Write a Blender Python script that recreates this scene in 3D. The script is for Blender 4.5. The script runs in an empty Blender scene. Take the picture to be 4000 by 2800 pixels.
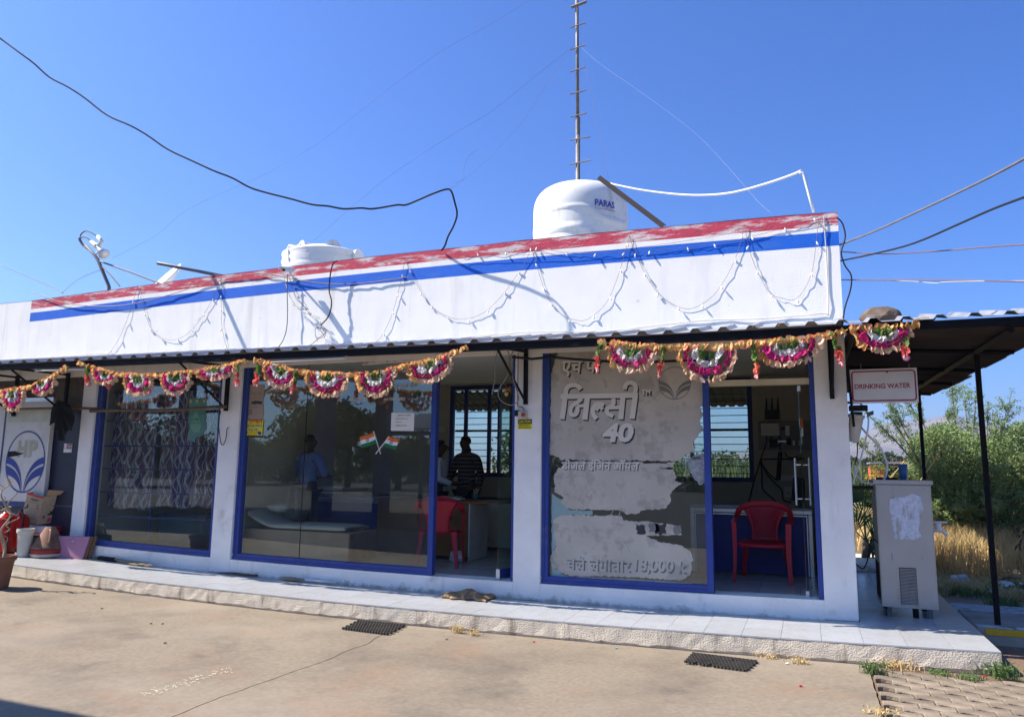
import bpy, bmesh, math, random
import numpy as np
from mathutils import Vector, Matrix, noise as mn
random.seed(7); RN=np.random.RandomState(5)
S=bpy.context.scene; C=S.collection
# ---------------------------------------------------------------- camera
FW,FH=4000.,2797.
CY,YAW,PIT,ROL,FL,CZ=8.31195777,.375697325,.146180578,.0128545093,2918.77271,1.45
def basis():
    cw,sw=math.cos(YAW),math.sin(YAW)
    w=Vector((-sw*math.cos(PIT),cw*math.cos(PIT),math.sin(PIT))); r=Vector((cw,sw,0)); u=r.cross(w)
    return r*math.cos(ROL)+u*math.sin(ROL), u*math.cos(ROL)-r*math.sin(ROL), w
RX,UX,WX=basis(); CAM=Vector((0,-CY,CZ))
cd=bpy.data.cameras.new('camera'); co=bpy.data.objects.new('camera',cd); C.objects.link(co); S.camera=co
M=Matrix((RX,UX,-WX)).transposed().to_4x4(); M.translation=CAM; co.matrix_world=M
cd.sensor_width=36; cd.sensor_fit='HORIZONTAL'; cd.lens=FL/FW*36; cd.clip_start=.1; cd.clip_end=20000
# ---------------------------------------------------------------- light
SUN=Vector((.88,.29,-1)).normalized()
el=math.asin(-SUN.z); SD=-SUN
wd=bpy.data.worlds.new('World'); S.world=wd; wd.use_nodes=True; wt=wd.node_tree; bg=wt.nodes['Background']
sk=wt.nodes.new('ShaderNodeTexSky'); sk.sky_type='NISHITA'; sk.sun_disc=False
sk.sun_elevation=el; sk.sun_rotation=math.atan2(SD.x,SD.y); sk.air_density=1.0; sk.dust_density=2.5; sk.ozone_density=4.5; sk.altitude=600
hs=wt.nodes.new('ShaderNodeHueSaturation'); hs.inputs['Saturation'].default_value=1.25; hs.inputs['Value'].default_value=1
wt.links.new(sk.outputs[0],hs.inputs['Color']); mu=wt.nodes.new('ShaderNodeMix'); mu.data_type='RGBA'; mu.blend_type='MULTIPLY'; mu.inputs[0].default_value=1; mu.inputs[7].default_value=(.36,.68,1.06,1)
wt.links.new(hs.outputs[0],mu.inputs[6]); wt.links.new(mu.outputs[2],bg.inputs[0]); bg.inputs[1].default_value=.10
sl=bpy.data.lights.new('sun','SUN'); sl.energy=5.0; sl.angle=math.radians(.5); sl.color=(1,.905,.78)
so=bpy.data.objects.new('sun',sl); C.objects.link(so); so.rotation_euler=SUN.to_track_quat('-Z','Y').to_euler(); so.location=(-20,-8,30)
S.view_settings.view_transform='Standard'; S.view_settings.look='None'; S.view_settings.gamma=1; S.view_settings.exposure=1.10
S.cycles.max_bounces=8; S.cycles.transparent_max_bounces=16; S.cycles.volume_bounces=0
try: S.cycles.use_denoising=True
except Exception: pass
# ---------------------------------------------------------------- the building's slight sag, and pixel -> place
def B(x):
    x=min(1.5,max(-11.5,x)); return .00276826*x*x+.02176027*x+.00706971
def sag(x,z): return B(x)*max(-.9,min(1,1-z/2.2))
def ray(px,py): return (WX*FL+RX*(px-FW/2)-UX*(py-FH/2))
def P(px,py,y=None,z=None,x=None):
    d=ray(px,py); q=None
    if y is not None:
        q=CAM+d*((y-CAM.y)/d.y); zz=q.z
        for i in range(3): zz=q.z-sag(q.x,zz)
        q.z=zz; return q
    if x is not None:
        q=CAM+d*((x-CAM.x)/d.x); return q
    X=0
    for i in range(6):
        zz=z+sag(X,z); q=CAM+d*((zz-CAM.z)/d.z); X=q.x
    q.z=z; return q
# ---------------------------------------------------------------- materials
def mat(name,col,rough=.6,metal=0,var=.12,scale=6,bump=0,bscale=80,spec=.3,second=None,sscale=3,sthr=(.5,.6),rnd=0,alpha=1,trans=0,detail=6):
    m=bpy.data.materials.new(name); m.use_nodes=True; t=m.node_tree; b=t.nodes['Principled BSDF']
    b.inputs['Roughness'].default_value=rough; b.inputs['Metallic'].default_value=metal
    b.inputs['Specular IOR Level'].default_value=spec; b.inputs['Alpha'].default_value=alpha
    tc=t.nodes.new('ShaderNodeTexCoord'); n=t.nodes.new('ShaderNodeTexNoise'); n.inputs['Scale'].default_value=scale; n.inputs['Detail'].default_value=detail
    t.links.new(tc.outputs['Object'],n.inputs['Vector'])
    mp=t.nodes.new('ShaderNodeMapRange'); mp.inputs[1].default_value=.3; mp.inputs[2].default_value=.7; mp.inputs[3].default_value=1-var; mp.inputs[4].default_value=1+var
    t.links.new(n.outputs[0],mp.inputs[0])
    src=None
    if second is not None:
        n2=t.nodes.new('ShaderNodeTexNoise'); n2.inputs['Scale'].default_value=sscale; n2.inputs['Detail'].default_value=10; n2.inputs['Roughness'].default_value=.65
        t.links.new(tc.outputs['Object'],n2.inputs['Vector'])
        r=t.nodes.new('ShaderNodeMapRange'); r.inputs[1].default_value=sthr[0]; r.inputs[2].default_value=sthr[1]; t.links.new(n2.outputs[0],r.inputs[0])
        mx=t.nodes.new('ShaderNodeMix'); mx.data_type='RGBA'; mx.inputs[6].default_value=(*col,1); mx.inputs[7].default_value=(*second,1)
        t.links.new(r.outputs[0],mx.inputs[0]); src=mx.outputs[2]
    hv=t.nodes.new('ShaderNodeHueSaturation')
    if src is None: hv.inputs['Color'].default_value=(*col,1)
    else: t.links.new(src,hv.inputs['Color'])
    val=mp.outputs[0]
    if rnd:
        oi=t.nodes.new('ShaderNodeObjectInfo'); m2=t.nodes.new('ShaderNodeMapRange'); m2.inputs[3].default_value=1-rnd; m2.inputs[4].default_value=1+rnd
        t.links.new(oi.outputs['Random'],m2.inputs[0]); mu=t.nodes.new('ShaderNodeMath'); mu.operation='MULTIPLY'
        t.links.new(val,mu.inputs[0]); t.links.new(m2.outputs[0],mu.inputs[1]); val=mu.outputs[0]
    t.links.new(val,hv.inputs['Value']); t.links.new(hv.outputs[0],b.inputs['Base Color'])
    if bump:
        nb=t.nodes.new('ShaderNodeTexNoise'); nb.inputs['Scale'].default_value=bscale; nb.inputs['Detail'].default_value=4
        t.links.new(tc.outputs['Object'],nb.inputs['Vector']); bp=t.nodes.new('ShaderNodeBump'); bp.inputs['Strength'].default_value=bump; bp.inputs['Distance'].default_value=.01
        t.links.new(nb.outputs[0],bp.inputs['Height']); t.links.new(bp.outputs[0],b.inputs['Normal'])
    if trans:
        b.inputs['Transmission Weight'].default_value=0
        tr=t.nodes.new('ShaderNodeBsdfTranslucent'); t.links.new(hv.outputs[0],tr.inputs[0]); ms=t.nodes.new('ShaderNodeMixShader'); ms.inputs[0].default_value=trans
        t.links.new(b.outputs[0],ms.inputs[1]); t.links.new(tr.outputs[0],ms.inputs[2]); t.links.new(ms.outputs[0],t.nodes['Material Output'].inputs[0])
    return m
def glassmat(name,tint,refl=.07):
    m=bpy.data.materials.new(name); m.use_nodes=True; t=m.node_tree; t.nodes.remove(t.nodes['Principled BSDF'])
    tr=t.nodes.new('ShaderNodeBsdfTransparent'); tr.inputs[0].default_value=(*tint,1)
    gl=t.nodes.new('ShaderNodeBsdfGlossy'); gl.inputs['Roughness'].default_value=.0; gl.inputs[0].default_value=(.9,1,1,1)
    lq=t.nodes.new('ShaderNodeLayerWeight'); lw=t.nodes.new('ShaderNodeMath'); lw.operation='POWER'; lw.inputs[1].default_value=4.5; t.links.new(lq.outputs['Facing'],lw.inputs[0])
    ad=t.nodes.new('ShaderNodeMath'); ad.operation='ADD'; ad.inputs[1].default_value=refl; t.links.new(lw.outputs[0],ad.inputs[0])
    df=t.nodes.new('ShaderNodeBsdfDiffuse'); df.inputs[0].default_value=(.5,.55,.5,1)
    tc=t.nodes.new('ShaderNodeTexCoord'); nz=t.nodes.new('ShaderNodeTexNoise'); nz.inputs['Scale'].default_value=1.7; nz.inputs['Detail'].default_value=9; t.links.new(tc.outputs['Object'],nz.inputs[0])
    mr=t.nodes.new('ShaderNodeMapRange'); mr.inputs[1].default_value=.35; mr.inputs[2].default_value=.8; mr.inputs[3].default_value=.004; mr.inputs[4].default_value=.05; t.links.new(nz.outputs[0],mr.inputs[0])
    m1=t.nodes.new('ShaderNodeMixShader'); t.links.new(mr.outputs[0],m1.inputs[0]); t.links.new(tr.outputs[0],m1.inputs[1]); t.links.new(df.outputs[0],m1.inputs[2])
    mx=t.nodes.new('ShaderNodeMixShader'); t.links.new(ad.outputs[0],mx.inputs[0]); t.links.new(m1.outputs[0],mx.inputs[1]); t.links.new(gl.outputs[0],mx.inputs[2])
    t.links.new(mx.outputs[0],t.nodes['Material Output'].inputs[0]); return m
def stretch(m,sx,sy,sz):
    t=m.node_tree; mp=t.nodes.new('ShaderNodeMapping'); mp.inputs['Scale'].default_value=(sx,sy,sz)
    tc=[n for n in t.nodes if n.type=='TEX_COORD'][0]
    for l in list(t.links):
        if l.from_node==tc and l.to_node.type=='TEX_NOISE' and l.to_node.inputs['Detail'].default_value==10: t.links.new(mp.outputs[0],l.to_socket)
    t.links.new(tc.outputs['Object'],mp.inputs[0])
m_wall=mat('white_plaster',(.88,.86,.80),.85,var=.04,scale=3,bump=.28,bscale=62,second=(.72,.71,.67),sscale=2.2,sthr=(.52,.8))
m_wall2=mat('rough_plaster',(.86,.84,.79),.9,var=.06,scale=3,bump=.6,bscale=95,second=(.45,.43,.38),sscale=2.2,sthr=(.6,.8))
m_red=mat('red_paint_peeling',(.52,.06,.10),.8,var=.18,scale=9,bump=.5,bscale=38,second=(.62,.52,.50),sscale=3.6,sthr=(.50,.58))
stretch(m_red,.55,1,3.2); stretch(m_wall,1.6,1,.3)
def grime(m,z0,z1,col):
    t=m.node_tree; b=t.nodes['Principled BSDF']; l=b.inputs['Base Color'].links[0]; src=l.from_socket; tc=[n for n in t.nodes if n.type=='TEX_COORD'][0]
    sp=t.nodes.new('ShaderNodeSeparateXYZ'); t.links.new(tc.outputs['Object'],sp.inputs[0]); nz=t.nodes.new('ShaderNodeTexNoise'); nz.inputs['Scale'].default_value=5; nz.inputs['Detail'].default_value=12; nz.inputs['Roughness'].default_value=.7; t.links.new(tc.outputs['Object'],nz.inputs[0])
    mr=t.nodes.new('ShaderNodeMapRange'); mr.inputs[1].default_value=z0; mr.inputs[2].default_value=z1; mr.inputs[3].default_value=.62; mr.inputs[4].default_value=0; t.links.new(sp.outputs[2],mr.inputs[0])
    a=t.nodes.new('ShaderNodeMath'); a.operation='MULTIPLY_ADD'; a.inputs[1].default_value=1.5; a.inputs[2].default_value=-.95; t.links.new(nz.outputs[0],a.inputs[0]); c=t.nodes.new('ShaderNodeMath'); c.operation='ADD'; c.use_clamp=True; t.links.new(a.outputs[0],c.inputs[0]); t.links.new(mr.outputs[0],c.inputs[1])
    d=t.nodes.new('ShaderNodeMapRange'); d.inputs[1].default_value=.22; d.inputs[2].default_value=.55; t.links.new(c.outputs[0],d.inputs[0])
    mx=t.nodes.new('ShaderNodeMix'); mx.data_type='RGBA'; mx.inputs[7].default_value=(*col,1); t.links.new(d.outputs[0],mx.inputs[0]); t.links.new(src,mx.inputs[6]); t.links.new(mx.outputs[2],b.inputs['Base Color'])

m_blue=mat('blue_stripe_paint',(.008,.125,.60),.7,var=.08,scale=5,bump=.28,bscale=38)
m_frame=mat('blue_powder_coat',(.028,.058,.26),.38,var=.08,scale=4)
m_frame_d=mat('dark_blue_frame',(.012,.03,.16),.45)
m_tile=mat('white_floor_tile',(.37,.385,.40),.25,var=.05,scale=5,rnd=.05,second=(.34,.31,.27),sscale=2.2,sthr=(.52,.72))
m_tile_in=mat('interior_tile',(.45,.46,.46),.18,var=.05,scale=5,rnd=.04)
m_grout=mat('grout',(.20,.185,.16),.9)
m_plinth=mat('plinth_roughcast',(.58,.52,.42),.95,var=.14,scale=7,bump=.8,bscale=75,second=(.20,.165,.125),sscale=1.9,sthr=(.54,.68))
stretch(m_plinth,2.6,1,.5)
grime(m_wall2,-.02,.10,(.36,.34,.28))
m_slab=mat('forecourt_concrete',(.215,.178,.132),.92,var=.13,scale=26,bump=.3,bscale=160,second=(.145,.12,.094),sscale=1.1,sthr=(.47,.70),detail=15)
m_paver=mat('paver_concrete',(.205,.165,.122),.95,var=.3,scale=7,bump=.6,bscale=90,rnd=.2)
m_joint=mat('joint_dirt',(.16,.105,.07),.95,var=.3,scale=20,bump=.5)
m_soil=mat('field_soil',(.30,.23,.14),.95,var=.3,scale=.8,second=(.16,.12,.08),sscale=.3,detail=12)
m_black=mat('black_steel',(.005,.0055,.008),.6,var=.15,spec=.12)
m_zinc=mat('corrugated_sheet',(.26,.28,.32),.5,metal=.2,var=.14,scale=2)
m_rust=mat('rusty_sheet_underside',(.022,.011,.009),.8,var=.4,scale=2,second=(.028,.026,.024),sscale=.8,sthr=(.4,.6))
m_cream=mat('cream_interior_wall',(.42,.38,.29),.9,var=.05)
m_ceil=mat('white_ceiling',(.6,.6,.57),.9,var=.03)
m_glass=glassmat('window_glass',(.78,.84,.81),.125)
m_glass2=glassmat('door_glass',(.80,.88,.84),.035)
m_white=mat('white_plastic',(.72,.73,.72),.4,var=.06,scale=5)
m_tank=mat('tank_polythene',(.74,.74,.70),.45,var=.06,scale=4,second=(.50,.44,.33),sscale=3.5,sthr=(.62,.78))
m_pvc=mat('pvc_pipe',(.66,.68,.68),.4,var=.06)
m_cable=mat('black_cable',(.012,.012,.014),.55)
m_wire=mat('dark_wire',(.16,.10,.10),.6)
m_wirew=mat('pale_wire',(.5,.5,.48),.6)
m_steel=mat('galvanised_steel',(.18,.17,.165),.6,metal=.3,var=.2,scale=12)
m_alu=mat('aluminium',(.62,.64,.66),.35,metal=.7)
m_redpl=mat('red_chair_plastic',(.42,.008,.028),.38,var=.06)
m_redp=mat('red_paint_gloss',(.50,.01,.012),.3,var=.05)
m_cardb=mat('cardboard',(.42,.32,.20),.85,var=.1,scale=14)
m_paper=mat('white_paper',(.78,.78,.76),.8,var=.03)
m_yellow=mat('yellow_sticker',(.75,.66,.02),.6,var=.05)
m_ink=mat('black_ink',(.02,.02,.02),.7)
m_inkb=mat('blue_ink',(.03,.05,.35),.6)
m_inkr=mat('red_ink',(.55,.03,.03),.6)
m_mar=mat('maroon_print',(.30,.035,.06),.6)
m_film=mat('grey_window_film',(.50,.455,.38),.75,var=.12,scale=2.5,second=(.37,.335,.28),sscale=5)
m_filml=mat('film_lettering',(.70,.65,.56),.75,var=.04)
m_seal=mat('film_faint_tone',(.47,.43,.365),.75)
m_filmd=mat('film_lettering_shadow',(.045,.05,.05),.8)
m_filmm=mat('film_emblem_tone',(.17,.175,.165),.8)
m_aqua=mat('aqua_glass_residue',(.26,.38,.37),.6,var=.1)
m_brownp=mat('faded_poster',(.40,.32,.25),.85,var=.08,scale=12)
m_brownt=mat('faded_poster_print',(.27,.21,.17),.85)
m_greenp=mat('green_sticker',(.08,.22,.18),.6,var=.15,scale=20)
m_gold=mat('sticker_gold',(.5,.42,.1),.6)
m_navy=mat('navy_panel',(.008,.012,.04),.35,var=.2)
m_hpw=mat('faded_white_panel',(.62,.62,.57),.6,var=.05,scale=2,second=(.48,.48,.40),sscale=3,sthr=(.5,.75))
m_hpb=mat('emblem_blue',(.02,.05,.26),.55)
m_hpf=mat('faded_lettering',(.42,.42,.31),.7)
m_stone=mat('dark_stone',(.10,.085,.065),.95,var=.4,scale=5,bump=.8,bscale=12)
m_pink=mat('pink_laminate',(.42,.20,.30),.5,var=.07)
m_wood=mat('brown_wood',(.16,.09,.05),.6,var=.25,scale=10)
m_bedw=mat('bed_wood',(.42,.29,.18),.6,var=.15,scale=4)
m_desk=mat('desk_wood',(.20,.09,.03),.5,var=.15,scale=4)
m_matt=mat('pale_mattress',(.56,.53,.43),.8,var=.06)
m_counter=mat('blue_counter_panel',(.018,.03,.20),.5)
m_ref=mat('cooler_steel',(.42,.40,.36),.42,metal=.35,var=.08,scale=3,second=(.33,.30,.25),sscale=2,sthr=(.55,.8))
m_sticker=mat('torn_label',(.56,.60,.66),.7,var=.15,scale=30,second=(.38,.37,.34),sscale=7,sthr=(.5,.62))
stretch(m_sticker,3.5,1,.6)
m_gap=mat('dark_gap',(.012,.011,.01),.9)
m_plug=mat('grey_plastic',(.10,.10,.11),.6)
m_saff=mat('flag_saffron',(.75,.16,.02),.7); m_fg=mat('flag_green',(.01,.16,.05),.7)
m_skin=mat('brown_skin',(.055,.028,.018),.55); m_hair=mat('black_hair',(.006,.005,.005),.6)
m_shb=mat('blue_shirt',(.10,.18,.42),.85,var=.06); m_shw=mat('pale_shirt',(.50,.58,.66),.85,var=.06); m_trous=mat('dark_trousers',(.012,.014,.022),.9)
m_bag=mat('grey_backpack',(.055,.06,.058),.9,var=.2)
m_rock=mat('brown_rock',(.12,.09,.07),.95,var=.4,scale=14,bump=1,bscale=20)
m_sack=mat('jute_sack',(.34,.22,.12),.95,var=.25,scale=25,second=(.10,.07,.045),sscale=3.5,sthr=(.58,.66),bump=.6,bscale=250)
m_rubber=mat('dark_rubber',(.04,.036,.032),.85,var=.3,scale=10)
m_straw=mat('broom_straw',(.40,.33,.22),.9,var=.25,scale=30)
m_terra=mat('terracotta_plastic',(.22,.10,.06),.7,var=.15)
m_cone=mat('rusty_brown_tin',(.24,.13,.09),.75,var=.3,scale=7,second=(.10,.07,.05),sscale=4)
m_conred=mat('cone_red_band',(.22,.02,.02),.7,var=.2); m_conw=mat('cone_worn_white_band',(.45,.40,.33),.8,var=.3,scale=15)
m_pot=mat('cream_plastic_pot',(.50,.50,.43),.6)
m_stem=mat('dry_stem',(.36,.29,.20),.9,var=.2)
m_bamboo=mat('bamboo_pole',(.13,.09,.06),.7,var=.3,scale=12)
m_cloth=mat('black_cloth',(.006,.006,.007),.95)
m_lcyl=mat('blue_cup',(.03,.12,.26),.35)
m_leaf=mat('acacia_leaf',(.21,.29,.11),.7,var=.35,scale=1.6,trans=.3)
m_leaf2=mat('dark_leaf',(.055,.08,.03),.7,var=.35,scale=.5,trans=.2)
m_bark=mat('bark',(.12,.085,.06),.9,var=.3)
m_palm=mat('palm_leaf',(.03,.065,.025),.5,var=.2)
m_dry=mat('dry_grass',(.60,.45,.21),.9,var=.3,scale=3,trans=.25)
m_weed=mat('weed_green',(.10,.17,.05),.8,var=.3,trans=.2)
m_corn=mat('corn_green',(.10,.13,.045),.8,var=.35,scale=.8,trans=.2)
m_hill=mat('dry_hill',(.15,.13,.12),.95,var=.3,scale=.004,second=(.12,.10,.07),sscale=.01,detail=12)
m_orange=mat('orange_paint',(.55,.10,.03),.7,var=.1)
m_rroof=mat('rusty_roof',(.24,.10,.07),.8,var=.35,scale=1.5)
m_kerbc=mat('kerb_concrete',(.30,.26,.21),.9,var=.2,scale=5,bump=.5)
m_kerby=mat('kerb_yellow',(.60,.33,.02),.8,var=.12,scale=12,second=(.30,.24,.14),sscale=7,sthr=(.58,.68))
m_kerbw=mat('kerb_worn_white',(.42,.43,.42),.85,var=.2,scale=8,second=(.14,.13,.09),sscale=5,sthr=(.52,.6))
m_bagw=mat('plastic_litter',(.55,.54,.52),.6,var=.2,scale=10)
m_pipeb=mat('blue_pipe',(.18,.30,.55),.5)
def layer(m,col,scale,lo,hi,fac,st=(1,1,1),rough=.6):
    t=m.node_tree; b=t.nodes['Principled BSDF']; src=b.inputs['Base Color'].links[0].from_socket; tc=[n for n in t.nodes if n.type=='TEX_COORD'][0]
    mp=t.nodes.new('ShaderNodeMapping'); mp.inputs['Scale'].default_value=st; mp.inputs['Location'].default_value=(scale*3.1,lo*7,fac*5); t.links.new(tc.outputs['Object'],mp.inputs[0])
    nz=t.nodes.new('ShaderNodeTexNoise'); nz.inputs['Scale'].default_value=scale; nz.inputs['Detail'].default_value=14; nz.inputs['Roughness'].default_value=rough; t.links.new(mp.outputs[0],nz.inputs[0])
    mr=t.nodes.new('ShaderNodeMapRange'); mr.inputs[1].default_value=lo; mr.inputs[2].default_value=hi; mr.inputs[4].default_value=fac; t.links.new(nz.outputs[0],mr.inputs[0])
    mx=t.nodes.new('ShaderNodeMix'); mx.data_type='RGBA'; mx.inputs[7].default_value=(*col,1); t.links.new(mr.outputs[0],mx.inputs[0]); t.links.new(src,mx.inputs[6]); t.links.new(mx.outputs[2],b.inputs['Base Color'])
layer(m_slab,(.23,.135,.085),.8,.53,.70,.55,(1,1.4,1)); layer(m_slab,(.075,.068,.06),1.5,.60,.74,.6,(1,1.2,1)); layer(m_slab,(.30,.255,.20),.5,.5,.66,.5)
layer(m_slab,(.06,.055,.05),38,.66,.72,.5)
layer(m_wall,(.42,.40,.36),1.4,.58,.78,.5,(3.2,1,.22)); layer(m_wall,(.50,.48,.42),9,.66,.74,.5); layer(m_wall2,(.40,.37,.32),2.0,.60,.78,.5,(2.5,1,.4))
layer(m_tank,(.35,.30,.20),2.2,.55,.75,.6,(2.5,2.5,.5)); layer(m_tank,(.25,.21,.15),14,.64,.72,.5)
layer(m_ref,(.20,.14,.09),2.5,.58,.74,.55,(2,2,.6)); layer(m_ref,(.10,.09,.08),16,.66,.72,.6); layer(m_blue,(.05,.18,.55),2.5,.55,.72,.6,(.6,1,2.5)); layer(m_blue,(.5,.52,.56),7,.69,.72,.8,(.5,1,2))
layer(m_frame,(.10,.12,.30),6,.58,.72,.5); layer(m_tile,(.20,.16,.11),4,.60,.75,.5); layer(m_plinth,(.12,.095,.07),6,.60,.72,.6,(1.5,1,.5))
layer(m_zinc,(.16,.10,.07),3,.58,.72,.5)
# ---------------------------------------------------------------- mesh builder
def wloc(o):
    v=Vector((0,0,0))
    while o: v=v+o.location; o=o.parent
    return v
class MB:
    def __init__(s): s.v=[]; s.f=[]; s.m=[]; s.cm=0
    def add(s,vs,fs):
        n=len(s.v); s.v+= [Vector(v) for v in vs]; s.f+=[tuple(i+n for i in f) for f in fs]; s.m+=[s.cm]*len(fs); return s
    def box(s,x0,x1,y0,y1,z0,z1,seg=0):
        if x0>x1:x0,x1=x1,x0
        n=max(1,int(math.ceil((x1-x0)/seg))) if seg else 1
        xs=[x0+(x1-x0)*i/n for i in range(n+1)]; vs=[]; fs=[]
        for x in xs: vs+=[(x,y0,z0),(x,y1,z0),(x,y1,z1),(x,y0,z1)]
        for i in range(n):
            a=i*4; b=a+4
            for k in range(4):
                l=(k+1)%4; fs.append((a+k,a+l,b+l,b+k))
        fs.append((0,3,2,1)); e=n*4; fs.append((e,e+1,e+2,e+3)); return s.add(vs,fs)
    def obox(s,c,ax,ay,az):  # oriented box: centre, half-axis vectors
        c=Vector(c);ax=Vector(ax);ay=Vector(ay);az=Vector(az)
        vs=[c+ax*i+ay*j+az*k for i in(-1,1) for j in(-1,1) for k in(-1,1)]
        return s.add(vs,[(0,1,3,2),(4,6,7,5),(0,4,5,1),(2,3,7,6),(0,2,6,4),(1,5,7,3)])
    def tube(s,pts,r,n=6,cap=True):
        pts=[Vector(p) for p in pts]; N=len(pts); rs=r if isinstance(r,(list,tuple)) else [r]*N; vs=[];fs=[]
        up=None
        for i,p in enumerate(pts):
            d=(pts[min(i+1,N-1)]-pts[max(i-1,0)])
            if d.length<1e-9: d=Vector((0,0,1))
            d.normalize()
            if up is None: up=Vector((0,0,1)) if abs(d.z)<.9 else Vector((1,0,0))
            a=d.cross(up); 
            if a.length<1e-4: a=d.orthogonal()
            a.normalize(); b=a.cross(d); up=b
            for k in range(n):
                t=2*math.pi*k/n; vs.append(p+(a*math.cos(t)+b*math.sin(t))*rs[i])
        for i in range(N-1):
            for k in range(n):
                l=(k+1)%n; fs.append((i*n+k,i*n+l,(i+1)*n+l,(i+1)*n+k))
        if cap: fs.append(tuple(range(n))[::-1]); fs.append(tuple((N-1)*n+k for k in range(n)))
        return s.add(vs,fs)
    def lathe(s,prof,n=24,c=(0,0,0),cap=True):
        c=Vector(c); vs=[];fs=[]
        for r,z in prof:
            for k in range(n):
                t=2*math.pi*k/n; vs.append(c+Vector((r*math.cos(t),r*math.sin(t),z)))
        for i in range(len(prof)-1):
            for k in range(n):
                l=(k+1)%n; fs.append((i*n+k,i*n+l,(i+1)*n+l,(i+1)*n+k))
        if cap: fs.append(tuple(range(n))[::-1]); fs.append(tuple((len(prof)-1)*n+k for k in range(n)))
        return s.add(vs,fs)
    def poly(s,pts,off):  # prism: polygon of 3D points extruded by off
        pts=[Vector(p) for p in pts]; off=Vector(off); n=len(pts)
        fs=[tuple(range(n)),tuple(range(2*n-1,n-1,-1))]+[(i,i+n,(i+1)%n+n,(i+1)%n) for i in range(n)]
        return s.add(pts+[p+off for p in pts],fs)
    def sheet(s,grid):  # grid[i][j] of points
        a=len(grid);b=len(grid[0]); vs=[p for r in grid for p in r]
        return s.add(vs,[(i*b+j,i*b+j+1,(i+1)*b+j+1,(i+1)*b+j) for i in range(a-1) for j in range(b-1)])
    def build(s,name,mats,parent=None,smooth=False,label=None,cat=None,group=None,kind=None,bevel=0,org=None,solid=0,sub=0,local=False):
        if not isinstance(mats,(list,tuple)): mats=[mats]
        V=s.v
        if parent is not None: o0=Vector((0,0,0)) if local else wloc(parent); oo=Vector((0,0,0))
        elif org is not None: o0=Vector(org); oo=o0
        else:
            xs=[v.x for v in V];ys=[v.y for v in V];zs=[v.z for v in V]
            o0=Vector(((min(xs)+max(xs))/2,(min(ys)+max(ys))/2,min(zs))); oo=o0
        me=bpy.data.meshes.new(name); me.from_pydata([v-o0 for v in V],[],s.f); me.update()
        for m in mats: me.materials.append(m)
        me.polygons.foreach_set('material_index',s.m)
        if smooth: me.polygons.foreach_set('use_smooth',[True]*len(s.f))
        o=bpy.data.objects.new(name,me); C.objects.link(o); o.location=oo
        if parent is not None: o.parent=parent; o.location=(0,0,0)
        if solid: md=o.modifiers.new('s','SOLIDIFY'); md.thickness=solid
        if sub: md=o.modifiers.new('u','SUBSURF'); md.levels=sub; md.render_levels=sub
        if bevel: md=o.modifiers.new('b','BEVEL'); md.width=bevel; md.segments=2; md.limit_method='ANGLE'
        if label: o['label']=label
        if cat: o['category']=cat
        if group: o['group']=group
        if kind: o['kind']=kind
        return o
def thing(name,loc,label,cat,group=None):
    o=bpy.data.objects.new(name,None); C.objects.link(o); o.location=loc; o['label']=label; o['category']=cat; o.empty_display_size=.1
    if group:o['group']=group
    return o
def copytree(o,parent=None,label=None):
    c=o.copy(); C.objects.link(c); c.parent=parent
    if label: c['label']=label
    for ch in list(o.children): copytree(ch,c)
    return c
BEND=[]   # roots whose vertices follow the sag
def gblur(m_,name): return m_
def texpts(body,size,bold=0,align='LEFT',shear=0,space=1):
    c=bpy.data.curves.new('t','FONT'); c.body=body; c.size=size; c.offset=bold; c.align_x=align; c.shear=shear; c.space_character=space; c.resolution_u=3
    o=bpy.data.objects.new('t',c); C.objects.link(o); dg=bpy.context.evaluated_depsgraph_get()
    me=bpy.data.meshes.new_from_object(o.evaluated_get(dg)); vs=[v.co.copy() for v in me.vertices]; fs=[tuple(p.vertices) for p in me.polygons]
    bpy.data.objects.remove(o); bpy.data.curves.remove(c); bpy.data.meshes.remove(me); return vs,fs
def text(name,body,x0,z0,width,y,m,parent,height=None,bold=0,shear=0,tilt=0,fn=None):
    """flat print facing -y; fitted so that its left bottom is (x0,z0) and its width is as given"""
    vs,fs=texpts(body,1,bold,'LEFT',shear)
    if not vs: return None
    ax=min(v.x for v in vs);bx=max(v.x for v in vs);az=min(v.y for v in vs);bz=max(v.y for v in vs)
    k=width/(bx-ax); kz=(height/(bz-az)) if height else k
    out=[]
    for v in vs:
        X=(v.x-ax)*k; Z=(v.y-az)*kz
        p=Vector((x0+X,y,z0+Z+X*tilt)); out.append(fn(X,Z) if fn else p)
    mb=MB(); mb.add(out,fs); return mb.build(name,m,parent)
def jag(pts,amp,step,seed=0,closed=True):
    rn=random.Random(seed); out=[]; n=len(pts)
    for i in range(n if closed else n-1):
        a=pts[i];b=pts[(i+1)%n]; L=math.hypot(b[0]-a[0],b[1]-a[1]); k=max(1,int(L/step))
        for j in range(k):
            t=j/k; out.append((a[0]+(b[0]-a[0])*t+(rn.uniform(-amp,amp) if j else 0),a[1]+(b[1]-a[1])*t+(rn.uniform(-amp,amp) if j else 0)))
    return out
def ngon(name,pts2,y,m,parent,th=.0006,plane=None):
    """flat outline in (x,z) at distance y, given a real thickness"""
    mb=MB(); mb.poly([(a,y,b) for a,b in pts2],(0,th,0)); o=mb.build(name,m,parent)
    bm=bmesh.new(); bm.from_mesh(o.data); bmesh.ops.triangulate(bm,faces=[f for f in bm.faces if len(f.verts)>4]); bmesh.ops.recalc_face_normals(bm,faces=bm.faces); bm.to_mesh(o.data); bm.free(); return o
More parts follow.
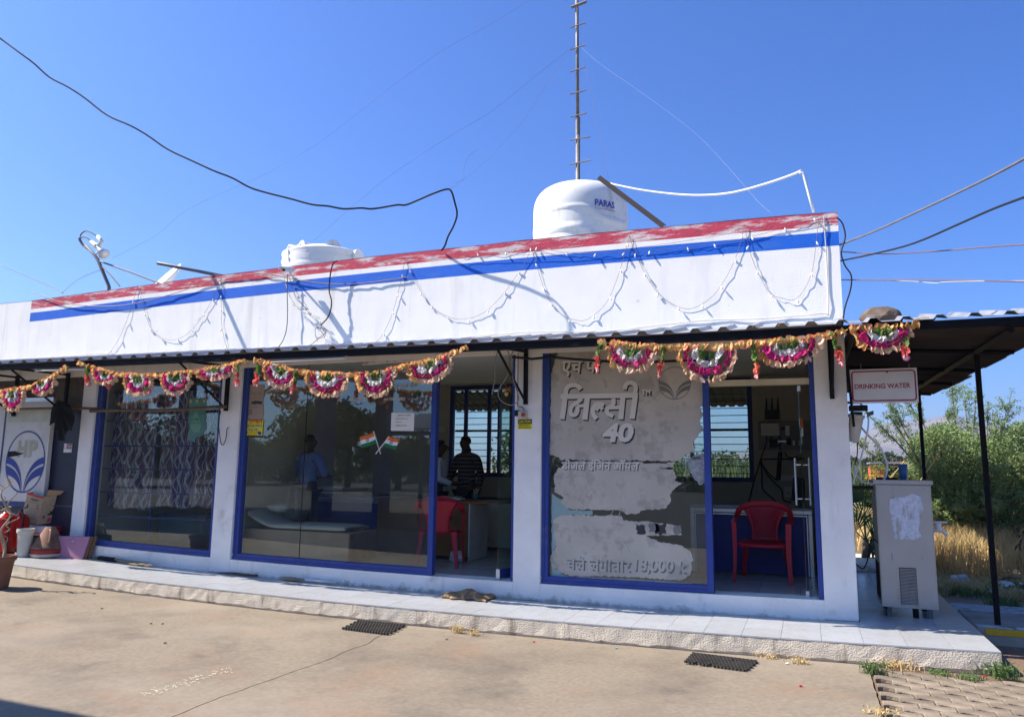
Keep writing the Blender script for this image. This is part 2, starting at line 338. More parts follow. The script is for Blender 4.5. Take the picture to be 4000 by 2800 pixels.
def emblem(parent,cx,cz,rx,rz,y,m,name='emblem',w=.045):
    """oval ring with two pairs of curved leaves"""
    mb=MB(); N=64
    def ring(a0,a1,k0,k1,n=N):
        g=[[Vector((cx+rx*k*math.sin(a0+(a1-a0)*i/n),y,cz+rz*k*math.cos(a0+(a1-a0)*i/n))) for k in (k0,k1)] for i in range(n+1)]
        mb.sheet(g)
    ring(0,2*math.pi,1-w,1)
    for sg in(-1,1):
        # leaves spring from the bottom centre and fan to the rim: (start angle on rim upper, lower)
        def leaf(u0,u1,b0,b1):
            n=14; g=[]
            for i in range(n+1):
                t=i/n
                def crv(ex,ez,bx):
                    # quadratic bezier from foot to rim point
                    fx,fz=bx,-.97; qx,qz=.06+bx,(-.97+ez)*.35+.28*ez+.05
                    qx=bx+.10; qz=ez-.12
                    a=(1-t)**2;b_=2*t*(1-t);c_=t*t
                    return a*fx+b_*qx+c_*ex, a*fz+b_*qz+c_*ez
                p0=crv(u0[0],u0[1],b0); p1=crv(u1[0],u1[1],b1)
                g.append([Vector((cx+sg*p0[0]*rx,y-.0004,cz+p0[1]*rz)),Vector((cx+sg*p1[0]*rx,y-.0004,cz+p1[1]*rz))])
            mb.sheet(g)
        leaf((.955,.16),(.985,-.05),.03,.045)
        leaf((.98,-.13),(.90,-.42),.075,.10)
    return mb.build(name,m,parent)
# ================================================================ GROUND
GZ=-.1765
mb=MB()
xs=[-600,-200,-80,-40,-25,-16]+[-12+.5*i for i in range(31)]+[6,9,14,22,40,80,160,300,600,1200,3000]; ys=[-900,-200,-60,-30,-16,-8,-4,-2,-1,0,1,2,3,4,6,9,14,22,35,60,120,300,700,1500,3500]
def gzf(x,y):
    z=-.215
    if y>6: z+= .12*math.sin(x*.31)*min(1,(y-6)/30)
    return z
mb.sheet([[Vector((x,y,gzf(x,y))) for y in ys] for x in xs][::-1]); g=mb.build('ground',m_soil,kind='structure',org=(0,0,0)); BEND.append(g)
# forecourt slab, split along its cracked joints
def Pz(a,z=GZ): q=P(a[0],a[1],z=z); return (q.x,q.y)
crackA=[Pz(a) for a in [(1480,2482),(1440,2510),(1330,2550),(1265,2580),(1150,2618),(1020,2665),(860,2720),(670,2797)]]+[(-3.9,-5.6),(-3.8,-8.5)]
def slab(poly,name='forecourt_slab'):
    mb=MB(); mb.poly([(x,y,GZ) for x,y in poly],(0,0,-.03)); o=mb.build(name,m_slab,kind='structure',org=(0,0,0))
    bm=bmesh.new(); bm.from_mesh(o.data); bmesh.ops.recalc_face_normals(bm,faces=bm.faces)
    for i in range(-60,10):   # rows of cuts so it can follow the sag
        bmesh.ops.bisect_plane(bm,geom=bm.verts[:]+bm.edges[:]+bm.faces[:],plane_co=(i*.5,0,0),plane_no=(1,0,0))
    bmesh.ops.triangulate(bm,faces=bm.faces)
    bm.to_mesh(o.data); bm.free(); BEND.append(o); return o
cj=jag(crackA,.012,.09,3,closed=False)+[crackA[-1]]
EDGEX=.40
slab([(-30,-.95),(-30,-8.5)]+[(x-.004,y) for x,y in cj[::-1]]+[(cj[0][0]-.004,-.95)])
slab([(cj[0][0]+.006,-.95)]+[(x+.006,y) for x,y in cj]+[(EDGEX,-8.5)]+jag([(EDGEX,-6),(EDGEX,-1.25)],.006,.1,5,closed=False)+[(EDGEX,-1.02),(EDGEX,-.95)])
# pavers
bed=MB().box(EDGEX+.01,6,-14,.25,-.24,GZ-.014,seg=.5).build('paver_bed',m_joint,kind='structure',org=(0,0,0)); BEND.append(bed)
pav=thing('paver_area',(EDGEX,-2,GZ),'interlocking zigzag concrete pavers beside the slab at the right corner','paving')
for k in('label','category'): del pav[k]
pav['kind']='structure'
def paver_mesh():
    L,Wd,am=.222,.108,.016; n=6; top=[];bot=[]
    for i in range(n+1):
        t=i/n; x=-L/2+L*t; w=am*math.sin(t*2*math.pi); top.append((x,Wd/2+w)); bot.append((x,-Wd/2+w))
    ring=bot+top[::-1]; mb=MB(); k=len(ring)
    vs=[(x,y,-.03) for x,y in ring]+[(x,y,-.004) for x,y in ring]+[(x*.95,y*.9+.0,.0) for x,y in ring]
    fs=[]
    for a in(0,k):
        for i in range(k): j=(i+1)%k; fs.append((a+i,a+j,a+k+j,a+k+i))
    for i in range(n): fs.append((2*k+i,2*k+i+1,2*k+(k-2-i),2*k+(k-1-i)))
    mb.add(vs,fs); return mb
pm=paver_mesh().build('paver',m_paver,pav,local=True); PVM=pm.data; first=True; cnt=0
for r in range(18):
    y=-1.26-r*.116
    for c_ in range(9):
        x=EDGEX+.13+c_*.23+(.115 if r%2 else 0)
        if x>2.3: continue
        o=pm if first else pm.copy()
        if not first: C.objects.link(o); o.parent=pav
        first=False; w=wloc(pav); o.location=Vector((x,y,GZ-.001+random.uniform(-.004,.003)))-w
        o.rotation_euler=(random.uniform(-.012,.012),random.uniform(-.012,.012),random.uniform(-.03,.03)); cnt+=1
# ================================================================ OFFICE BUILDING
bld=thing('office_building',(-5,0,0),'long white single storey office with red and blue stripes along its parapet','building')
BEND.append(bld)
YW=.0; TOP=4.192
mb=MB()
def fwall(mb,x0,x1,z0,z1,mi,y0=0,seg=.5):
    mb.cm=mi; n=max(1,int((x1-x0)/seg)); xs=[x0+(x1-x0)*i/n for i in range(n+1)]
    mb.sheet([[Vector((x,y0,z)) for z in (z0,z1)] for x in xs]); mb.cm=0
# parapet: front face in bands, then top, back, ends
XL=-11.80; XR=.40
fwall(mb,-16,XL,2.95,3.822,0); fwall(mb,-16,XL,3.822,3.979,0); fwall(mb,-16,XL,3.979,TOP-.13,0); fwall(mb,-16,XL,TOP-.13,TOP,0)
fwall(mb,XL,XR,2.95,3.822,0); fwall(mb,XL+.0,XR,3.822,3.979,1); fwall(mb,XL,XR,3.979,4.045,0)
fwall(mb,XL,XR,4.045,TOP,2)
def topf(mb,x0,x1,z,y0,y1):
    n=int((x1-x0)/.5); xs=[x0+(x1-x0)*i/n for i in range(n+1)]; mb.sheet([[Vector((x,y,z+(random.uniform(-.006,.006)))) for y in (y0,y1)] for x in xs])
mb.cm=0; topf(mb,-16,XR,TOP+.004,-.002,.14)
n=32; xs=[-16+(XR+16)*i/n for i in range(n+1)]; mb.sheet([[Vector((x,.14,z)) for z in (TOP,2.95)] for x in xs])
mb.add([(XR,0,2.80),(XR,.14,2.80),(XR,.14,TOP),(XR,0,TOP)],[(0,1,2,3)])
n=32; mb.sheet([[Vector((x,0,z)) for z in (2.80,2.95)] for x in [-16+(XR+16)*i/n for i in range(n+1)]])
mb.build('parapet_wall',[m_wall,m_blue,m_red],bld)
COLS=[(-10.42,-10.15),(-7.70,-7.358),(-3.237,-2.902),(.095,.40)]
for a,b in COLS: MB().box(a,b,.001,.24,.0,2.94).build('column',m_wall2,bld,bevel=.008)
# lintel behind the awning, sill walls
MB().box(-10.15,.095,.03,.22,2.90,2.95,seg=.5).build('lintel',m_wall2,bld)
for a,b,z in [(-10.15,-7.70,.1925),(-7.358,-3.237,.1925),(-2.902,.095,.1925)]:
    MB().box(a,b,.003,.24,-.01,z-.006,seg=.4).build('sill_wall',m_wall2,bld)
# interior shell
FZ=.19
MB().box(-10.3,.36,.24,4.6,.02,FZ-.012,seg=.5).build('floor_base',m_grout,bld)
mb=MB().box(-10.42,.38,.24,4.72,2.9,3.1,seg=.5); mb.build('roof_slab',m_ceil,bld)
MB().box(.28,.40,.24,4.72,0,2.9).build('side_wall',m_cream,bld)
MB().box(-10.42,-10.3,.24,4.72,0,2.9).build('side_wall',m_cream,bld)
MB().box(-7.62,-7.5,.24,3.6,FZ,2.9).build('partition_wall',m_cream,bld)
MB().box(-3.12,-3.02,.24,3.6,FZ,2.9).build('partition_wall',m_cream,bld)
# back wall with window holes
YB=3.6
q=P(2934,1473,y=YB); q2=P(2934,1881,y=YB); W4=(-2.06,q.x,q2.z,q.z)
q=P(1761,1507,y=YB); q2=P(2003,1862,y=YB); W2=(q.x,q2.x,q2.z,q.z)
mb=MB()
def bw(x0,x1,z0,z1): mb.box(x0,x1,YB,YB+.18,z0,z1,seg=.6)
prev=-10.3
for w in (W2,W4):
    bw(prev,w[0],0,2.9); bw(w[0],w[1],0,w[2]); bw(w[0],w[1],w[3],2.9); prev=w[1]
bw(prev,.28,0,2.9); mb.build('back_wall',m_cream,bld)
def back_window(w,cols):
    f=MB(); x0,x1,z0,z1=w; t=.07
    f.box(x0,x1,YB-.01,YB+.06,z0,z0+t,seg=.5); f.box(x0,x1,YB-.01,YB+.06,z1-t,z1,seg=.5); f.box(x0,x0+t,YB-.011,YB+.061,z0+t,z1-t); f.box(x1-t,x1,YB-.011,YB+.061,z0+t,z1-t)
    for c in cols: xx=x0+(x1-x0)*c; f.box(xx-.03,xx+.03,YB+.0,YB+.05,z0+t,z1-t)
    o=f.build('back_window',m_frame_d,bld)
    n=13
    for i in range(n):
        z=z0+t+(z1-z0-2*t)*(i+.5)/n; MB().tube([(x0+t,YB+.09,z),(x1-t,YB+.09,z)],.007 if i!=6 else .022,6).build('grille_bar',m_black,o)
    MB().box(x0+t,x1-t,YB+.025,YB+.029,z0+t,z1-t).build('pane',m_glass2,o)
back_window(W4,[.3]); back_window(W2,[.25,.62,.78])
# interior floor tiles as one laid floor (seen dimly)
for (x0,x1) in ((-7.5,-3.12),(-3.02,.28)):
    k=0; proto=None; T=.40
    nx=int((x1-x0)/T); ny=8
    tx=(x1-x0)/nx
    for i in range(nx):
        for j in range(ny):
            if proto is None:
                mbx=MB().box(-tx/2+.002,tx/2-.002,-T/2+.002,T/2-.002,-.012,0); proto=mbx.build('floor_tile',m_tile_in,bld,local=True); o=proto
            else: o=proto.copy(); C.objects.link(o)
            o.parent=bld; o.location=Vector((x0+tx*(i+.5),.25+T*(j+.5),FZ+random.uniform(-.0006,.0006)))-wloc(bld)
# ---- front windows
YF=.05
def frame(x0,x1,z0,z1,name='window_frame',t=.075,parent=bld,sides='LRTB'):
    f=MB(); y0,y1=YF,YF+.09
    if 'B' in sides: f.box(x0,x1,y0,y1,z0,z0+t,seg=.5); f.box(x0,x1,y0-.012,y0-.0005,z0,z0+t*.42,seg=.5)
    if 'T' in sides: f.box(x0,x1,y0,y1,z1-t,z1,seg=.5)
    if 'L' in sides: f.box(x0,x0+t,y0-.001,y1+.001,z0+t,z1-t); f.box(x0,x0+t*.45,y0-.012,y0-.0015,z0+t,z1-t)
    if 'R' in sides: f.box(x1-t,x1,y0-.001,y1+.001,z0+t,z1-t); f.box(x1-t*.45,x1,y0-.012,y0-.0015,z0+t,z1-t)
    o=f.build(name,m_frame,parent,bevel=.003); return o
ZS=.1925; ZT=2.90
win1=frame(-10.148,-7.702,ZS,ZT)
win2=frame(-7.356,-4.371,ZS,ZT,sides='LTB')
win3=frame(-2.9,-1.046,ZS,ZT,sides='LTB')
def pane(x0,x1,o,y=YF+.045,z0=ZS+.07,z1=ZT-.07): return MB().sheet([[Vector((x0+(x1-x0)*i/6,y,z)) for z in(z1,z0)] for i in range(7)]).build('glass_pane',m_glass,o)
pane(-10.08,-7.77,win1); pane(-7.29,-4.365,win2); pane(-2.83,-1.04,win3)
jx2=P(1345,2000,y=YF).x; MB().box(-6.30,-6.294,YF+.04,YF+.05,ZS+.07,ZT-.07).build('glass_joint',m_gap,win2)
# mullions (door jambs)
MB().box(-4.37,-4.30,YF-.02,YF+.07,ZS,ZT+.02).build('door_jamb',m_frame,win2,bevel=.004)
MB().box(-1.045,-.975,YF-.02,YF+.07,ZS,ZT+.02).build('door_jamb',m_frame,win3,bevel=.004)
MB().box(-3.275,-3.238,.03,.16,ZS,ZT).build('door_jamb',m_frame,bld); MB().box(.045,.094,.03,.16,ZS,ZT).build('door_jamb',m_frame,bld)
MB().box(-4.30,-3.275,YF,YF+.1,ZT-.06,ZT).build('door_head',m_frame,bld)
MB().box(-.975,.045,YF,YF+.1,2.37,2.43).build('door_head',mat('cream_bar',(.55,.50,.33),.6),bld)
# glass doors standing open, hinged at the right jambs
def gdoor(x0,y0,x1,y1,z0,z1,rail):
    d=MB(); a=Vector((x0,y0,0));b=Vector((x1,y1,0)); t=(b-a).normalized(); nrm=Vector((-t.y,t.x,0))
    o=MB().add([(x0,y0,z0),(x1,y1,z0),(x1,y1,z1),(x0,y0,z1),(x0+nrm.x*.01,y0+nrm.y*.01,z0),(x1+nrm.x*.01,y1+nrm.y*.01,z0),(x1+nrm.x*.01,y1+nrm.y*.01,z1),(x0+nrm.x*.01,y0+nrm.y*.01,z1)],[(0,1,2,3),(7,6,5,4),(0,3,7,4)]).build('glass_door',m_glass2,bld)
    mid=(a+b)/2
    if rail:
        MB().obox((mid.x,mid.y,z0+.05),(b-a)/2*1.0,nrm*.022,(0,0,.05)).build('bottom_rail',m_frame,o); MB().obox((x0,y0-.004,z0+.05),t*.003,nrm*.026,(0,0,.055)).build('rail_end',m_alu,o)
    return o,a,b,t,nrm
gdoor(-3.46,.10,-3.30,.88,.2,2.5,True)
q=P(3155,2325,z=.19); d3,a,b,t,nrm=gdoor(q.x,.14,q.x-.02,.95,.2,2.36,False)
for zz in (.215,2.33): MB().obox((q.x,.17,zz),t*.03,nrm*.016,(0,0,.03)).build('patch_fitting',m_alu,d3)
for s in(-1,1):
    mb=MB(); hy=.35; hx=q.x+s*.07
    mb.tube([(hx,hy,1.10),(hx,hy,1.60)],.012,8)
    for zz in(1.17,1.53): mb.tube([(hx,hy,zz),(q.x+s*.012,hy,zz)],.008,6)
    mb.build('handle',m_alu,d3)
# window 3 film -------------------------------------------------------
YFm=YF+.040
def Q(px,py,o=(2050,1280),s=.6969,y=YFm): v=P(o[0]+px*s,o[1]+py*s,y=y); return (v.x,v.z)
top=[(150,250),(165,190),(195,110),(1000,105),(1003,300),(998,420),(985,450),(1000,480),(980,520),(1000,560),(975,600),(940,640),(952,690),(905,705),(875,740),(790,745),(640,741),(300,741),(262,735),(200,738),(180,722),(140,705)]
mid=[(262,752),(300,745),(640,747),(662,757),(762,757),(842,752),(832,778),(760,785),(832,792),(850,830),(842,860),(890,868),(850,890),(812,930),(820,960),(790,1010),(650,1020),(640,1040),(562,1040),(540,1020),(250,1015),(200,980),(215,945),(166,920),(170,880),(160,840),(178,795),(215,770)]
low=[(205,1046),(540,1050),(552,1078),(700,1085),(790,1096),(872,1112),(880,1160),(680,1162),(760,1198),(870,1215),(930,1250),(945,1290),(936,1320),(930,1378),(880,1410),(600,1395),(420,1388),(268,1388),(205,1372),(150,1330),(142,1280),(176,1220),(160,1150),(160,1075),(182,1060)]
strip=[(272,1394),(420,1396),(600,1404),(936,1428),(942,1444),(600,1425),(320,1404)]
for i,pl in enumerate((top,mid,low,strip)): ngon('window_film',[Q(*p) for p in jag(pl,5 if i<3 else 2,8,i)],YFm,m_film,win3,th=.0008)
aq=[(150,925),(205,960),(250,1020),(380,1022),(380,1046),(205,1050),(165,1075),(170,1150),(178,1210),(150,1270),(150,1320),(205,1375),(262,1398),(150,1395)]
ngon('adhesive_residue',[Q(*p) for p in jag(aq,3,16,9)],YFm+.002,m_aqua,win3,th=.0005)
# film lettering
YL=YFm-.0015
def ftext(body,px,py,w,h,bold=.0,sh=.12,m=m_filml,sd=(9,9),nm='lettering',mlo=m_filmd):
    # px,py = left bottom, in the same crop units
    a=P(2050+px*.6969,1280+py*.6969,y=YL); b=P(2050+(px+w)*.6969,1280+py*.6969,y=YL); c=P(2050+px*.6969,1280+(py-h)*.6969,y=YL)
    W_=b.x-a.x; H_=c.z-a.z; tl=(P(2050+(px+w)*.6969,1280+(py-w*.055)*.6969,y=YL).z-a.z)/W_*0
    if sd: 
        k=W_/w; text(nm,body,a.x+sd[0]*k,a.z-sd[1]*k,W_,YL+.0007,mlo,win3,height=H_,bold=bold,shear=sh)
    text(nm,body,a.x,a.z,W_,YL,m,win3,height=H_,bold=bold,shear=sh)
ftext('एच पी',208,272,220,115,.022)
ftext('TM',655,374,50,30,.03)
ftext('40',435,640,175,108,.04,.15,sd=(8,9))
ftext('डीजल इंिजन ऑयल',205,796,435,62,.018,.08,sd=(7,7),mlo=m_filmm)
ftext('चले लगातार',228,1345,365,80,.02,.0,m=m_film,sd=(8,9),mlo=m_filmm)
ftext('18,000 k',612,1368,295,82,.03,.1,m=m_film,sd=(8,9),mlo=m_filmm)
ftext('ENGINE OILS',742,468,215,32,.02,.0,sd=None,m=m_seal)
# the big word, drawn stroke by stroke
def strokes(m,dy,dx,dz):
    mb=MB(); s=.3422; L=[
     ([(460,700),(450,820),(425,978)],58),([(465,700),(470,640),(500,600),(560,585),(610,600),(640,640)],52),
     ([(408,722),(1290,706)],58),
     ([(650,745),(600,790),(540,820),(515,880),(530,935),(580,935),(605,890),(600,830)],46),([(600,830),(700,825)],34),([(715,730),(685,985)],60),
     ([(905,820),(850,800),(800,815),(772,880),(790,940),(820,975)],50),([(815,880),(850,830),(890,870)],36),
     ([(1010,745),(1020,800),(985,835),(930,860),(945,920),(1010,945)],46),([(960,850),(1110,845)],40),([(1120,730),(1095,980)],58),
     ([(1260,730),(1225,975)],60),([(1250,700),(1275,620),(1245,570),(1190,560),(1150,585),(1140,640)],48)]
    for i,(pl,w) in enumerate(L):
        pts=[]; pl=[Vector(p) for p in pl]
        # densify
        d=[pl[0]]
        for a,b in zip(pl,pl[1:]):
            for k in range(1,4): d.append(a.lerp(b,k/3))
        for it in range(2): d=[d[0]]+[(d[j-1]+d[j]*2+d[j+1])/4 for j in range(1,len(d)-1)]+[d[-1]]
        g=[]
        for j,p in enumerate(d):
            t=(d[min(j+1,len(d)-1)]-d[max(j-1,0)]).normalized(); n_=Vector((-t.y,t.x))*w*.5
            r=[]
            for e in(p+n_,p-n_):
                v=P(2050+e.x*s,1300+e.y*s,y=YL); r.append(Vector((v.x+dx,YL+dy-.00012*i,v.z+dz)))
            g.append(r)
        mb.sheet(g)
    return mb.build('lettering',m,win3)
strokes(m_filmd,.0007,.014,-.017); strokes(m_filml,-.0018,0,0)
c_=P(2050+840*.6969,1280+308*.6969,y=YL); r_=P(2050+932*.6969,1280+308*.6969,y=YL).x-c_.x
a_=Q(720,165);b_=Q(960,432); MB().box(a_[0],b_[0],YL+.0006,YL+.0012,b_[1],a_[1]).build('emblem_patch',m_film,win3)
emblem(win3,c_.x,c_.z,r_,r_*1.02,YL-.0006,m_filmm)
# faint round seal and the torn picture scraps
c_=P(2050+400*.6969,1280+1000*.6969,y=YL)
for R_ in (.285,.20):
    mb=MB(); mb.sheet([[Vector((c_.x+r*math.sin(a),YL+.0004,c_.z+r*math.cos(a))) for r in (R_,R_-.008)] for a in [2*math.pi*i/48 for i in range(49)] if not (1.9<a<2.3 or 4.3<a<4.5)]); mb.build('round_seal',m_seal,win3)
def seal_fn(X,Z,R=.225,c=c_):
    a=-2.0+X/(R+.02)*1.0; return Vector((c.x+(R+Z)*math.sin(a),YL+.0002,c.z+(R+Z)*math.cos(a)))
text('lettering','ENGINE OIL THAT CARES',0,0,.80,0,m_seal,win3,height=.035,fn=seal_fn)
ftext('API',262,1010,95,28,.02,0,sd=None,m=m_seal)
for k,(px,py,w,h) in enumerate([(626,1150,52,52),(694,1135,60,48),(730,1152,62,60),(836,1150,38,48)]):
    rn=random.Random(k)
    pl=jag([(px,py),(px+w*.4,py+6),(px+w,py),(px+w*.9,py-h*.5),(px+w,py-h),(px+w*.3,py-h+8),(px,py-h)],7,12,20+k); ngon('picture_scrap',[Q(*p) for p in pl],YL-.0003,m_filmd if k%2==0 else m_filmm,win3)
# payment sticker (code left out)
pl=jag([(905,735),(950,712),(1005,700),(1025,760),(1020,860),(985,880),(940,830)],5,12,41); ngon('payment_sticker',[Q(*p) for p in pl],YL,mat('pale_sticker',(.30,.32,.34),.6,var=.3,scale=30),win3)
ftext('paytm',936,740,52,22,.03,.0,m=m_inkb,sd=None)
# window 2 stickers ---------------------------------------------------
def Q2(px,py,y=YFm): v=P(850+px*.6845,1300+py*.6845,y=y); return (v.x,v.z)
st=thing('brown_poster',(-7.2,YFm,1.8),'faded brown torn poster stuck inside the left edge of the middle window','poster')
ngon('sheet',[Q2(*p) for p in jag([(165,293),(266,291),(262,365),(258,390),(262,470),(256,490),(152,492)],2,14,3)],YFm,m_brownp,st)
def ptext(par,nm,body,px,py,w,h,m,o=(850,1300),s=.6845,y=None,bold=.0,sh=0):
    y=YFm-.001 if y is None else y
    a=P(o[0]+px*s,o[1]+py*s,y=y); b=P(o[0]+(px+w)*s,o[1]+py*s,y=y); c=P(o[0]+px*s,o[1]+(py-h)*s,y=y)
    return text(nm,body,a.x,a.z,b.x-a.x,y,m,par,height=c.z-a.z,bold=bold,shear=sh,tilt=(b.z-a.z)/(b.x-a.x)*.0)
ptext(st,'print','"ड्राईव्ह ट्रॅक',168,352,85,16,m_brownt); ptext(st,'print','कार्डस् येथे"',170,377,75,13,m_brownt); ptext(st,'print','Drive Track Plus',160,410,96,11,m_brownt,bold=.02); ptext(st,'print','Cards Here"',170,428,68,13,m_brownt,bold=.02)
a=Q2(157,470);b=Q2(196,436); ngon('print_card',[Q2(155,440),Q2(197,432),Q2(200,462),Q2(158,474)],YFm-.001,m_brownt,st)
ngon('torn_hole',[Q2(*p) for p in jag([(192,388),(225,386),(258,390),(250,402),(200,404)],3,8,8)],YFm-.0015,m_filmd,st)
yl=thing('warning_sticker',(-7.2,YFm,1.5),'yellow sticker warning that cameras are on, below the brown poster','sticker')
ngon('border',[Q2(*p) for p in [(151,490),(265,491),(257,595),(147,592)]],YFm,m_ink,yl); ngon('sheet',[Q2(*p) for p in [(153,493),(262,494),(255,584),(150,582)]],YFm-.0008,m_yellow,yl)
yy=YFm-.0016
ptext(yl,'print','सावधान',173,516,82,24,m_inkr,y=yy,bold=.03); ptext(yl,'print','सीसीटीव्ही कॅमेराज्',155,539,100,20,m_inkb,y=yy,bold=.015); ptext(yl,'print','चालू आहे.',176,559,54,17,m_inkb,y=yy,bold=.02)
ptext(yl,'print','िसद्धीिवनायक',172,571,56,11,m_inkr,y=yy); ptext(yl,'print','एन्टरप्राईजेस',174,583,50,10,m_inkr,y=yy)
ngon('print_mask',[Q2(*p) for p in [(153,560),(162,556),(171,560),(169,574),(162,584),(155,574)]],yy,m_ink,yl); ngon('print_camera',[Q2(*p) for p in [(229,559),(249,561),(250,576),(240,582),(228,572)]],yy,m_inkb,yl)
ngon('print_logo',[Q2(*p) for p in [(156,500),(168,500),(168,510),(156,510)]],yy,m_ink,yl)
# emergency paper
pp=thing('emergency_notice',(-4.8,YFm,1.9),'white paper sheet listing emergency numbers on the middle window','notice')
c4=[(992,452),(1124,455),(1119,558),(988,556)]
ngon('sheet',[Q2(*p) for p in c4],YFm,m_paper,pp)
for b_,px,py,w,h in [('EMERGENCY NUMBER',1028,471,74,6),('> POLICE 100 or 112',1013,491,72,7),('> FIRE 101',1013,510,38,6),('> AMBULANCE 102',1012,530,66,7)]: ptext(pp,'print',b_,px,py,w,h,m_ink,bold=.01)
# name strip and white cut letters
ns=thing('name_board',(-5.3,YFm-.02,2.5),'narrow cream board with blue lettering above the middle window','sign')
def Q2y(px,py): return Q2(px,py,YFm-.02)
ngon('board',[Q2y(828,141),Q2y(1225,110),Q2y(1225,150),Q2y(828,184)],YFm-.02,mat('cream_board',(.78,.75,.64),.6),ns,th=.008)
def stext(body,px0,py0,px1,py1,h,m,y=YFm-.0225,par=ns,bold=.012):
    a=P(850+px0*.6845,1300+py0*.6845,y=y); b=P(850+px1*.6845,1300+py1*.6845,y=y); c=P(850+px0*.6845,1300+(py0-h)*.6845,y=y)
    text('print',body,a.x,a.z,b.x-a.x,y,m,par,height=c.z-a.z,bold=bold,tilt=(b.z-a.z)/(b.x-a.x))
stext('िसद्धीिवनायक फ्युल सर्व्हिसेस',864,172,1050,158,24,m_inkb); stext('(आडगांव)',1054,160,1108,155,14,m_inkb); stext('पेट्रोल पंप',1146,158,1215,152,24,m_inkb)
cx_=P(850+845*.6845,1300+160*.6845,y=YFm-.0225); emblem(ns,cx_.x,cx_.z,.045,.05,YFm-.0225,m_mar)
wl=thing('window_lettering',(-5.4,YFm,2.1),'small white cut letters with sales officer phone line on the glass','lettering')
def stext2(*a_): stext(*a_[:-1],m_paper,YFm-.001,wl,bold=.02)
stext('२४ तास सेवा',1000,318,1140,303,34,mat('grey_letters',(.45,.44,.40),.6),YFm-.001,wl,.02)
stext('SALES OFFICER',758,388,852,386,19,m_paper,YFm-.001,wl,.02); stext('mo.7500552923',948,384,1068,382,17,m_paper,YFm-.001,wl,.01)
# crossed flags
def flag(cx,p0,p1,cl,lab):
    f=thing('small_flag',(cl[0][0],YFm-.002,cl[0][1]),lab,'flag','crossed tricolour flags on the glass')
    MB().tube([(p0[0],YFm-.006,p0[1]),(p1[0],YFm-.006,p1[1])],.006,6).build('stick',m_white,f)
    # cl: tl,tr,br,bl quad; three bands with a wave
    tl,tr,br,bl=[Vector((q[0],q[1],0)) for q in cl]
    for k,m in enumerate((m_saff,m_paper,m_fg)):
        g=[]
        for i in range(9):
            u=i/8; t_=tl.lerp(tr,u); b_=bl.lerp(br,u); wv=.010*math.sin(u*7+.5)
            r=[]
            for v in(k/3,(k+1)/3):
                q=t_.lerp(b_,v); r.append(Vector((q.x,YFm-.012+wv*.6,q.y+wv*.5)))
            g.append(r)
        MB().sheet(g).build('flag_band',m,f)
    c=(tl+tr+br+bl)/4; mb=MB(); R=.024
    mb.sheet([[Vector((c.x+r*math.sin(a),YFm-.022,c.y+r*math.cos(a))) for r in(R,R*.78)] for a in [2*math.pi*i/20 for i in range(21)]])
    for i in range(12):
        a=i*math.pi/6; d=Vector((math.sin(a),0,math.cos(a))); n_=Vector((math.cos(a),0,-math.sin(a)))*.0012
        o_=Vector((c.x,YFm-.0221,c.y)); mb.add([o_-n_,o_+n_,o_+d*R*.8],[(0,1,2)])
    mb.build('wheel_emblem',m_inkb,f)
def Q5(px,py): v=P(1150+px*.4357,1550+py*.4357,y=YFm-.006); return (v.x,v.z)
flag(0,Q5(710,302),Q5(772,508),[Q5(584,358),Q5(712,316),Q5(738,412),Q5(606,460)],'left flag of the crossed pair on the middle window')
flag(0,Q5(848,352),Q5(728,508),[Q5(838,348),Q5(940,376),Q5(912,466),Q5(796,444)],'right flag of the crossed pair on the middle window')
# window 1: torn sticker
def Q1(px,py,y=YFm): v=P(px*.6223,1300+py*.6223,y=y); return (v.x,v.z)
gs=thing('green_sticker',(-8.2,YFm,1.8),'torn green advertising sticker on the curtained left window','sticker')
ngon('sheet',[Q1(*p) for p in jag([(1186,408),(1292,404),(1293,600),(1270,640),(1232,650),(1222,682),(1184,670),(1190,600),(1183,560)],3,12,6)],YFm,m_greenp,gs)
ngon('print_drop',[Q1(*p) for p in [(1232,480),(1250,530),(1262,580),(1250,620),(1215,622),(1196,590),(1205,540),(1220,500)]],YFm-.0008,mat('sticker_pale',(.14,.30,.22),.6),gs)
ptext(gs,'print','0.75%',1202,548,46,16,m_fg,o=(0,1300),s=.6223,y=YFm-.0016,bold=.03); ptext(gs,'print','डीजल वर',1200,566,52,10,m_fg,o=(0,1300),s=.6223,y=YFm-.0016)
for px in(1190,1230,1275): ngon('print_logo',[Q1(px,416),Q1(px+14,415),Q1(px+14,436),Q1(px,437)],YFm-.001,m_gold,gs)
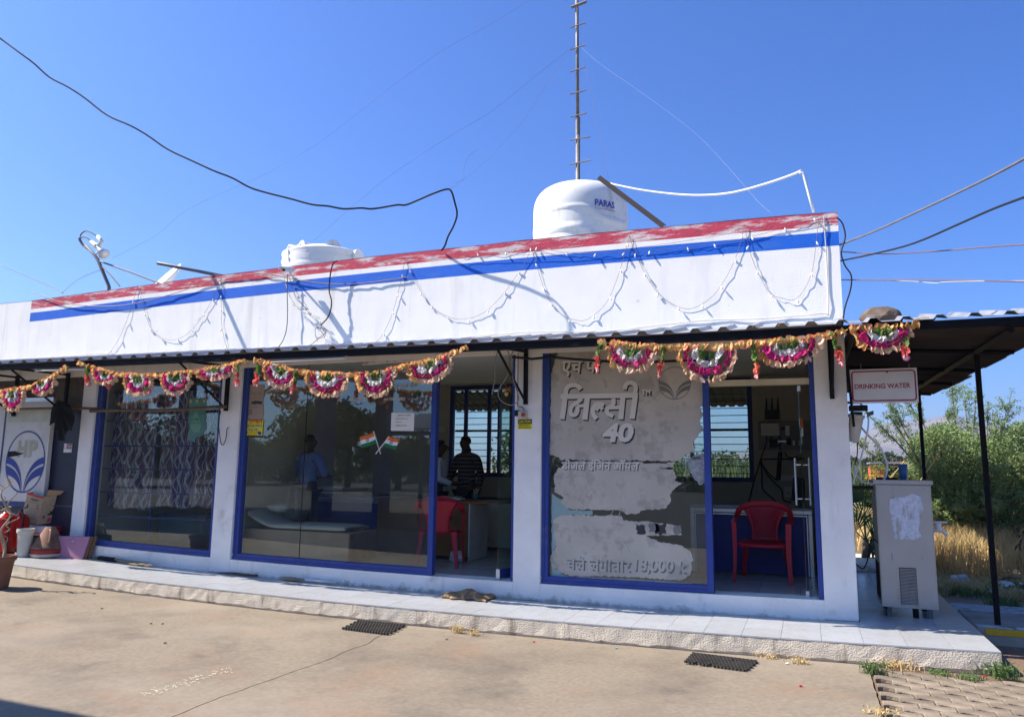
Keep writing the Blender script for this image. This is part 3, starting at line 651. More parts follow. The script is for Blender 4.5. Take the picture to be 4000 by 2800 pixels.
# ---- curtain and grille behind window 1
def curtmat():
    m=bpy.data.materials.new('curtain_fabric'); m.use_nodes=True; t=m.node_tree; b=t.nodes['Principled BSDF']; b.inputs['Roughness'].default_value=.8
    tc=t.nodes.new('ShaderNodeTexCoord'); sp=t.nodes.new('ShaderNodeSeparateXYZ'); t.links.new(tc.outputs['UV'],sp.inputs[0])
    def math_(op,a,bv): 
        n=t.nodes.new('ShaderNodeMath'); n.operation=op
        for i,v in enumerate((a,bv)):
            if v is None: continue
            if hasattr(v,'links'): t.links.new(v,n.inputs[i])
            else: n.inputs[i].default_value=v
        return n.outputs[0]
    fac=None
    for fr,ph,am,fx,th in ((19,0,.022,5.6,.90),(19,1.4,.026,9.1,.935),(19,2.4,.018,13.3,.965)):
        s_=math_('SINE',math_('ADD',math_('MULTIPLY',sp.outputs[1],fr),ph),None)
        xx=math_('ADD',sp.outputs[0],math_('MULTIPLY',s_,am)); w=math_('SINE',math_('MULTIPLY',xx,abs(fx)*6.283),None)
        g=math_('GREATER_THAN',w,th); fac=g if fac is None else math_('MAXIMUM',fac,g)
    mx=t.nodes.new('ShaderNodeMix'); mx.data_type='RGBA'; mx.inputs[6].default_value=(.10,.045,.11,1); mx.inputs[7].default_value=(.40,.42,.45,1)
    t.links.new(fac,mx.inputs[0]); t.links.new(mx.outputs[2],b.inputs['Base Color']); return m
m_curt=curtmat()
def curtain(x0,x1,z0,z1,y,lab):
    o=thing('curtain',(x0,y,z0),lab,'curtain','curtains behind the left window')
    n=70; g=[]; mb=MB()
    for i in range(n+1):
        u=i/n; x=x0+(x1-x0)*u; yy=y+.035*math.sin(u*(x1-x0)*32+math.sin(u*9))
        g.append([Vector((x,yy,z+ (.02*math.sin(u*14) if z==z0 else 0))) for z in [z0+(z1-z0)*k/8 for k in range(9)]])
    mb.sheet(g); c=mb.build('fabric',m_curt,o,smooth=True); uv=c.data.uv_layers.new(name='UVMap')
    for l in c.data.loops:
        v=c.data.vertices[l.vertex_index].co; uv.data[l.index].uv=((v.x)*1.0,(v.z))
    MB().tube([(x0-.05,y,z1),(x1+.05,y,z1)],.012,6).build('rod',m_steel,o); return o
a=P(670*.6223,1300+1070*.6223,y=.45); b=P(955*.6223,1300+1080*.6223,y=.45); c=P(1340*.6223,1300+1100*.6223,y=.45)
curtain(a.x,b.x,a.z-.02,2.55,.45,'left half of the purple curtain with silver wavy lines'); curtain(b.x+.06,c.x+.35,c.z,2.55,.47,'right half of the purple curtain with silver wavy lines')
gr=thing('window_grille',(-9,.2,.3),'dark metal grille of thin bars behind the left window glass','grille')
for py in(560,715,855,1000,1150):
    z=P(800*.6223,1300+py*.6223,y=.2).z; MB().tube([(-10.1,.2,z),(-7.75,.2,z)],.012,6).build('bar',m_frame_d,gr)
for px in(600,945): x=P(px*.6223,1300+1100*.6223,y=.2).x; MB().tube([(x,.205,.2),(x,.205,2.6)],.014,6).build('bar',m_frame_d,gr)
# cabinet dimly seen below the curtain
cb=thing('low_cabinet',(-9,1.2,FZ),'dim teal cabinet standing behind the left window below the curtain','cabinet')
MB().box(-9.6,-8.2,.9,1.5,FZ,.62,seg=.5).build('body',mat('teal_paint',(.05,.12,.14),.6),cb,bevel=.01); MB().box(-9.66,-8.14,.86,1.54,.62,.65).build('top',m_frame_d,cb)
# ================================================================ VERANDAH
ver=thing('verandah',(-5,-.5,0),'x','x')
for k in('label','category'): del ver[k]
ver['kind']='structure'; BEND.append(ver)
XE=1.385
# front plinth beam (wavy, chipped lower edge is the ground gap)
mb=MB(); n=200; g=[]
YP=-1.008
pts=[]
for i in range(n+1):
    x=-14+(XE+14)*i/n; j1=random.uniform(-.004,.004); lip=.012+random.uniform(-.008,.012)
    g.append([Vector((x,YP+.03,GZ-.05)),Vector((x,YP+.012+j1,GZ+lip)),Vector((x,YP+j1,GZ+lip+.012)),Vector((x,YP+random.uniform(-.003,.003),-.09)),Vector((x,YP+random.uniform(-.002,.002),-.016+random.uniform(-.003,.001))),Vector((x,YP+.012,-.0062)),Vector((x,.02,-.0062))])
mb.sheet(g); mb.add([(XE,YP,GZ-.05),(XE,0,GZ-.05),(XE,0,-.0062),(XE,YP,-.0062)],[(0,1,2,3)]); mb.build('plinth_face',m_plinth,ver)
MB().box(.41,XE,.0,6.2,GZ-.05,-.0063,seg=.4).build('side_plinth',m_plinth,ver)
TW=.335
MB().box(-14,XE-.01,YP+.012,-.004,-.0052,-.0036,seg=.4).build('grout_bed',m_grout,ver); MB().box(.412,XE-.01,-.0035,4.1,-.0053,-.0037,seg=.4).build('grout_bed',m_grout,ver)
proto=None
def tile(x0,x1,y0,y1,z=0):
    global proto
    w=x1-x0; d=y1-y0
    if proto is None: proto=MB().box(-.5,.5,-.5,.5,-.012,0).build('floor_tile',m_tile,ver,local=True); o=proto
    else: o=proto.copy(); C.objects.link(o); o.parent=ver
    o.scale=(w-.003,d-.003,1); o.location=Vector(((x0+x1)/2,(y0+y1)/2,z+random.uniform(-.0005,.0005)))-wloc(ver); o.rotation_euler=(random.uniform(-.001,.001),random.uniform(-.001,.001),0)
x=XE
while x>-13.2:
    for (y0,y1) in ((-1.014,-.93) if False else (YP-.004,-.676),(-.676,-.338),(-.338,-.004)):
        tile(x-TW,x,y0,y1)
    x-=TW
for j in range(12):
    y0=j*.338-.0; 
    for i in range(3): tile(.41+i*.325,.41+(i+1)*.325,y0,y0+.338)
# step at the back of the side passage
MB().box(.41,1.3,4.1,6.2,0,.05).build('passage_step',m_plinth,ver,bevel=.01)
# kerb at the right
kb=thing('painted_kerb',(2.5,.4,GZ),'broken concrete kerb with yellow and worn white paint right of the verandah','kerb')
MB().box(XE+.06,6,.34,1.35,GZ-.06,-.05,seg=.5).build('kerb_body',m_kerbc,kb,bevel=.02)
MB().box(XE+.14,6,.332,.338,-.115,-.055).build('yellow_band',m_kerby,kb); MB().box(XE+.08,6,.345,.47,-.0505,-.046).build('white_band',m_kerbw,kb)
MB().box(XE+.02,6,1.5,1.95,GZ-.1,-.07,seg=.5).build('white_edging',m_kerbw,kb,bevel=.01)
# ================================================================ AWNING
def zt(x): return (max(0,-1.5-x))*.0083
aw=thing('corrugated_awning',(-5,-.5,2.7),'long corrugated metal awning on a black beam across the shopfront','awning')
PIT_=.262; YA=-.99
def sheetmesh(x0,n_,yf,zf,yb,zb,m):
    prof=[]
    for i in range(n_):
        X=x0+i*PIT_; prof+= [(X,0),(X+.150,0),(X+.178,.036),(X+.228,.036)]
    prof.append((x0+n_*PIT_,0))
    g=[[Vector((x,yf,zf+h+zt(x))) ,Vector((x,yb,zb+h+zt(x)))] for x,h in prof]
    return MB().sheet(g)
x=-14.0; k=0
while x<2.4:
    sheetmesh(x-.01,4,YA-random.uniform(0,.02),2.775+random.uniform(0,.004)+(.004 if k%2 else 0),-.001,2.985,m_zinc).build('roof_sheet',m_zinc,aw,solid=.004); x+=4*PIT_; k+=1
def beam(name,x0,x1,y0,y1,z0,z1,m,par):
    mb=MB(); n=14; vs=[];fs=[]
    for i in range(n+1):
        X=x0+(x1-x0)*i/n; d=zt(X); vs+=[(X,y0,z0+d),(X,y1,z0+d),(X,y1,z1+d),(X,y0,z1+d)]
    for i in range(n):
        for k in range(4): l=(k+1)%4; fs.append((i*4+k,i*4+l,i*4+4+l,i*4+4+k))
    fs+=[(0,3,2,1),(n*4,n*4+1,n*4+2,n*4+3)]; mb.add(vs,fs); return mb.build(name,m,par)
beam('front_beam',-14,3.2,-.965,-.90,2.70,2.772,m_black,aw); beam('rear_beam',-14,.40,-.09,-.03,2.84,2.90,m_black,aw)
for px in(2050,): pass
for xb in(-11.9,-10.75,-7.576,-3.088,.258):
    b_=thing('awning_bracket',(xb,-.03,2.2),'black steel bracket','bracket','black steel brackets holding up the awning')
    MB().box(xb-.022,xb+.022,-.05,-.004,2.20,2.86).build('wall_bar',m_black,b_); MB().tube([(xb,-.03,2.23),(xb,-.93,2.72+zt(xb))],.017,4).build('strut',m_black,b_)
    MB().tube([(xb,-.03,2.83),(xb,-.93,2.74+zt(xb))],.017,4).build('top_bar',m_black,b_)
    b_['label']={-11.9:'black awning bracket above the white emblem panel',-10.75:'black awning bracket with a jacket hanging on it',-7.576:'black awning bracket on the pillar holding the bamboo pole',-3.088:'black awning bracket above the caution sign',.258:'black awning bracket on the last pillar beside the drinking water sign'}[xb]; b_['category']='bracket'
# side roof: sheets with ridges running to the right
sr=thing('side_roof',(1.2,3,2.6),'dark rusty corrugated side roof over the water cooler','roof')
def srz(x,y): return 2.815-.062*(x-.4)+.019*y
for k in range(7):
    y0=-.88+k*1.042; mb=MB(); prof=[]; m_=14
    for i in range(m_):
        Y=y0+i*.0744; prof+=[(Y,0),(Y+.0372,.020)]
    prof.append((y0+m_*.0744,0))
    xe=2.10+random.uniform(-.05,.05)
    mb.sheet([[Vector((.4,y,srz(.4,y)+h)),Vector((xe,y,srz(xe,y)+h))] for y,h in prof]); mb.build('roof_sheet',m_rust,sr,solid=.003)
MB().tube([(1.66,-.92,srz(1.66,-.92)-.035),(1.66,6.3,srz(1.66,6.3)-.035)],.032,4).build('rafter',m_black,sr)
for y in(0.55,2.3,4.1,6.1): MB().tube([(.42,y,srz(.42,y)-.03),(2.0,y,srz(2,y)-.03)],.022,4).build('purlin',m_black,sr)
MB().tube([(.46,-.9,srz(.46,-.9)-.035),(.46,6,srz(.46,6)-.035)],.025,4).build('rafter',m_black,sr)
pA=P(3830,2440,z=-.07); 
for k,(X,Y,lab) in enumerate([(1.67,pA.y,'near black steel post of the side roof standing on the kerb'),(1.67,P(3600,1700,x=1.67).y,'far black steel post of the side roof behind the cooler')]):
    p_=thing('roof_post',(X,Y,-.1),lab,'post','posts of the side roof'); MB().box(X-.024,X+.024,Y-.024,Y+.024,-.2,srz(X,Y)-.06).build('shaft',m_black,p_,bevel=.004); MB().box(X-.07,X+.07,Y-.07,Y+.07,-.075,-.06).build('base_plate',m_black,p_)
# rock on the awning
def blob(name,c,r,m,seed,label,cat,sub=2,amp=.35,par=None,group=None):
    bm=bmesh.new(); bmesh.ops.create_icosphere(bm,subdivisions=sub,radius=1)
    vs=[]
    for v in bm.verts:
        n_=mn.noise(v.co*1.3+Vector((seed,seed*2,0)))*amp+mn.noise(v.co*3.1+Vector((seed,0,seed)))*amp*.4; q=v.co*(1+n_); vs.append(Vector((c[0]+q.x*r[0],c[1]+q.y*r[1],c[2]+q.z*r[2])))
    fs=[tuple(x.index for x in f.verts) for f in bm.faces]; bm.free()
    mb=MB(); mb.add(vs,fs); return mb.build(name,m,par,label=label,cat=cat,group=group)
q=P(3445,1238,y=-.5); blob('rock',(q.x,-.5,2.925),(.20,.14,.10),m_rock,6,'brown rock weighing down the awning sheets beside the parapet','rock',amp=.3)
blob('rubble_piece',(q.x+.33,-.7,2.86),(.09,.06,.025),m_kerbc,8,'small grey lump of mortar on the awning right of the rock','rubble')
# ================================================================ ROOF THINGS
def tank1():
    y=1.75; a=P(2092,850,y=y); b=P(2450,850,y=y); cx=(a.x+b.x)/2; R=(b.x-a.x)/2*.985; zt_=P(2270,716,y=y).z-.10; base=3.1
    t=thing('water_tank',(cx,y,base),'big white plastic water tank with a blue brand name, beside the mast','tank')
    H=zt_-base; prof=[(R*.98,0)]
    z=0
    for i in range(1,70):
        z=i/69*(H-.36); prof.append((R*(1+.0*math.sin(z*11)),z))
    for a_ in range(1,9):
        th=a_/9*math.pi/2; prof.append((R*(.30+.70*math.cos(th)**.62) if a_<9 else .3*R,H-.36+.36*math.sin(th)**.9))
    prof.append((R*.30,H)); 
    mb=MB(); n=72; N=len(prof); vs=[];fs=[]
    for i,(r,z) in enumerate(prof):
        for k in range(n):
            t_=2*math.pi*k/n
            d=0
            if 2<i<66:
                ph=t_*3.0; w=.10*max(-1,min(1,1.6*math.sin(ph)))
                u=(z-w)/.33; fr=u-math.floor(u); d=.022*(1 if .40<fr<.56 else (max(0,1-abs(fr-.48-.11*(1 if fr>.48 else -1))/.04) if abs(fr-.48)>.08 else 1))*(.6+.4*math.sin(ph*.5))
            rr=r+d*0-(.0)+d; vs.append((cx+rr*math.cos(t_),y+rr*math.sin(t_),base+z))
    for i in range(N-1):
        for k in range(n): l=(k+1)%n; fs.append((i*n+k,i*n+l,i*n+n+l,i*n+n+k))
    fs.append(tuple((N-1)*n+k for k in range(n))); mb.add(vs,fs); mb.build('tank_body',m_tank,t,smooth=True)
    q=P(2350,712,y=y-.2); bm_=MB(); bm_.lathe([(.17,-.25),(.17,-.02),(.14,.03),(.07,.06)],20,(q.x,y-.22,q.z-.075)); bm_.build('lid_boss',m_tank,t,smooth=True)
    MB().lathe([(R*.32,H-.02),(R*.33,H+.04),(R*.2,H+.07),(.02,H+.075)],28,(cx,y,base)).build('lid',m_tank,t,smooth=True)
    # brand name wrapped on the shell
    a0=P(2320,815,y=y-R*.8)
    def wrap(cxp,zc,m,body,px0,px1,h,bold):
        vs,fs=texpts(body,1,bold); ax=min(v.x for v in vs);bx=max(v.x for v in vs);az=min(v.y for v in vs);bz=max(v.y for v in vs)
        # angle interval matched to the two pixel columns
        def ang(px,py):
            d=ray(px,py); d2=Vector((d.x,d.y,0)); o2=Vector((CAM.x-cx,CAM.y-y,0)); A=d2.dot(d2);B_=2*o2.dot(d2);C_=o2.dot(o2)-(R+.012)**2; dd=max(0,B_*B_-4*A*C_); tt=(-B_-math.sqrt(dd))/2/A; q=CAM+d*tt; return math.atan2(q.y-y,q.x-cx),q.z
        t0,z0=ang(px0,zc); t1,z1=ang(px1,zc+.0); out=[]
        for v in vs:
            u=(v.x-ax)/(bx-ax); th=t0+(t1-t0)*u; z=z0+(z1-z0)*0+(v.y-az)/(bz-az)*h; out.append((cx+(R+.034)*math.cos(th),y+(R+.034)*math.sin(th),z))
        mb=MB(); mb.add(out,fs); mb.build('lettering',m,t)
    wrap(0,812,m_inkb,'PARAS',2322,2396,.095,.035); wrap(0,824,m_inkb,'A Touch of Excellence',2320,2398,.026,.01)
tank1()
def tank2():
    y=1.25; a=P(1138,985,y=y); b=P(1408,985,y=y); cx=(a.x+b.x)/2; R=(b.x-a.x)/2; z0=P(1270,952,y=y-R).z; base=3.1
    t=thing('water_tank',(cx,y,base),'low white plastic water tank with three rounded lugs on its lid','tank')
    H=z0-base; prof=[(R*.97,0)]
    for i in range(1,30): z=i/30*H; prof.append((R*(.985+.018*math.sin(z*48) if z>H-.42 else .985),z))
    prof+= [(R,H),(R*1.0,H+.02),(R*.93,H+.05),(R*.6,H+.13),(R*.3,H+.15),(.02,H+.15)]
    MB().lathe(prof,56,(cx,y,base)).build('tank_body',m_tank,t,smooth=True)
    for k,(px,pz,ln) in enumerate([(1178,938,0),(1305,933,0),(1405,970,0)]):
        yy=y-R*.55 if k<2 else y-R*.1; q=P(px,pz,y=yy); r=.115
        # a half-round lug that runs to the lid's centre
        c2=Vector((cx,y,q.z-r+.0)); p0=Vector((q.x,yy,q.z-r)); d=(c2-p0); d.z=0; L=d.length*.75; d.normalize(); n_=Vector((-d.y,d.x,0)); g=[]
        for u in (0,1):
            rr=r*(1-.35*u); o_=p0+d*L*u
            g.append([o_+n_*rr*math.cos(th)+Vector((0,0,rr*math.sin(th)-.03*u)) for th in [math.pi*i/14 for i in range(15)]]+[o_-n_*rr+Vector((0,0,-.14)),o_+n_*rr+Vector((0,0,-.14))])
        mb=MB(); mb.sheet([r_+[r_[0]] for r_ in g]); m0=len(g[0]); mb.add(g[0],[tuple(range(m0))]); mb.build('lug',m_tank,t,smooth=False)
    def q_(px,py): return P(px,py,y=y-R*.9)
    MB().tube([q_(1174,965),q_(1150,966),q_(1132,962),q_(1129,968),q_(1130,985),q_(1140,1060)],.033,10).build('outlet_pipe',m_pvc,t,smooth=True)
    MB().tube([q_(1176,965),q_(1166,965.5)],.05,12).build('pipe_collar',m_pvc,t)
tank2()
def mast():
    y=2.75; b=P(2258,740,y=y); t=thing('mast',(b.x,y,3.1),'tall thin steel pipe mast with short rungs behind the big water tank','mast')
    top=P(2253,-60,y=y); j=P(2257,500,y=y)
    MB().tube([(b.x,y,3.1),(j.x,y,j.z)],.036,10).build('lower_pipe',m_steel,t,smooth=True); MB().tube([(j.x,y,j.z-.02),(top.x,y,top.z)],.028,10).build('upper_pipe',m_steel,t,smooth=True)
    MB().tube([(j.x,y,j.z-.12),(j.x,y,j.z+.18)],.041,8).build('joint_sleeve',m_steel,t)
    for i,(x0,y0,x1,y1) in enumerate([(2232,28,2291,6),(2227,107,2287,89),(2228,194,2287,175),(2228,280,2287,261),(2226,367,2288,352),(2229,456,2292,440),(2227,547,2306,533),(2225,642,2309,624)]):
        a=P(x0,y0,y=y-.04); c=P(x1,y1,y=y-.04); MB().tube([a,c],.026 if i==0 else .011,6).build('rung',m_steel,t)
    return y
ym=mast()
def wire(pts,r,m,label,name='wire',cat='wire',group=None,par=None,n=5):
    """pts: (px,py,y)"""
    w=[P(*p[:2],y=p[2]) for p in pts]
    return MB().tube(w,r,n).build(name,m,par,label=label,cat=cat,group=group,smooth=True)
def dens(pts,k=4):
    """smooth a pixel polyline by Catmull-Rom"""
    out=[]; n=len(pts)
    for i in range(n-1):
        p0=pts[max(i-1,0)];p1=pts[i];p2=pts[i+1];p3=pts[min(i+2,n-1)]
        for j in range(k):
            t=j/k; out.append(tuple(.5*((2*b)+(-a+c)*t+(2*a-5*b+4*c-d)*t*t+(-a+3*b-3*c+d)*t**3) for a,b,c,d in zip(p0,p1,p2,p3)))
    out.append(pts[-1]); return out
def F(l,y0,y1=None,s=1.7422):
    n=len(l); y1=y0 if y1 is None else y1
    return [(a*s,b*s,y0+(y1-y0)*i/(n-1)) for i,(a,b) in enumerate(l)]
wire(dens(F([(-20,85),(0,97),(40,125),(75,150),(110,180),(150,200),(190,225),(240,262),(290,283),(330,305),(375,335),(430,360),(480,382),(520,397),(560,418),(600,430),(650,442),(700,455),(735,458),(770,464),(810,462),(830,464),(850,462),(890,455),(910,455),(940,443),(970,430),(1000,420),(1012,424),(1020,450),(1025,475),(1018,500),(1005,525),(998,545),(990,557)],-2.2,-.02)),.012,m_cable,'thick black cable sagging across the sky down to the parapet',name='power_cable',cat='cable')
G_='thin wires strung over the roof'
for k,(l,y0,y1,m,r,lab) in enumerate([
 ([(1290,100),(1200,170),(1100,250),(1000,310),(880,390),(800,455),(705,540)],ym,.6,m_wire,.0016,'thin guy wire from the mast down left to behind the low tank'),
 ([(1290,100),(1230,180),(1180,260),(1100,350),(1030,410),(1000,425)],ym,.5,m_wire,.0016,'thin guy wire from the mast down to the black cable end'),
 ([(1195,-10),(1100,50),(1000,105),(900,175),(790,262),(700,330),(600,390),(560,410),(470,450),(400,490),(350,535),(250,590)],4,1,m_wire,.0018,'long thin wire crossing the whole sky above the low tank'),
 ([(225,605),(190,618),(165,633),(140,655)],1,.2,m_wire,.004,'short drooping thin wire left of the antenna'),
 ([(0,592),(60,618),(110,640),(142,656)],.6,.1,m_wire,.005,'thin wire slanting down at the far left edge'),
 ([(1298,100),(1350,145),(1450,215),(1560,300),(1640,385),(1700,455),(1728,480)],ym,.5,m_wirew,.0008,'pale thin guy wire from the mast down to the right'),
 ([(1305,135),(1320,180),(1335,260),(1350,330),(1364,400)],ym,2,m_wire,.002,'thin cable from the mast to the big tank'),
 ([(1072,335),(1050,350),(1040,380),(1040,400),(1020,410)],.4,.2,m_wire,.0018,'faint curl of thin wire near the black cable loop'),
 ([(1881,562),(1980,568),(2100,563),(2200,555),(2310,547)],.3,-2,m_wire,.006,'thin dark wire running right from the parapet end'),
 ([(1884,626),(2000,627),(2150,628),(2310,631)],.3,-2,m_wire,.006,'lowest level wire running right from the parapet end'),
 ([(1986,628),(2050,630),(2100,634),(2130,630),(2310,628)],.4,-1.8,m_wirew,.003,'loose pale thread hanging beside the lowest wire'),
]): wire(dens(F(l,y0,y1)),r,m,lab,group=G_)
wire(dens(F([(1880,548),(1960,518),(2050,478),(2150,432),(2230,393),(2310,350)],.1,-3)),.010,m_steel,'thick white cable rising right from the parapet end',name='power_cable',cat='cable')
wire(dens(F([(1885,583),(1960,568),(2050,545),(2150,503),(2230,468),(2310,438)],.1,-3)),.009,m_cable,'thick black cable rising right from the parapet end',name='power_cable',cat='cable')
wire(dens([(3268,850,-.02),(3290,872,-.02),(3302,925,-.03),(3286,985,-.04),(3300,1035,-.03),(3325,1075,-.04),(3322,1130,-.03),(3300,1200,-.02),(3292,1262,-.03)]),.008,m_cable,'black wire looping down the right end of the parapet',name='hanging_wire')
# white arched pipe, steel angle, overhanging conduit
wire(dens([(2375,711,1.5),(2500,738,1.3),(2640,757,1.1),(2760,762,.9),(2870,752,.7),(2990,722,.5),(3090,690,.3),(3130,673,.2)]),.015,m_pvc,'white plastic pipe bowed between the big tank and the right parapet',name='plastic_pipe',cat='pipe',n=8)
pe=wire([(3122,676,.2),(3133,672,.2),(3140,684,.2),(3160,760,.2),(3178,828,.18)],.015,m_pvc,'white pipe standing up from the right end of the parapet',name='plastic_pipe',cat='pipe',n=8)
a=P(2338,690,y=.45);b=P(2592,884,y=.2); mb=MB(); d=(b-a).normalized(); n_=d.cross(Vector((0,1,0))).normalized(); mb.obox((a+b)/2,(b-a)/2,n_*.03,(0,.003,0)); mb.obox((a+b)/2+n_*.028+Vector((0,.03,0)),(b-a)/2,n_*.003,(0,.03,0)); mb.build('steel_angle',mat('rusty_angle',(.022,.016,.018),.8),label='rusty steel angle bar leaning against the big tank and parapet',cat='steel bar')
pi=thing('conduit_pipe',P(829,1070,y=.05),'grey pipe sticking out over the parapet with a long shadow below','pipe')
q1=P(829,1068,y=.0); q0=P(613,1028,y=-.52); q0b=P(640,1034,y=-.46); MB().tube([q1+(q1-q0)*.3,q0],.024,10).build('shaft',m_steel,pi,smooth=True); MB().tube([q0,q0+(q0-q1).normalized()*.003],.017,10).build('dark_bore',m_gap,pi)
# satellite dish with its arm
def dish():
    y=.9
    def q(px,py,dy=0): return P(200+px*.3049,830+py*.3049,y=y+dy)
    t=thing('satellite_dish',(q(740,960).x,y,3.1),'white satellite dish with receiver arm and curled grey cables on the left roof','satellite dish')
    b=q(740,960); MB().tube([(b.x+.2,y,3.1),q(740,950),q(600,620),q(560,560),q(440,430)],[.03,.03,.03,.026,.026],8).build('mast_arm',m_plug,t,smooth=True)
    MB().tube([q(610,630),q(1000,745),q(1400,880)],.016,6).build('strut',m_plug,t); MB().tube([q(640,690),q(760,800),q(880,940)],.012,6).build('strut',m_steel,t)
    MB().tube([q(*p) for p in dens([(480,490,0),(400,430,0),(350,350,0),(390,325,0),(450,330,0),(520,385,0)])] if False else [P(200+p[0]*.3049,830+p[1]*.3049,y=y) for p in dens([(480,490),(400,430),(352,350),(390,325),(450,330),(520,385)])],.013,6).build('cable',m_plug,t,smooth=True)
    MB().tube([P(200+p[0]*.3049,830+p[1]*.3049,y=y+.03) for p in dens([(420,440),(375,360),(380,290),(440,245),(510,265),(600,320)])],.013,6).build('cable',m_plug,t,smooth=True)
    MB().tube([q(515,390),q(575,440)],.05,8).build('receiver',m_white,t); MB().tube([q(600,320),q(650,375),q(600,435)],.038,8).build('receiver',m_white,t,smooth=True)
    MB().tube([q(590,440),q(630,485),q(680,540)],[.03,.03,.10],14).build('feed_horn',m_white,t,smooth=True); MB().tube([q(625,490),q(580,540)],.022,6).build('clamp',m_white,t)
    c=q(1430,880,.35); ax=(q(1640,760,.35)-q(1180,900,.35))*.5; ax=Vector((ax.x,0,ax.z)); nrm=Vector((-.35,-.72,.60)).normalized(); u=(ax-nrm*ax.dot(nrm)).normalized(); v=nrm.cross(u).normalized(); R=ax.length*1.02; g=[]
    c=q(1450,840,.35)
    for i in range(9):
        r=R*i/8; g.append([c+u*math.cos(a)*r+v*math.sin(a)*r*.9-nrm*(.10*(1-(i/8)**2)) for a in [2*math.pi*k/32 for k in range(33)]])
    MB().sheet(g).build('dish',m_white,t,smooth=True,solid=.02)
    MB().tube([c-nrm*.1,c-nrm*.3,(c.x,c.y,3.1)],.03,8).build('dish_stand',m_steel,t)
dish()
# cctv camera with bracket
def cctv():
    y=-.16
    def q(px,py,yy=y): return P(1000+px*.2178,880+py*.2178,y=yy)
    t=thing('security_camera',q(600,900,-.02),'white bullet security camera on the parapet stripe','camera')
    a=q(500,785,-.30);b=q(660,800,-.14); d=(b-a).normalized(); MB().tube([a,b],.030,14).build('body',m_white,t,smooth=True)
    MB().tube([a-d*.004,a+d*.002],.026,14).build('lens_glass',m_gap,t)
    n_=d.cross(Vector((0,0,1))).normalized(); up=n_.cross(d); g=[]
    for i in range(6):
        p=a-d*.06+(b-a+d*.07)*i/5; g.append([p+n_*.040*math.cos(th)+up*.040*math.sin(th) for th in [math.pi*k/10 for k in range(11)]])
    MB().sheet(g).build('hood',m_white,t,smooth=True,solid=.003)
    MB().tube([q(610,835,-.18),q(630,880,-.12),q(700,970,-.01)],.014,8).build('bracket',m_white,t,smooth=True); MB().tube([q(700,965,-.02),q(702,972,-.003)],.035,12).build('wall_plate',m_white,t)
cctv()
# ================================================================ STRING LIGHTS AND WIRES ON THE PARAPET
A7=lambda l,y=-.05:[(a*.6969,800+b*.6969,y) for a,b in l]
A8=lambda l,y=-.05:[(1800+a*.6969,600+b*.6969,y) for a,b in l]
A3=lambda l,y=-.05:[(a*.8711,1000+b*.8711,y) for a,b in l]
def bulbmesh():
    mb=MB(); mb.lathe([(.006,0),(.009,-.012),(.010,-.02)],7); mb.cm=1; mb.lathe([(.011,-.018),(.0135,-.032),(.012,-.045),(.004,-.058),(.001,-.060)],8); return mb
BULB=None
def lightstring(pts,label,step=.30,bulbs=True,m=m_wire,y=-.016,r=.0021,group='string lights draped on the parapet'):
    pp_=dens(pts,5); w=[P(a,b,y=y+random.uniform(-.004,.004)) for a,b,_ in pp_]
    t=thing('string_light' if bulbs else 'wall_wire',w[0],label,'string light' if bulbs else 'wire',group)
    MB().tube(w,r,5).build('wire',m,t); 
    if 0: MB().tube([p+Vector((random.uniform(-.004,.004),.006,random.uniform(-.006,.006))) for p in w],r*.8,4).build('wire',m,t)
    if not bulbs: return t
    global BULB
    L=0; nxt=step*.6
    for a,b in zip(w,w[1:]):
        L+=(b-a).length
        if L>nxt:
            nxt+=step*random.uniform(.85,1.15)
            if BULB is None: BULB=bulbmesh().build('bulb',[m_white,m_paper],t,local=True,smooth=True); o=BULB
            else: o=BULB.copy(); C.objects.link(o); o.parent=t
            o.location=b-wloc(t)+Vector((0,-.004,-.004)); o.rotation_euler=(random.uniform(-.5,.1),random.uniform(-.5,.5),random.uniform(0,3)); o.scale=(.75,.75,.85)
    return t
lightstring(A7([(770,458),(740,560),(690,695),(640,790),(580,860)]),'light string hanging left of the second loop, nearest the left end',.32)
lightstring(A7([(770,458),(800,560),(840,680),(900,738),(970,755),(1050,718),(1120,640),(1180,545),(1240,405)]),'leftmost full loop of the light string')
lightstring(A7([(1240,405),(1240,580),(1245,690),(1270,790),(1300,830)]),'light string hanging straight down beside the pipe shadow',.28)
lightstring(A7([(2270,290),(2255,385),(2230,495),(2195,620),(2140,735),(2080,790)]),'light string hanging down right of the tangled wires')
lightstring([(1577,1000,0),(1620,1091,0),(1664,1170,0),(1720,1222,0),(1799,1248,0),(1882,1226,0),(1951,1165,0),(2009,1088,0),(2058,1008,0),(2075,960,0)],'loop of lights right of the hanging string, second full loop')
lightstring(A8([(395,515),(430,640),(490,810),(570,905),(620,928),(705,932),(810,845),(865,730),(910,590),(945,455)]),'loop of lights below the big tank, third full loop')
lightstring(A8([(945,455),(990,580),(1060,715),(1140,810),(1270,870),(1400,810),(1490,690),(1550,560),(1590,400)]),'loop of lights right of the tank, fourth full loop')
lightstring(A8([(1590,400),(1620,540),(1660,650),(1730,775),(1800,808),(1885,810),(1960,690),(1985,560),(2005,400),(2030,362)]),'rightmost loop of the light string')
lightstring(A8([(0,565),(120,548),(250,545),(395,515),(560,545),(700,555),(840,555),(970,550),(1120,540),(1270,525),(1420,510),(1570,485),(1720,450),(1880,405),(2030,358)]),'nearly straight row of lights along the stripes',.36)
GW='plain wires on the parapet'
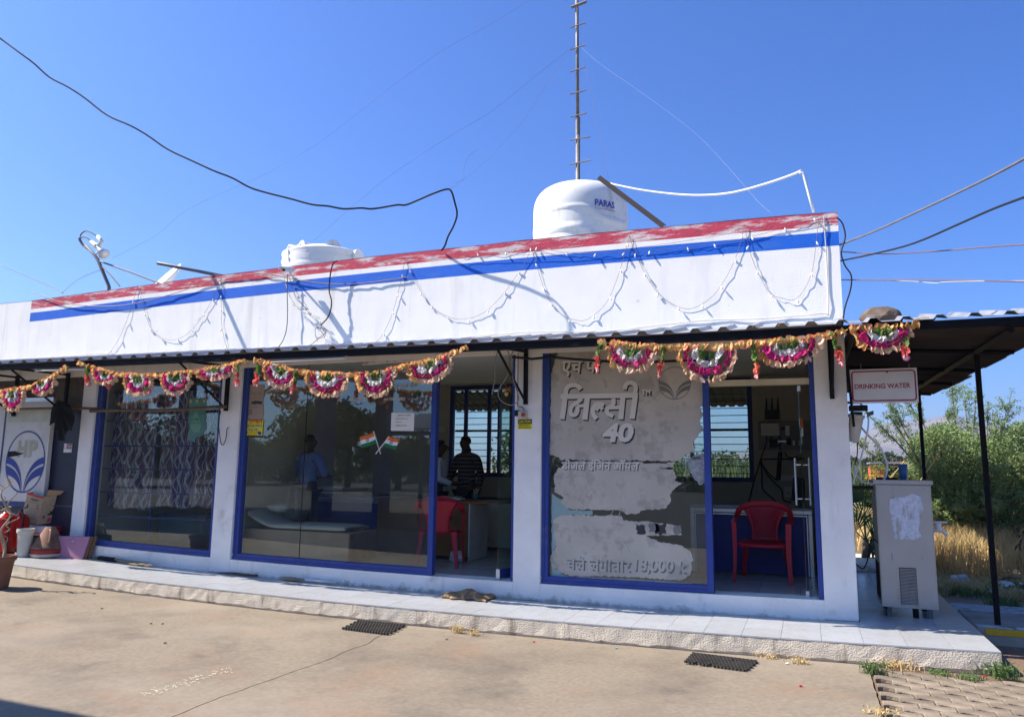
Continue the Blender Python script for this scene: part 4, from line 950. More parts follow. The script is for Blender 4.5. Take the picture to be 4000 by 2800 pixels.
lightstring(A7([(180,520),(300,560),(420,578),(560,582),(700,570),(850,535),(1000,490),(1150,435),(1240,402),(1470,375),(1620,400),(1800,425),(1950,428),(2100,415),(2296,385)]),'dark wire sagging along the stripes from the left end',bulbs=False,group=GW,m=m_wire,r=.006,y=-.025)
lightstring(A8([(0,575),(200,565),(400,560),(950,530),(1500,455),(2030,360)]),'dark wire pulled straight to the right end of the stripes',bulbs=False,group=GW,m=m_wire,y=-.03)
lightstring(A8([(2035,360),(2050,600),(2060,890),(2020,905),(1700,930),(1380,938),(1100,965),(800,998),(400,1000),(0,1030)]),'pale wire down the right end and along the foot of the parapet',bulbs=False,group=GW,m=m_wirew,y=-.012,r=.005)
lightstring(A7([(280,862),(420,855),(560,840),(800,850),(1050,835),(1200,815),(1500,795),(1800,775),(2296,765)]),'pale wire along the foot of the parapet on the left',bulbs=False,group=GW,m=m_wirew,y=-.012,r=.005)
lightstring(A7([(1890,310),(1865,330),(1850,400),(1845,480),(1858,540),(1850,600),(1830,640),(1800,672)]),'thick black wire dangling over the stripes',bulbs=False,group=GW,m=m_cable,y=-.09,r=.009)
lightstring(A7([(1612,385),(1610,500),(1612,600),(1605,700),(1580,770),(1540,815)]),'wire dropping from the security camera',bulbs=False,group=GW,m=m_plug,y=-.07,r=.006)
tg=thing('wire_tangle',P(1250,1270,y=-.06),'tangle of loose dark wires above the middle of the awning','wires')
for l in ([(1765,670),(1790,690),(1810,720),(1825,725),(1815,745)],[(1795,655),(1800,690),(1768,690),(1770,735),(1780,760)],[(1810,725),(1760,770),(1715,800)],[(1640,560),(1700,580),(1760,620),(1790,660),(1800,690),(1830,720)],[(1585,370),(1600,440),(1640,540),(1700,600),(1760,615),(1800,640)],[(1800,690),(1830,700),(1800,745),(1770,740)],[(1620,400),(1660,520),(1700,560),(1740,620)]):
    w=[P(a,b,y=-.06+random.uniform(-.02,.02)) for a,b,_ in dens(A7(l),4)]; MB().tube(w,.0045,4).build('wire',m_plug if len(l)<6 else m_wirew,tg)
# ================================================================ GARLANDS
def ringmat(name,c1,c2,r0=.55,tr=.35):
    m=bpy.data.materials.new(name); m.use_nodes=True; t=m.node_tree; b=t.nodes['Principled BSDF']; b.inputs['Roughness'].default_value=.75
    tc=t.nodes.new('ShaderNodeTexCoord'); vl=t.nodes.new('ShaderNodeVectorMath'); vl.operation='LENGTH'; t.links.new(tc.outputs['Object'],vl.inputs[0])
    mr=t.nodes.new('ShaderNodeMapRange'); mr.inputs[1].default_value=.036*r0; mr.inputs[2].default_value=.036; t.links.new(vl.outputs['Value'],mr.inputs[0])
    mx=t.nodes.new('ShaderNodeMix'); mx.data_type='RGBA'; mx.inputs[6].default_value=(*c1,1); mx.inputs[7].default_value=(*c2,1); t.links.new(mr.outputs[0],mx.inputs[0])
    hv=t.nodes.new('ShaderNodeHueSaturation'); oi=t.nodes.new('ShaderNodeObjectInfo'); m2=t.nodes.new('ShaderNodeMapRange'); m2.inputs[3].default_value=.7; m2.inputs[4].default_value=1.25; t.links.new(oi.outputs['Random'],m2.inputs[0]); t.links.new(m2.outputs[0],hv.inputs['Value']); t.links.new(mx.outputs[2],hv.inputs['Color'])
    t.links.new(hv.outputs[0],b.inputs['Base Color']); tl=t.nodes.new('ShaderNodeBsdfTranslucent'); t.links.new(hv.outputs[0],tl.inputs[0]); ms=t.nodes.new('ShaderNodeMixShader'); ms.inputs[0].default_value=tr
    t.links.new(b.outputs[0],ms.inputs[1]); t.links.new(tl.outputs[0],ms.inputs[2]); t.links.new(ms.outputs[0],t.nodes['Material Output'].inputs[0]); return m
FM={'o':ringmat('flower_cream_orange',(.62,.60,.22),(.80,.25,.12)),'p':ringmat('flower_white_peach',(.75,.70,.48),(.80,.42,.30)),'m':ringmat('flower_magenta',(.55,.02,.18),(.62,.03,.24)),'w':ringmat('flower_white',(.74,.74,.72),(.74,.74,.74)),
 'g':ringmat('leaf_green',(.10,.20,.04),(.14,.24,.05)),'c':ringmat('flower_coral',(.65,.10,.09),(.75,.14,.12)),'k':ringmat('flower_pink_rim',(.78,.70,.62),(.70,.04,.16))}
def flower(seed,m):
    rn=random.Random(seed); n=14; mb=MB(); vs=[(0,0,-.010)]; R=.036
    for ring,(rr) in enumerate((.55,1.0)):
        for k in range(n):
            a=2*math.pi*k/n; r=R*rr*(1+(.12 if (k%2 and ring) else 0)+rn.uniform(-.06,.06)); z=(.004 if ring==0 else .010)+(rn.uniform(-.008,.008) if ring else 0)+.007*math.sin(2*a+seed)
            vs.append((r*math.cos(a),r*math.sin(a),z))
    fs=[(0,1+k,1+(k+1)%n) for k in range(n)]+[(1+k,1+n+k,1+n+(k+1)%n,1+(k+1)%n) for k in range(n)]
    mb.add(vs,fs); me=mb.build('flower',m,None,org=(0,0,0)); d=me.data; bpy.data.objects.remove(me); return d
FL_={k:[flower(i*7+1,FM[k]) for i in range(4)] for k in FM}
def garland(name_label,string,scallops,tassels,o,s,y=-.985,group='flower garlands along the awning'):
    def q(px,py,dy=0): return P(o[0]+px*s,o[1]+py*s,y=y+dy)
    st_=dens([(a,b) for a,b in string],6); w=[q(*p) for p in st_]
    t=thing('flower_garland',w[0],name_label,'garland',group); base=wloc(t)
    stem=MB(); stem.tube(w,.004,4)
    def put(p,k,sc=1,face=None):
        ob=bpy.data.objects.new('leaf' if k=='g' else 'flower',random.choice(FL_[k])); C.objects.link(ob); ob.parent=t; ob.location=p-base+Vector((0,random.uniform(-.014,.014),0))
        d=Vector((random.gauss(0,.75),-1,random.gauss(-.1,.6))) if random.random()<.45 else Vector((random.choice((-1,1)),random.gauss(0,.5),random.gauss(0,.5)))
        ob.rotation_euler=d.to_track_quat('Z','Y').to_euler(); z=sc*random.uniform(.85,1.15); ob.scale=(z,z,z)
    def run(w,pat,step,sc=1):
        L=0;nx=0;i=0
        for a,b in zip(w,w[1:]):
            d=(b-a).length
            while nx<=L+d and d>0: put(a.lerp(b,(nx-L)/d),pat(i),sc); nx+=step; i+=1
            L+=d
    run(w,lambda i:'o',.044,1.05)
    for (x0,x1,yt0,yt1,yb) in scallops:
        cx=(x0+x1)/2; hw=(x1-x0)/2
        def arc(f,g,n=26): 
            out=[]
            for i in range(n+1):
                a=math.pi*i/n; yt=yt0+(yt1-yt0)*i/n; X=cx-hw*f*math.cos(a); yy=yt+(yb-max(yt0,yt1))*g*max(0,math.sin(a))**.8
                out.append(q(X,yy,-.005))
            return out
        w1=arc(1,1); run(w1,lambda i:'o' if i<5 else 'p',.047,1); w2=arc(.74,.74); run(w2,lambda i:'m',.040,1.0); w3=arc(.45,.50); run(w3,lambda i:'w',.036,.98)
        for w_ in(w1,w2,w3): stem.tube(w_,.0035,4)
        for i in range(7): put(q(cx+random.uniform(-.2,.2)*hw*1.3,(yt0+yt1)/2+abs(yb-yt0)*random.uniform(.02,.26)),'g',1.0)
    for (x0,y0,x1,y1) in tassels:
        w4=[q(x0+(x1-x0)*i/8,y0+(y1-y0)*i/8,-.01) for i in range(9)]; Ln=(w4[-1]-w4[0]).length; stem.tube(w4,.0035,4); stp=.030
        run(w4,lambda i,N=Ln/stp:'g' if i<N*.5 else ('c' if i<N*.88 else 'k'),stp,.9)
    stem.build('string',mat('stem_yellow',(.55,.33,.03),.7) if 'stem_yellow' not in bpy.data.materials else bpy.data.materials['stem_yellow'],t); return t
garland('garland slung lowest at the far left over the white panel',[(-40,372),(0,370),(90,352),(180,340),(230,315),(300,290),(370,250),(430,208)],[(20,150,370,350,490),(205,345,330,280,405)],[],(0,1300),.6223)
garland('garland over the curtained left window',[(500,192),(545,208),(590,222),(680,248),(750,262),(860,262),(950,265),(1050,262),(1150,248),(1230,240),(1300,222),(1400,208),(1470,190),(1560,172)],[(590,730,235,262,330),(785,955,272,270,388),(1018,1195,268,250,388),(1245,1475,245,200,305)],[(545,215,552,332),(670,310,690,350),(920,330,945,380),(1505,180,1482,318)],(0,1300),.6223)
garland('garland over the middle window with the crossed flags',[(210,153),(240,158),(270,172),(340,185),(420,212),(470,222),(520,228),(600,232),(760,237),(830,237),(880,232),(940,222),(1000,205),(1060,190),(1090,182),(1150,172),(1200,160),(1280,138),(1330,115),(1380,98),(1430,78)],[(270,450,190,215,318),(515,742,232,235,360),(803,1010,238,210,372),(1090,1335,190,120,310)],[(242,165,215,296),(455,225,425,338)],(850,1300),.6845)
garland('garland over the grey filmed window and right doorway',[(2350,1333),(2407,1340),(2440,1344),(2475,1348),(2531,1352),(2568,1354),(2610,1358),(2655,1354),(2746,1355),(2831,1355),(2905,1345),(2945,1342),(2998,1338),(3040,1330),(3080,1325),(3130,1328),(3196,1316),(3240,1310),(3280,1300),(3312,1288)],[(2374,2556,1358,1360,1448),(2652,2876,1360,1360,1482),(2960,3205,1352,1320,1438)],[(2343,1340,2331,1455),(2592,1358,2571,1475),(2945,1345,2958,1480),(3255,1310,3290,1420)],(0,0),1.0)
garland('short garland past the last pillar under the side roof',[(3330,1282),(3370,1280),(3433,1278),(3480,1278),(3527,1272),(3570,1268),(3597,1265)],[(3338,3560,1290,1280,1372)],[(3540,1290,3536,1395)],(0,0),1.0)
# ================================================================ FRONT THINGS
def tubelight(px0,py0,px1,py1,lab,y=-.88):
    a=P(px0,py0,y=y);b=P(px1,py1,y=y); t=thing('tube_light_batten',a,lab,'tube light','white tube light battens under the awning beam')
    d=(b-a)/2; MB().obox((a+b)/2,d,(0,.018,0),(0,0,.022)).build('batten',m_white,t,bevel=.003); MB().tube([a+Vector((.02,-.03,-.028)),b+Vector((-.02,-.03,-.028))],.013,8).build('tube',m_paper,t,smooth=True)
    for e in(a,b): MB().obox(e+Vector((.0,-.02,-.02)),(.012,0,0),(0,.016,0),(0,0,.024)).build('tube_holder',m_white,t)
tubelight(148,1441,385,1430,'white tube light batten under the beam above the hanging jacket'); tubelight(1010,1408,1357,1388,'long white tube light batten under the beam left of the name board')
# left kiosk: dark stone wall, white emblem panel, navy cladding
ks=thing('kiosk_front',(-11.6,.05,0),'dark side kiosk with stone top, white emblem panel and navy cladding','kiosk')
MB().box(-16,-10.425,.06,.3,2.13,2.95,seg=.5).build('stone_wall',m_stone,ks); MB().box(-16,-10.425,.10,.3,0,2.13,seg=.5).build('navy_cladding',m_navy,ks)
MB().box(-10.95,-10.44,.085,.0995,.66,.675).build('cladding_joint',m_plug,ks)
def K(px,py,y=.02): v=P(px/1.8905,1400+py/1.8905,y=y); return v
a=K(-40,370);b=K(392,370);c=K(360,1090)
MB().box(a.x-.5,b.x-.02,.02,.09,c.z,b.z-.0).build('emblem_panel',m_hpw,ks,bevel=.005)
MB().box(a.x-.5,b.x+.0,.01,.10,b.z,b.z+.06).build('panel_trim',m_alu,ks); MB().box(a.x-.5,b.x-.0,.01,.10,c.z-.07,c.z).build('panel_trim',m_frame_d,ks)
x18=K(18,700).x
MB().box(x18-.03,x18-.0,.012,.018,c.z,b.z).build('panel_edge',m_frame_d,ks)
cL=K(38,795,.015);cR=K(327,795,.015);cT=K(190,578,.015);cB=K(165,1012,.015)
emblem(ks,(cL.x+cR.x)/2,(cT.z+cB.z)/2,(cR.x-cL.x)/2,(cT.z-cB.z)/2,.015,m_hpb)
for ch,px in(('H',120),('P',200)):
    a=K(px,762,.016);b=K(px+68,762,.016);c=K(px,645,.016); text('lettering',ch,a.x,a.z,b.x-a.x,.016,m_hpf,ks,height=c.z-a.z,bold=.05)
ngon('torn_hole',[(K(*p,.012).x,K(*p,.012).z) for p in [(55,722),(110,720),(130,732),(178,734),(120,752),(52,762)]],.012,m_gap,ks)
a=K(30,520,.016);b=K(385,430,.016); MB().box(a.x,b.x,.0165,.018,a.z,b.z).build('faded_band',m_hpf if False else mat('faint_green_band',(.50,.53,.44),.7,var=.1),ks)
sg=thing('small_safety_sign',K(500,690,.09),'small white sign with safety pictograms on the navy cladding','sign')
a=K(468,688,.09);b=K(532,626,.09); MB().box(a.x,b.x,.09,.098,a.z,b.z).build('plate',m_paper,sg)
for i in range(5):
    for j in range(2): X=a.x+(b.x-a.x)*(.40+.12*i); Z=a.z+(b.z-a.z)*(.38+.34*j); MB().box(X,X+.012,.088,.0895,Z,Z+.045-.01*(i%2)).build('print',m_inkr if i%3==2 else m_ink,sg)
mb=MB(); X=a.x+(b.x-a.x)*.2;Z=a.z+(b.z-a.z)*.6; mb.sheet([[Vector((X+r*math.sin(t),.0885,Z+r*math.cos(t))) for r in(.030,.023)] for t in [2*math.pi*i/18 for i in range(19)]]); mb.build('print',m_inkr,sg)
# bamboo poles hung across the left window brackets
for (l,lab,r) in (([(60,372),(330,362),(560,368),(700,372)],'thin bamboo pole resting across the left end under the awning',.020),([(668,384),(900,386),(1200,370),(1410,350),(1425,352)],'long bamboo pole hung across the curtained window',.024)):
    if 1:
        if r==.020: w=[P(a/1.8905,1400+b/1.8905,y=-.10) for a,b in [(120,372),(350,365),(560,362),(760,368)]]
        else: w=[P(a*.6223,1300+b*.6223,y=-.14) for a,b in [(568,488),(760,482),(1000,485),(1250,470),(1420,460)]]
        MB().tube(w,r,8).build('bamboo_pole',m_bamboo,label=lab,cat='pole',smooth=True)
# hanging jacket
def jacket():
    y=-.18; t=thing('hanging_jacket',K(450,330,y),'black jacket hanging from the bracket beside the white panel','jacket')
    out=[(425,308),(400,335),(382,400),(358,482),(378,488),(400,470),(402,520),(440,526),(438,560),(442,592),(470,596),(490,560),(500,524),(535,526),(545,470),(540,400),(530,362),(490,330)]
    g=MB(); cen=K(450,350,y); 
    for k,dy in((0,-.03),(1,.03)):
        ring=[K(*p,y) for p in dens([(a,b) for a,b in out]+[out[0]],3)[:-1]]; n=len(ring); vs=[cen+Vector((0,dy*1.6,0))]
        for f in(.35,.7,1): vs+=[cen.lerp(p,f)+Vector((0,dy*(1.5-1.45*f)+.018*math.sin(i*.9),0)) for i,p in enumerate(ring)]
        fs=[(0,1+i,1+(i+1)%n) for i in range(n)]
        for r in range(2): fs+=[(1+r*n+i,1+(r+1)*n+i,1+(r+1)*n+(i+1)%n,1+r*n+(i+1)%n) for i in range(n)]
        g.add(vs,fs)
    g.build('cloth',m_cloth,t,smooth=True)
jacket()
# hook wire on the pillar
wire([(a*.6223,1300+b*.6223,-.03) for a,b in dens([(1385,490),(1368,560),(1375,600),(1385,680),(1400,700),(1418,660),(1425,600),(1436,592)],4)],.006,m_cable,'black wire hook hanging on the pillar between the left and middle windows',name='wire_hook',cat='hook')
# junction: extinguishers
def extinguisher(px,py,lab,h=.52,r=.115):
    q=P(px,py,z=0); t=thing('fire_extinguisher',(q.x,q.y,0),lab,'fire extinguisher','red fire extinguishers'); c=(q.x,q.y,0)
    MB().lathe([(r*.96,0),(r,.02),(r,h*.80),(r*.93,h*.88),(r*.7,h*.95),(r*.3,h),(r*.28,h+.02)],24,c).build('cylinder',m_redp,t,smooth=True)
    MB().lathe([(r*1.03,.005),(r*1.03,.05)],24,c).build('foot_ring',m_ink,t); MB().lathe([(.03,h),(.03,h+.06),(.018,h+.07)],12,c).build('valve',m_plug,t)
    MB().tube([(q.x,q.y,h+.05),(q.x+.07,q.y-.02,h+.10),(q.x+.15,q.y-.04,h+.09)],.012,6).build('handle',m_plug,t)
    MB().tube([Vector((q.x+.03,q.y-.03,h+.05)),Vector((q.x+r+.03,q.y-.06,h-.02)),Vector((q.x+r+.04,q.y-.08,h*.5)),Vector((q.x+r+.03,q.y-.06,.04))],.014,8).build('hose',m_cable,t,smooth=True)
    MB().sheet([[Vector((q.x+(r+.002)*math.sin(a),q.y-(r+.002)*math.cos(a),z)) for z in(h*.35,h*.65)] for a in[-.2+.12*i for i in range(7)]]).build('label',m_paper,t)
extinguisher(8,2165,'red fire extinguisher with a white label at the far left edge',.60,.15); extinguisher(66,2150,'red fire extinguisher behind the cream pot',.56,.13)
# cream pot
def pot(q,r,h,m,lab,rim=.03,soil=True,n=28):
    t=thing('flower_pot',(q.x,q.y,q.z),lab,'pot'); c=q
    MB().lathe([(r*.66,0),(r*.70,.02),(r*.86,h*.72),(r*.88,h*.78),(r*.93,h-rim*2),(r,h-rim*2+.004),(r*1.03,h-rim),(r,h),(r*.9,h),(r*.88,h-.04),(.01,h-.045)],n,c).build('shell',m,t,smooth=False); return t
pot(P(90,2172,z=0),.115,.40,m_pot,'cream plastic flower pot between the extinguishers and the tin cone')
q=P(-22,2296,z=GZ); q=Vector((q.x,q.y+.02,GZ)); tp=pot(q,.19,.40,m_terra,'terracotta coloured pot holding a leafless plant at the left edge')
MB().lathe([(.165,.355),(.01,.365)],20,q).build('soil',m_joint,tp)
pl=thing('bare_plant',(q.x,q.y,q.z+.37),'leafless twisted plant growing from the pot at the left edge','plant')
yq=q.y
def S3(px,py): return P(px*.3112,1850+py*.3112,y=yq)
for l,r in (([(20,1080),(30,900),(45,740),(75,620),(100,500),(130,420),(150,320),(180,250)],.016),([(45,740),(90,700),(110,650),(160,600),(210,550),(170,510),(120,500)],.008),([(5,470),(40,420),(50,300),(45,200),(100,140),(130,100),(110,90),(50,180),(35,200)],.011),([(50,300),(10,340),(-10,370)],.007),([(75,620),(60,580),(30,560),(25,490)],.007),([(100,500),(75,440),(85,400)],.007),([(45,200),(20,180),(5,140)],.007),([(35,900),(60,800),(-5,770)],.007),([(120,500),(150,520),(130,570)],.006),([(20,1080),(5,900),(-20,600),(-10,420),(5,470)],.013)):
    w=[S3(*p) for p in dens(l,3)]; n=len(w); MB().tube([p+Vector((0,.04*math.sin(i*.7),0)) for i,p in enumerate(w)],[r*(1-.6*i/n) for i in range(n)],6).build('branch',m_stem,pl,smooth=True)
# tin cone
def S3z(px,py,z=0): return P(px*.3112,1850+py*.3112,z=z)
q=S3z(485,1045,0); q=Vector((q.x,q.y+.14,0)); t=thing('tin_cone',q,'rusty brown tin cone with red and worn white bands and a handle','cone')
R=.235; MB().lathe([(R*.93,0),(R,.03),(R*1.0,.055)],28,q).build('white_band',m_conw,t,smooth=True); MB().lathe([(R*1.0,.056),(R*.99,.11),(R*.97,.125)],28,q).build('red_band',m_conred,t,smooth=True); MB().lathe([(R*1.01,.126),(R*.95,.145),(.07,.42),(.062,.43),(.058,.425),(.05,.3)],28,q).build('shell',m_cone,t,smooth=True)
MB().tube([q+Vector((.07,-.06,.40)),q+Vector((.12,-.08,.37)),q+Vector((.155,-.11,.24)),q+Vector((.15,-.12,.20))],[.012,.016,.018,.024],7).build('handle',m_cone,t,smooth=True)
# stacked cartons
def carton(c,ax,ay,az,lab,m,parts=None,cat='box'):
    t=thing('cardboard_box',c-az,lab,cat); MB().obox(c,ax,ay,az).build('body',m,t,bevel=.003); return t
y=.12
a=P(88,2090,z=.0); 
def S3y(px,py,y): return P(px*.3112,1850+py*.3112,y=y)
yb=-.02
l0=S3y(275,745,yb); r0=S3y(562,760,yb); l1=S3y(280,690,yb); l2=S3y(285,628,yb)
W_=(r0.x-l0.x)/2; D_=.22; zb0=l0.z-.0; h1=(l1.z-l0.z)/2
stand=thing('upturned_stool',Vector((l0.x+W_,.2,0)),'dark low stool under the white boxes','stool')
MB().box(l0.x+.02,l0.x+2*W_+.2,.02,.40,zb0-.05,zb0-.004).build('seat',m_black,stand)
for sx in(.05,2*W_+.15):
    for sy in(.05,.37): MB().box(l0.x+sx-.012,l0.x+sx+.012,sy-.012,sy+.012,0,zb0-.051).build('leg',m_black,stand)
for k in range(2):
    zc=zb0+h1+k*(2*h1+.002); c=Vector((l0.x+W_+.02*k,yb+D_,zc)); t=thing('flat_box',c-Vector((0,0,h1)),['lower flat white and red box with a maker name','upper flat white and red box on top of the named one'][k],'box','flat white boxes stacked under the carton')
    MB().obox(c,(W_,0,0),(0,D_,0),(0,0,h1)).build('body',m_paper,t,bevel=.003)
    MB().obox(c+Vector((W_+.09,0,0)),(.085,0,0),(0,D_,0),(0,0,h1)).build('red_end',m_redp,t,bevel=.003)
    if k==0: aa=S3y(352,742,yb-.003); bb=S3y(490,745,yb-.003); text('print','TATSUNO',aa.x,zc-h1*.45,(bb.x-aa.x)*1.18,yb-.003,m_inkr,t,height=h1*.85,bold=.02)
# the leaning open carton
zb=zb0+4*h1+.01
p00=S3y(262,562,yb-.02);p10=S3y(470,632,yb-.02);p11=S3y(552,300,yb-.02);p01=S3y(345,242,yb-.02)
cb=thing('cardboard_box',p10,'open brown carton tilted on top of the flat white boxes','box')
dv=Vector((.16,.24,.035)); mb=MB(); F4=[p00,p10,p11,p01]
mb.add(F4+[p+dv for p in F4],[(0,1,2,3),(1,5,6,2),(4,0,3,7),(4,5,1,0),(5,4,7,6)]); mb.build('body',m_cardb,cb,solid=.004)
e1=p11+dv; MB().add([p11+dv*.1+Vector((0,0,.0)),p11+dv,p11+dv+Vector((.20,.06,.03)),p11+dv*.1+Vector((.10,-.05,.10))],[(0,1,2,3)]).build('flap',m_cardb,cb,solid=.004)
MB().add([p01+dv,p11+dv,p11+dv+Vector((.05,.10,.10)),p01+dv+Vector((.0,.10,.10))],[(0,1,2,3)]).build('flap',m_cardb,cb,solid=.004)
ux=(p10-p00); uy=(p01-p00); nn=ux.cross(uy).normalized(); nn=nn if nn.y<0 else -nn
def onbox(u0,v0,w,h,body,m,bold=.02):
    vs,fs=texpts(body,1,bold); ax=min(v.x for v in vs);bx=max(v.x for v in vs);az=min(v.y for v in vs);bz=max(v.y for v in vs)
    out=[p00+ux*(u0+(v.x-ax)/(bx-ax)*w)+uy*(v0+(v.y-az)/(bz-az)*h)+nn*.005 for v in vs]; mb=MB(); mb.add(out,fs); mb.build('print',m,cb)
def obq(u0,v0,u1,v1,m,nm='print'): 
    MB().add([p00+ux*u+uy*v+nn*.0045 for u,v in((u0,v0),(u1,v0),(u1,v1),(u0,v1))],[(0,1,2,3)]).build(nm,m,cb)
onbox(.28,.78,.48,.07,'THIS SIDE UP',m_ink)
for i in range(3): onbox(.12,.28-.07*i,.72,.035,'handle with care keep dry store cool'[i:],m_wood,0)
obq(.0,.93,1.0,1.0,m_redp,'tape'); obq(.12,.48,.26,.50,m_ink); obq(.15,.50,.23,.56,m_ink); obq(.17,.56,.21,.62,m_ink)
obq(.0,.705,1,.712,m_wood); obq(.70,.62,.85,.64,m_wood); obq(.70,.54,.88,.57,m_wood)
sx=dv; su=(p11-p10); n2=sx.cross(su).normalized(); n2=n2 if n2.x>0 else -n2
for (u0,v0,u1,v1,m) in((.35,.30,.85,.36,m_ink),(.45,.36,.75,.44,m_ink),(.55,.44,.68,.52,m_ink),(.4,.05,.52,.2,m_inkr),(.56,.05,.68,.2,m_inkr),(.15,.2,.25,.3,m_wood)):
    MB().add([p10+sx*u+su*v+n2*.005 for u,v in((u0,v0),(u1,v0),(u1,v1),(u0,v1))],[(0,1,2,3)]).build('print',m,cb)
# pink laminate boards leaning on the wall
ft=S3z(640,1045,0);fr=S3z(1032,1068,0); pb=thing('pink_board',ft,'pink laminate cabinet door leaning on the pillar foot','board')
top_l=S3y(665,770,ft.y+.08); hh=top_l.z
g=[(ft.x,ft.y,0),(fr.x,fr.y,0),(fr.x+.02,fr.y+.07,hh),(ft.x+.02,ft.y+.07,hh)]
V4=[Vector(v) for v in g]; off=Vector((.0,.018,0)); MB().add(V4+[v+off for v in V4],[(0,1,2,3),(7,6,5,4),(1,5,6,2),(0,3,7,4),(3,2,6,7)]).build('panel',m_pink,pb)
m_=(V4[2]+V4[3])/2; MB().tube([m_+Vector((-.04,-.03,-.06)),m_+Vector((-.03,-.045,-.065)),m_+Vector((.03,-.045,-.065)),m_+Vector((.04,-.03,-.06))],.007,6).build('handle',m_alu,pb)
for k in range(2):
    o2=Vector((.035*(k+1),.035*(k+1),0)); b2=thing('wooden_board',V4[1]+o2,['brown wooden board directly behind the pink one','rearmost brown wooden board against the pillar foot'][k],'board','boards stacked behind the pink door')
    MB().add([v+o2 for v in V4]+[v+o2+off for v in V4],[(0,1,2,3),(7,6,5,4),(1,5,6,2),(0,3,7,4),(3,2,6,7)]).build('panel',m_wood,b2)
# brooms, stick, sack
def S3p(px,py): return P(px*.3112,1850+py*.3112,z=.03)
a=S3p(1195,1030);b=S3p(1900,1145); t=thing('straw_broom',a,'straw broom with a black wrapped handle on the tiles under the left window','broom')
d=(b-a); MB().tube([a+d*.07,a+d*.1,a+d*.35,a+d*.37],[.03,.036,.034,.028],12).build('wrapping',m_cloth,t,smooth=True)
for i in range(110):
    s_=Vector((random.gauss(0,.012),random.gauss(0,.012),abs(random.gauss(0,.012)))); e_=Vector((random.gauss(0,.03),random.gauss(0,.035),random.gauss(-.012,.008))); L=random.uniform(.75,1.02)
    w=[a+d*random.uniform(0,.08)+s_,a+d*.36+s_*.8,a+d*L+s_*.6+e_]
    for p in w: p.z=max(.004,p.z)
    MB.tube(st_b:=(st_b if i else MB()),w,.0022,3,cap=False)
st_b.build('straw',m_straw,t,kind='stuff')
a=P(1070,2298-4,z=.02); a=P(850+360*.6845,1300+1392*.6845,z=.03); b=P(850+680*.6845,1300+1422*.6845,z=.03); t=thing('grass_broom',a,'grass broom with a pale plastic handle on the tiles under the middle window','broom')
d=b-a; MB().tube([a+d*.45,a+d],.018,10).build('handle',m_pvc,t,smooth=True); mb=MB()
for i in range(90):
    s_=Vector((0,random.gauss(0,.006),random.gauss(0,.005))); e_=Vector((0,random.gauss(0,.028),random.gauss(0,.008))); w=[a+d*.46+s_,a+d*.25+s_+e_*.8,a+d*random.uniform(0,.06)+e_*.7]
    for p in w: p.z=max(.005,p.z)
    mb.tube(w,.0026,3,cap=False)
mb.build('bristles',m_straw,t,kind='stuff')
a=P(850+0*.6845,1300+1362*.6845,z=.012);b=P(850+228*.6845,1300+1384*.6845,z=.012); mb=MB(); mb.tube([a,a.lerp(b,.4)+Vector((0,.01,.006)),a.lerp(b,.7),b],[.008,.014,.017,.012],6); mb.build('dark_stick',m_bamboo,label='short dark stick lying on the tiles against the sill below the second pillar',cat='stick',smooth=True)
def sack():
    A=[P(x,y_,z=0) for x,y_ in[(1722,2352),(1948,2352),(1945,2312),(1722,2312)]]; c=sum(A,Vector())/4; hx=(A[1].x-A[0].x)/2; c=Vector((c.x,c.y-.02,0)); n=44; m2=22; g=[]
    for i in range(n+1):
        u=-1+2*i/n; r=[]
        for j in range(m2+1):
            v=-1+2*j/m2; env=max(0,1-abs(u)**6)*max(0,1-abs(v)**4)
            h=.010+.060*env*(.62+.38*math.sin(u*5.2+1.3+v*1.5))+.022*env*abs(math.sin(u*7+v*3+mn.noise(Vector((u*2,v*2,3)))*3))
            sh=.03*math.sin(u*5)+.02*math.sin(u*13+v*3)
            r.append(Vector((c.x+hx*u*(1+.04*math.sin(v*5)),c.y+.17*v+sh*(v<0),max(.003,h))))
        g.append(r)
    t=MB().sheet(g); t.build('jute_sack',m_sack,smooth=True,solid=.006,label='crumpled brown jute sack used as a doormat before the open door',cat='sack')
sack()
# honeycomb rubber mats
def rmat(corn,lab):
    q=[P(x,y_,z=GZ) for x,y_ in corn]; c=sum(q,Vector())/4; t=thing('rubber_mat',(c.x,c.y,GZ),lab,'mat','honeycomb rubber doormats')
    a,b,cc,d=q; mb=MB(); nx,ny=17,9
    def at(u,v): 
        p=a.lerp(b,u).lerp(d.lerp(cc,u),v); return p
    for i in range(nx):
        for j in range(ny):
            if random.random()<.02: continue
            u=(i+.5+(.5 if j%2 else 0))/(nx+.5); v=(j+.5)/ny; p=at(u,v); R1=.0195; R2=.0115; rot=0
            vs=[];fs=[]
            for rr,z in((R1,.004),(R1,.020),(R2,.020),(R2,.004)):
                for k in range(6): an=math.pi/3*k+math.pi/6; vs.append((p.x+rr*math.cos(an)*1.05,p.y+rr*math.sin(an),GZ+z+.004))
            for r_ in range(3):
                for k in range(6): l=(k+1)%6; fs.append((r_*6+k,r_*6+l,r_*6+6+l,r_*6+6+k))
            mb.add(vs,fs)
    mb.build('honeycomb',m_rubber,t); return t
rmat([(1333,2458),(1520,2482),(1592,2444),(1400,2424)],'black honeycomb mat before the sill where the slab crack starts'); rmat([(2672,2592),(2918,2624),(2968,2584),(2705,2556)],'black honeycomb mat on the slab before the right doorway')
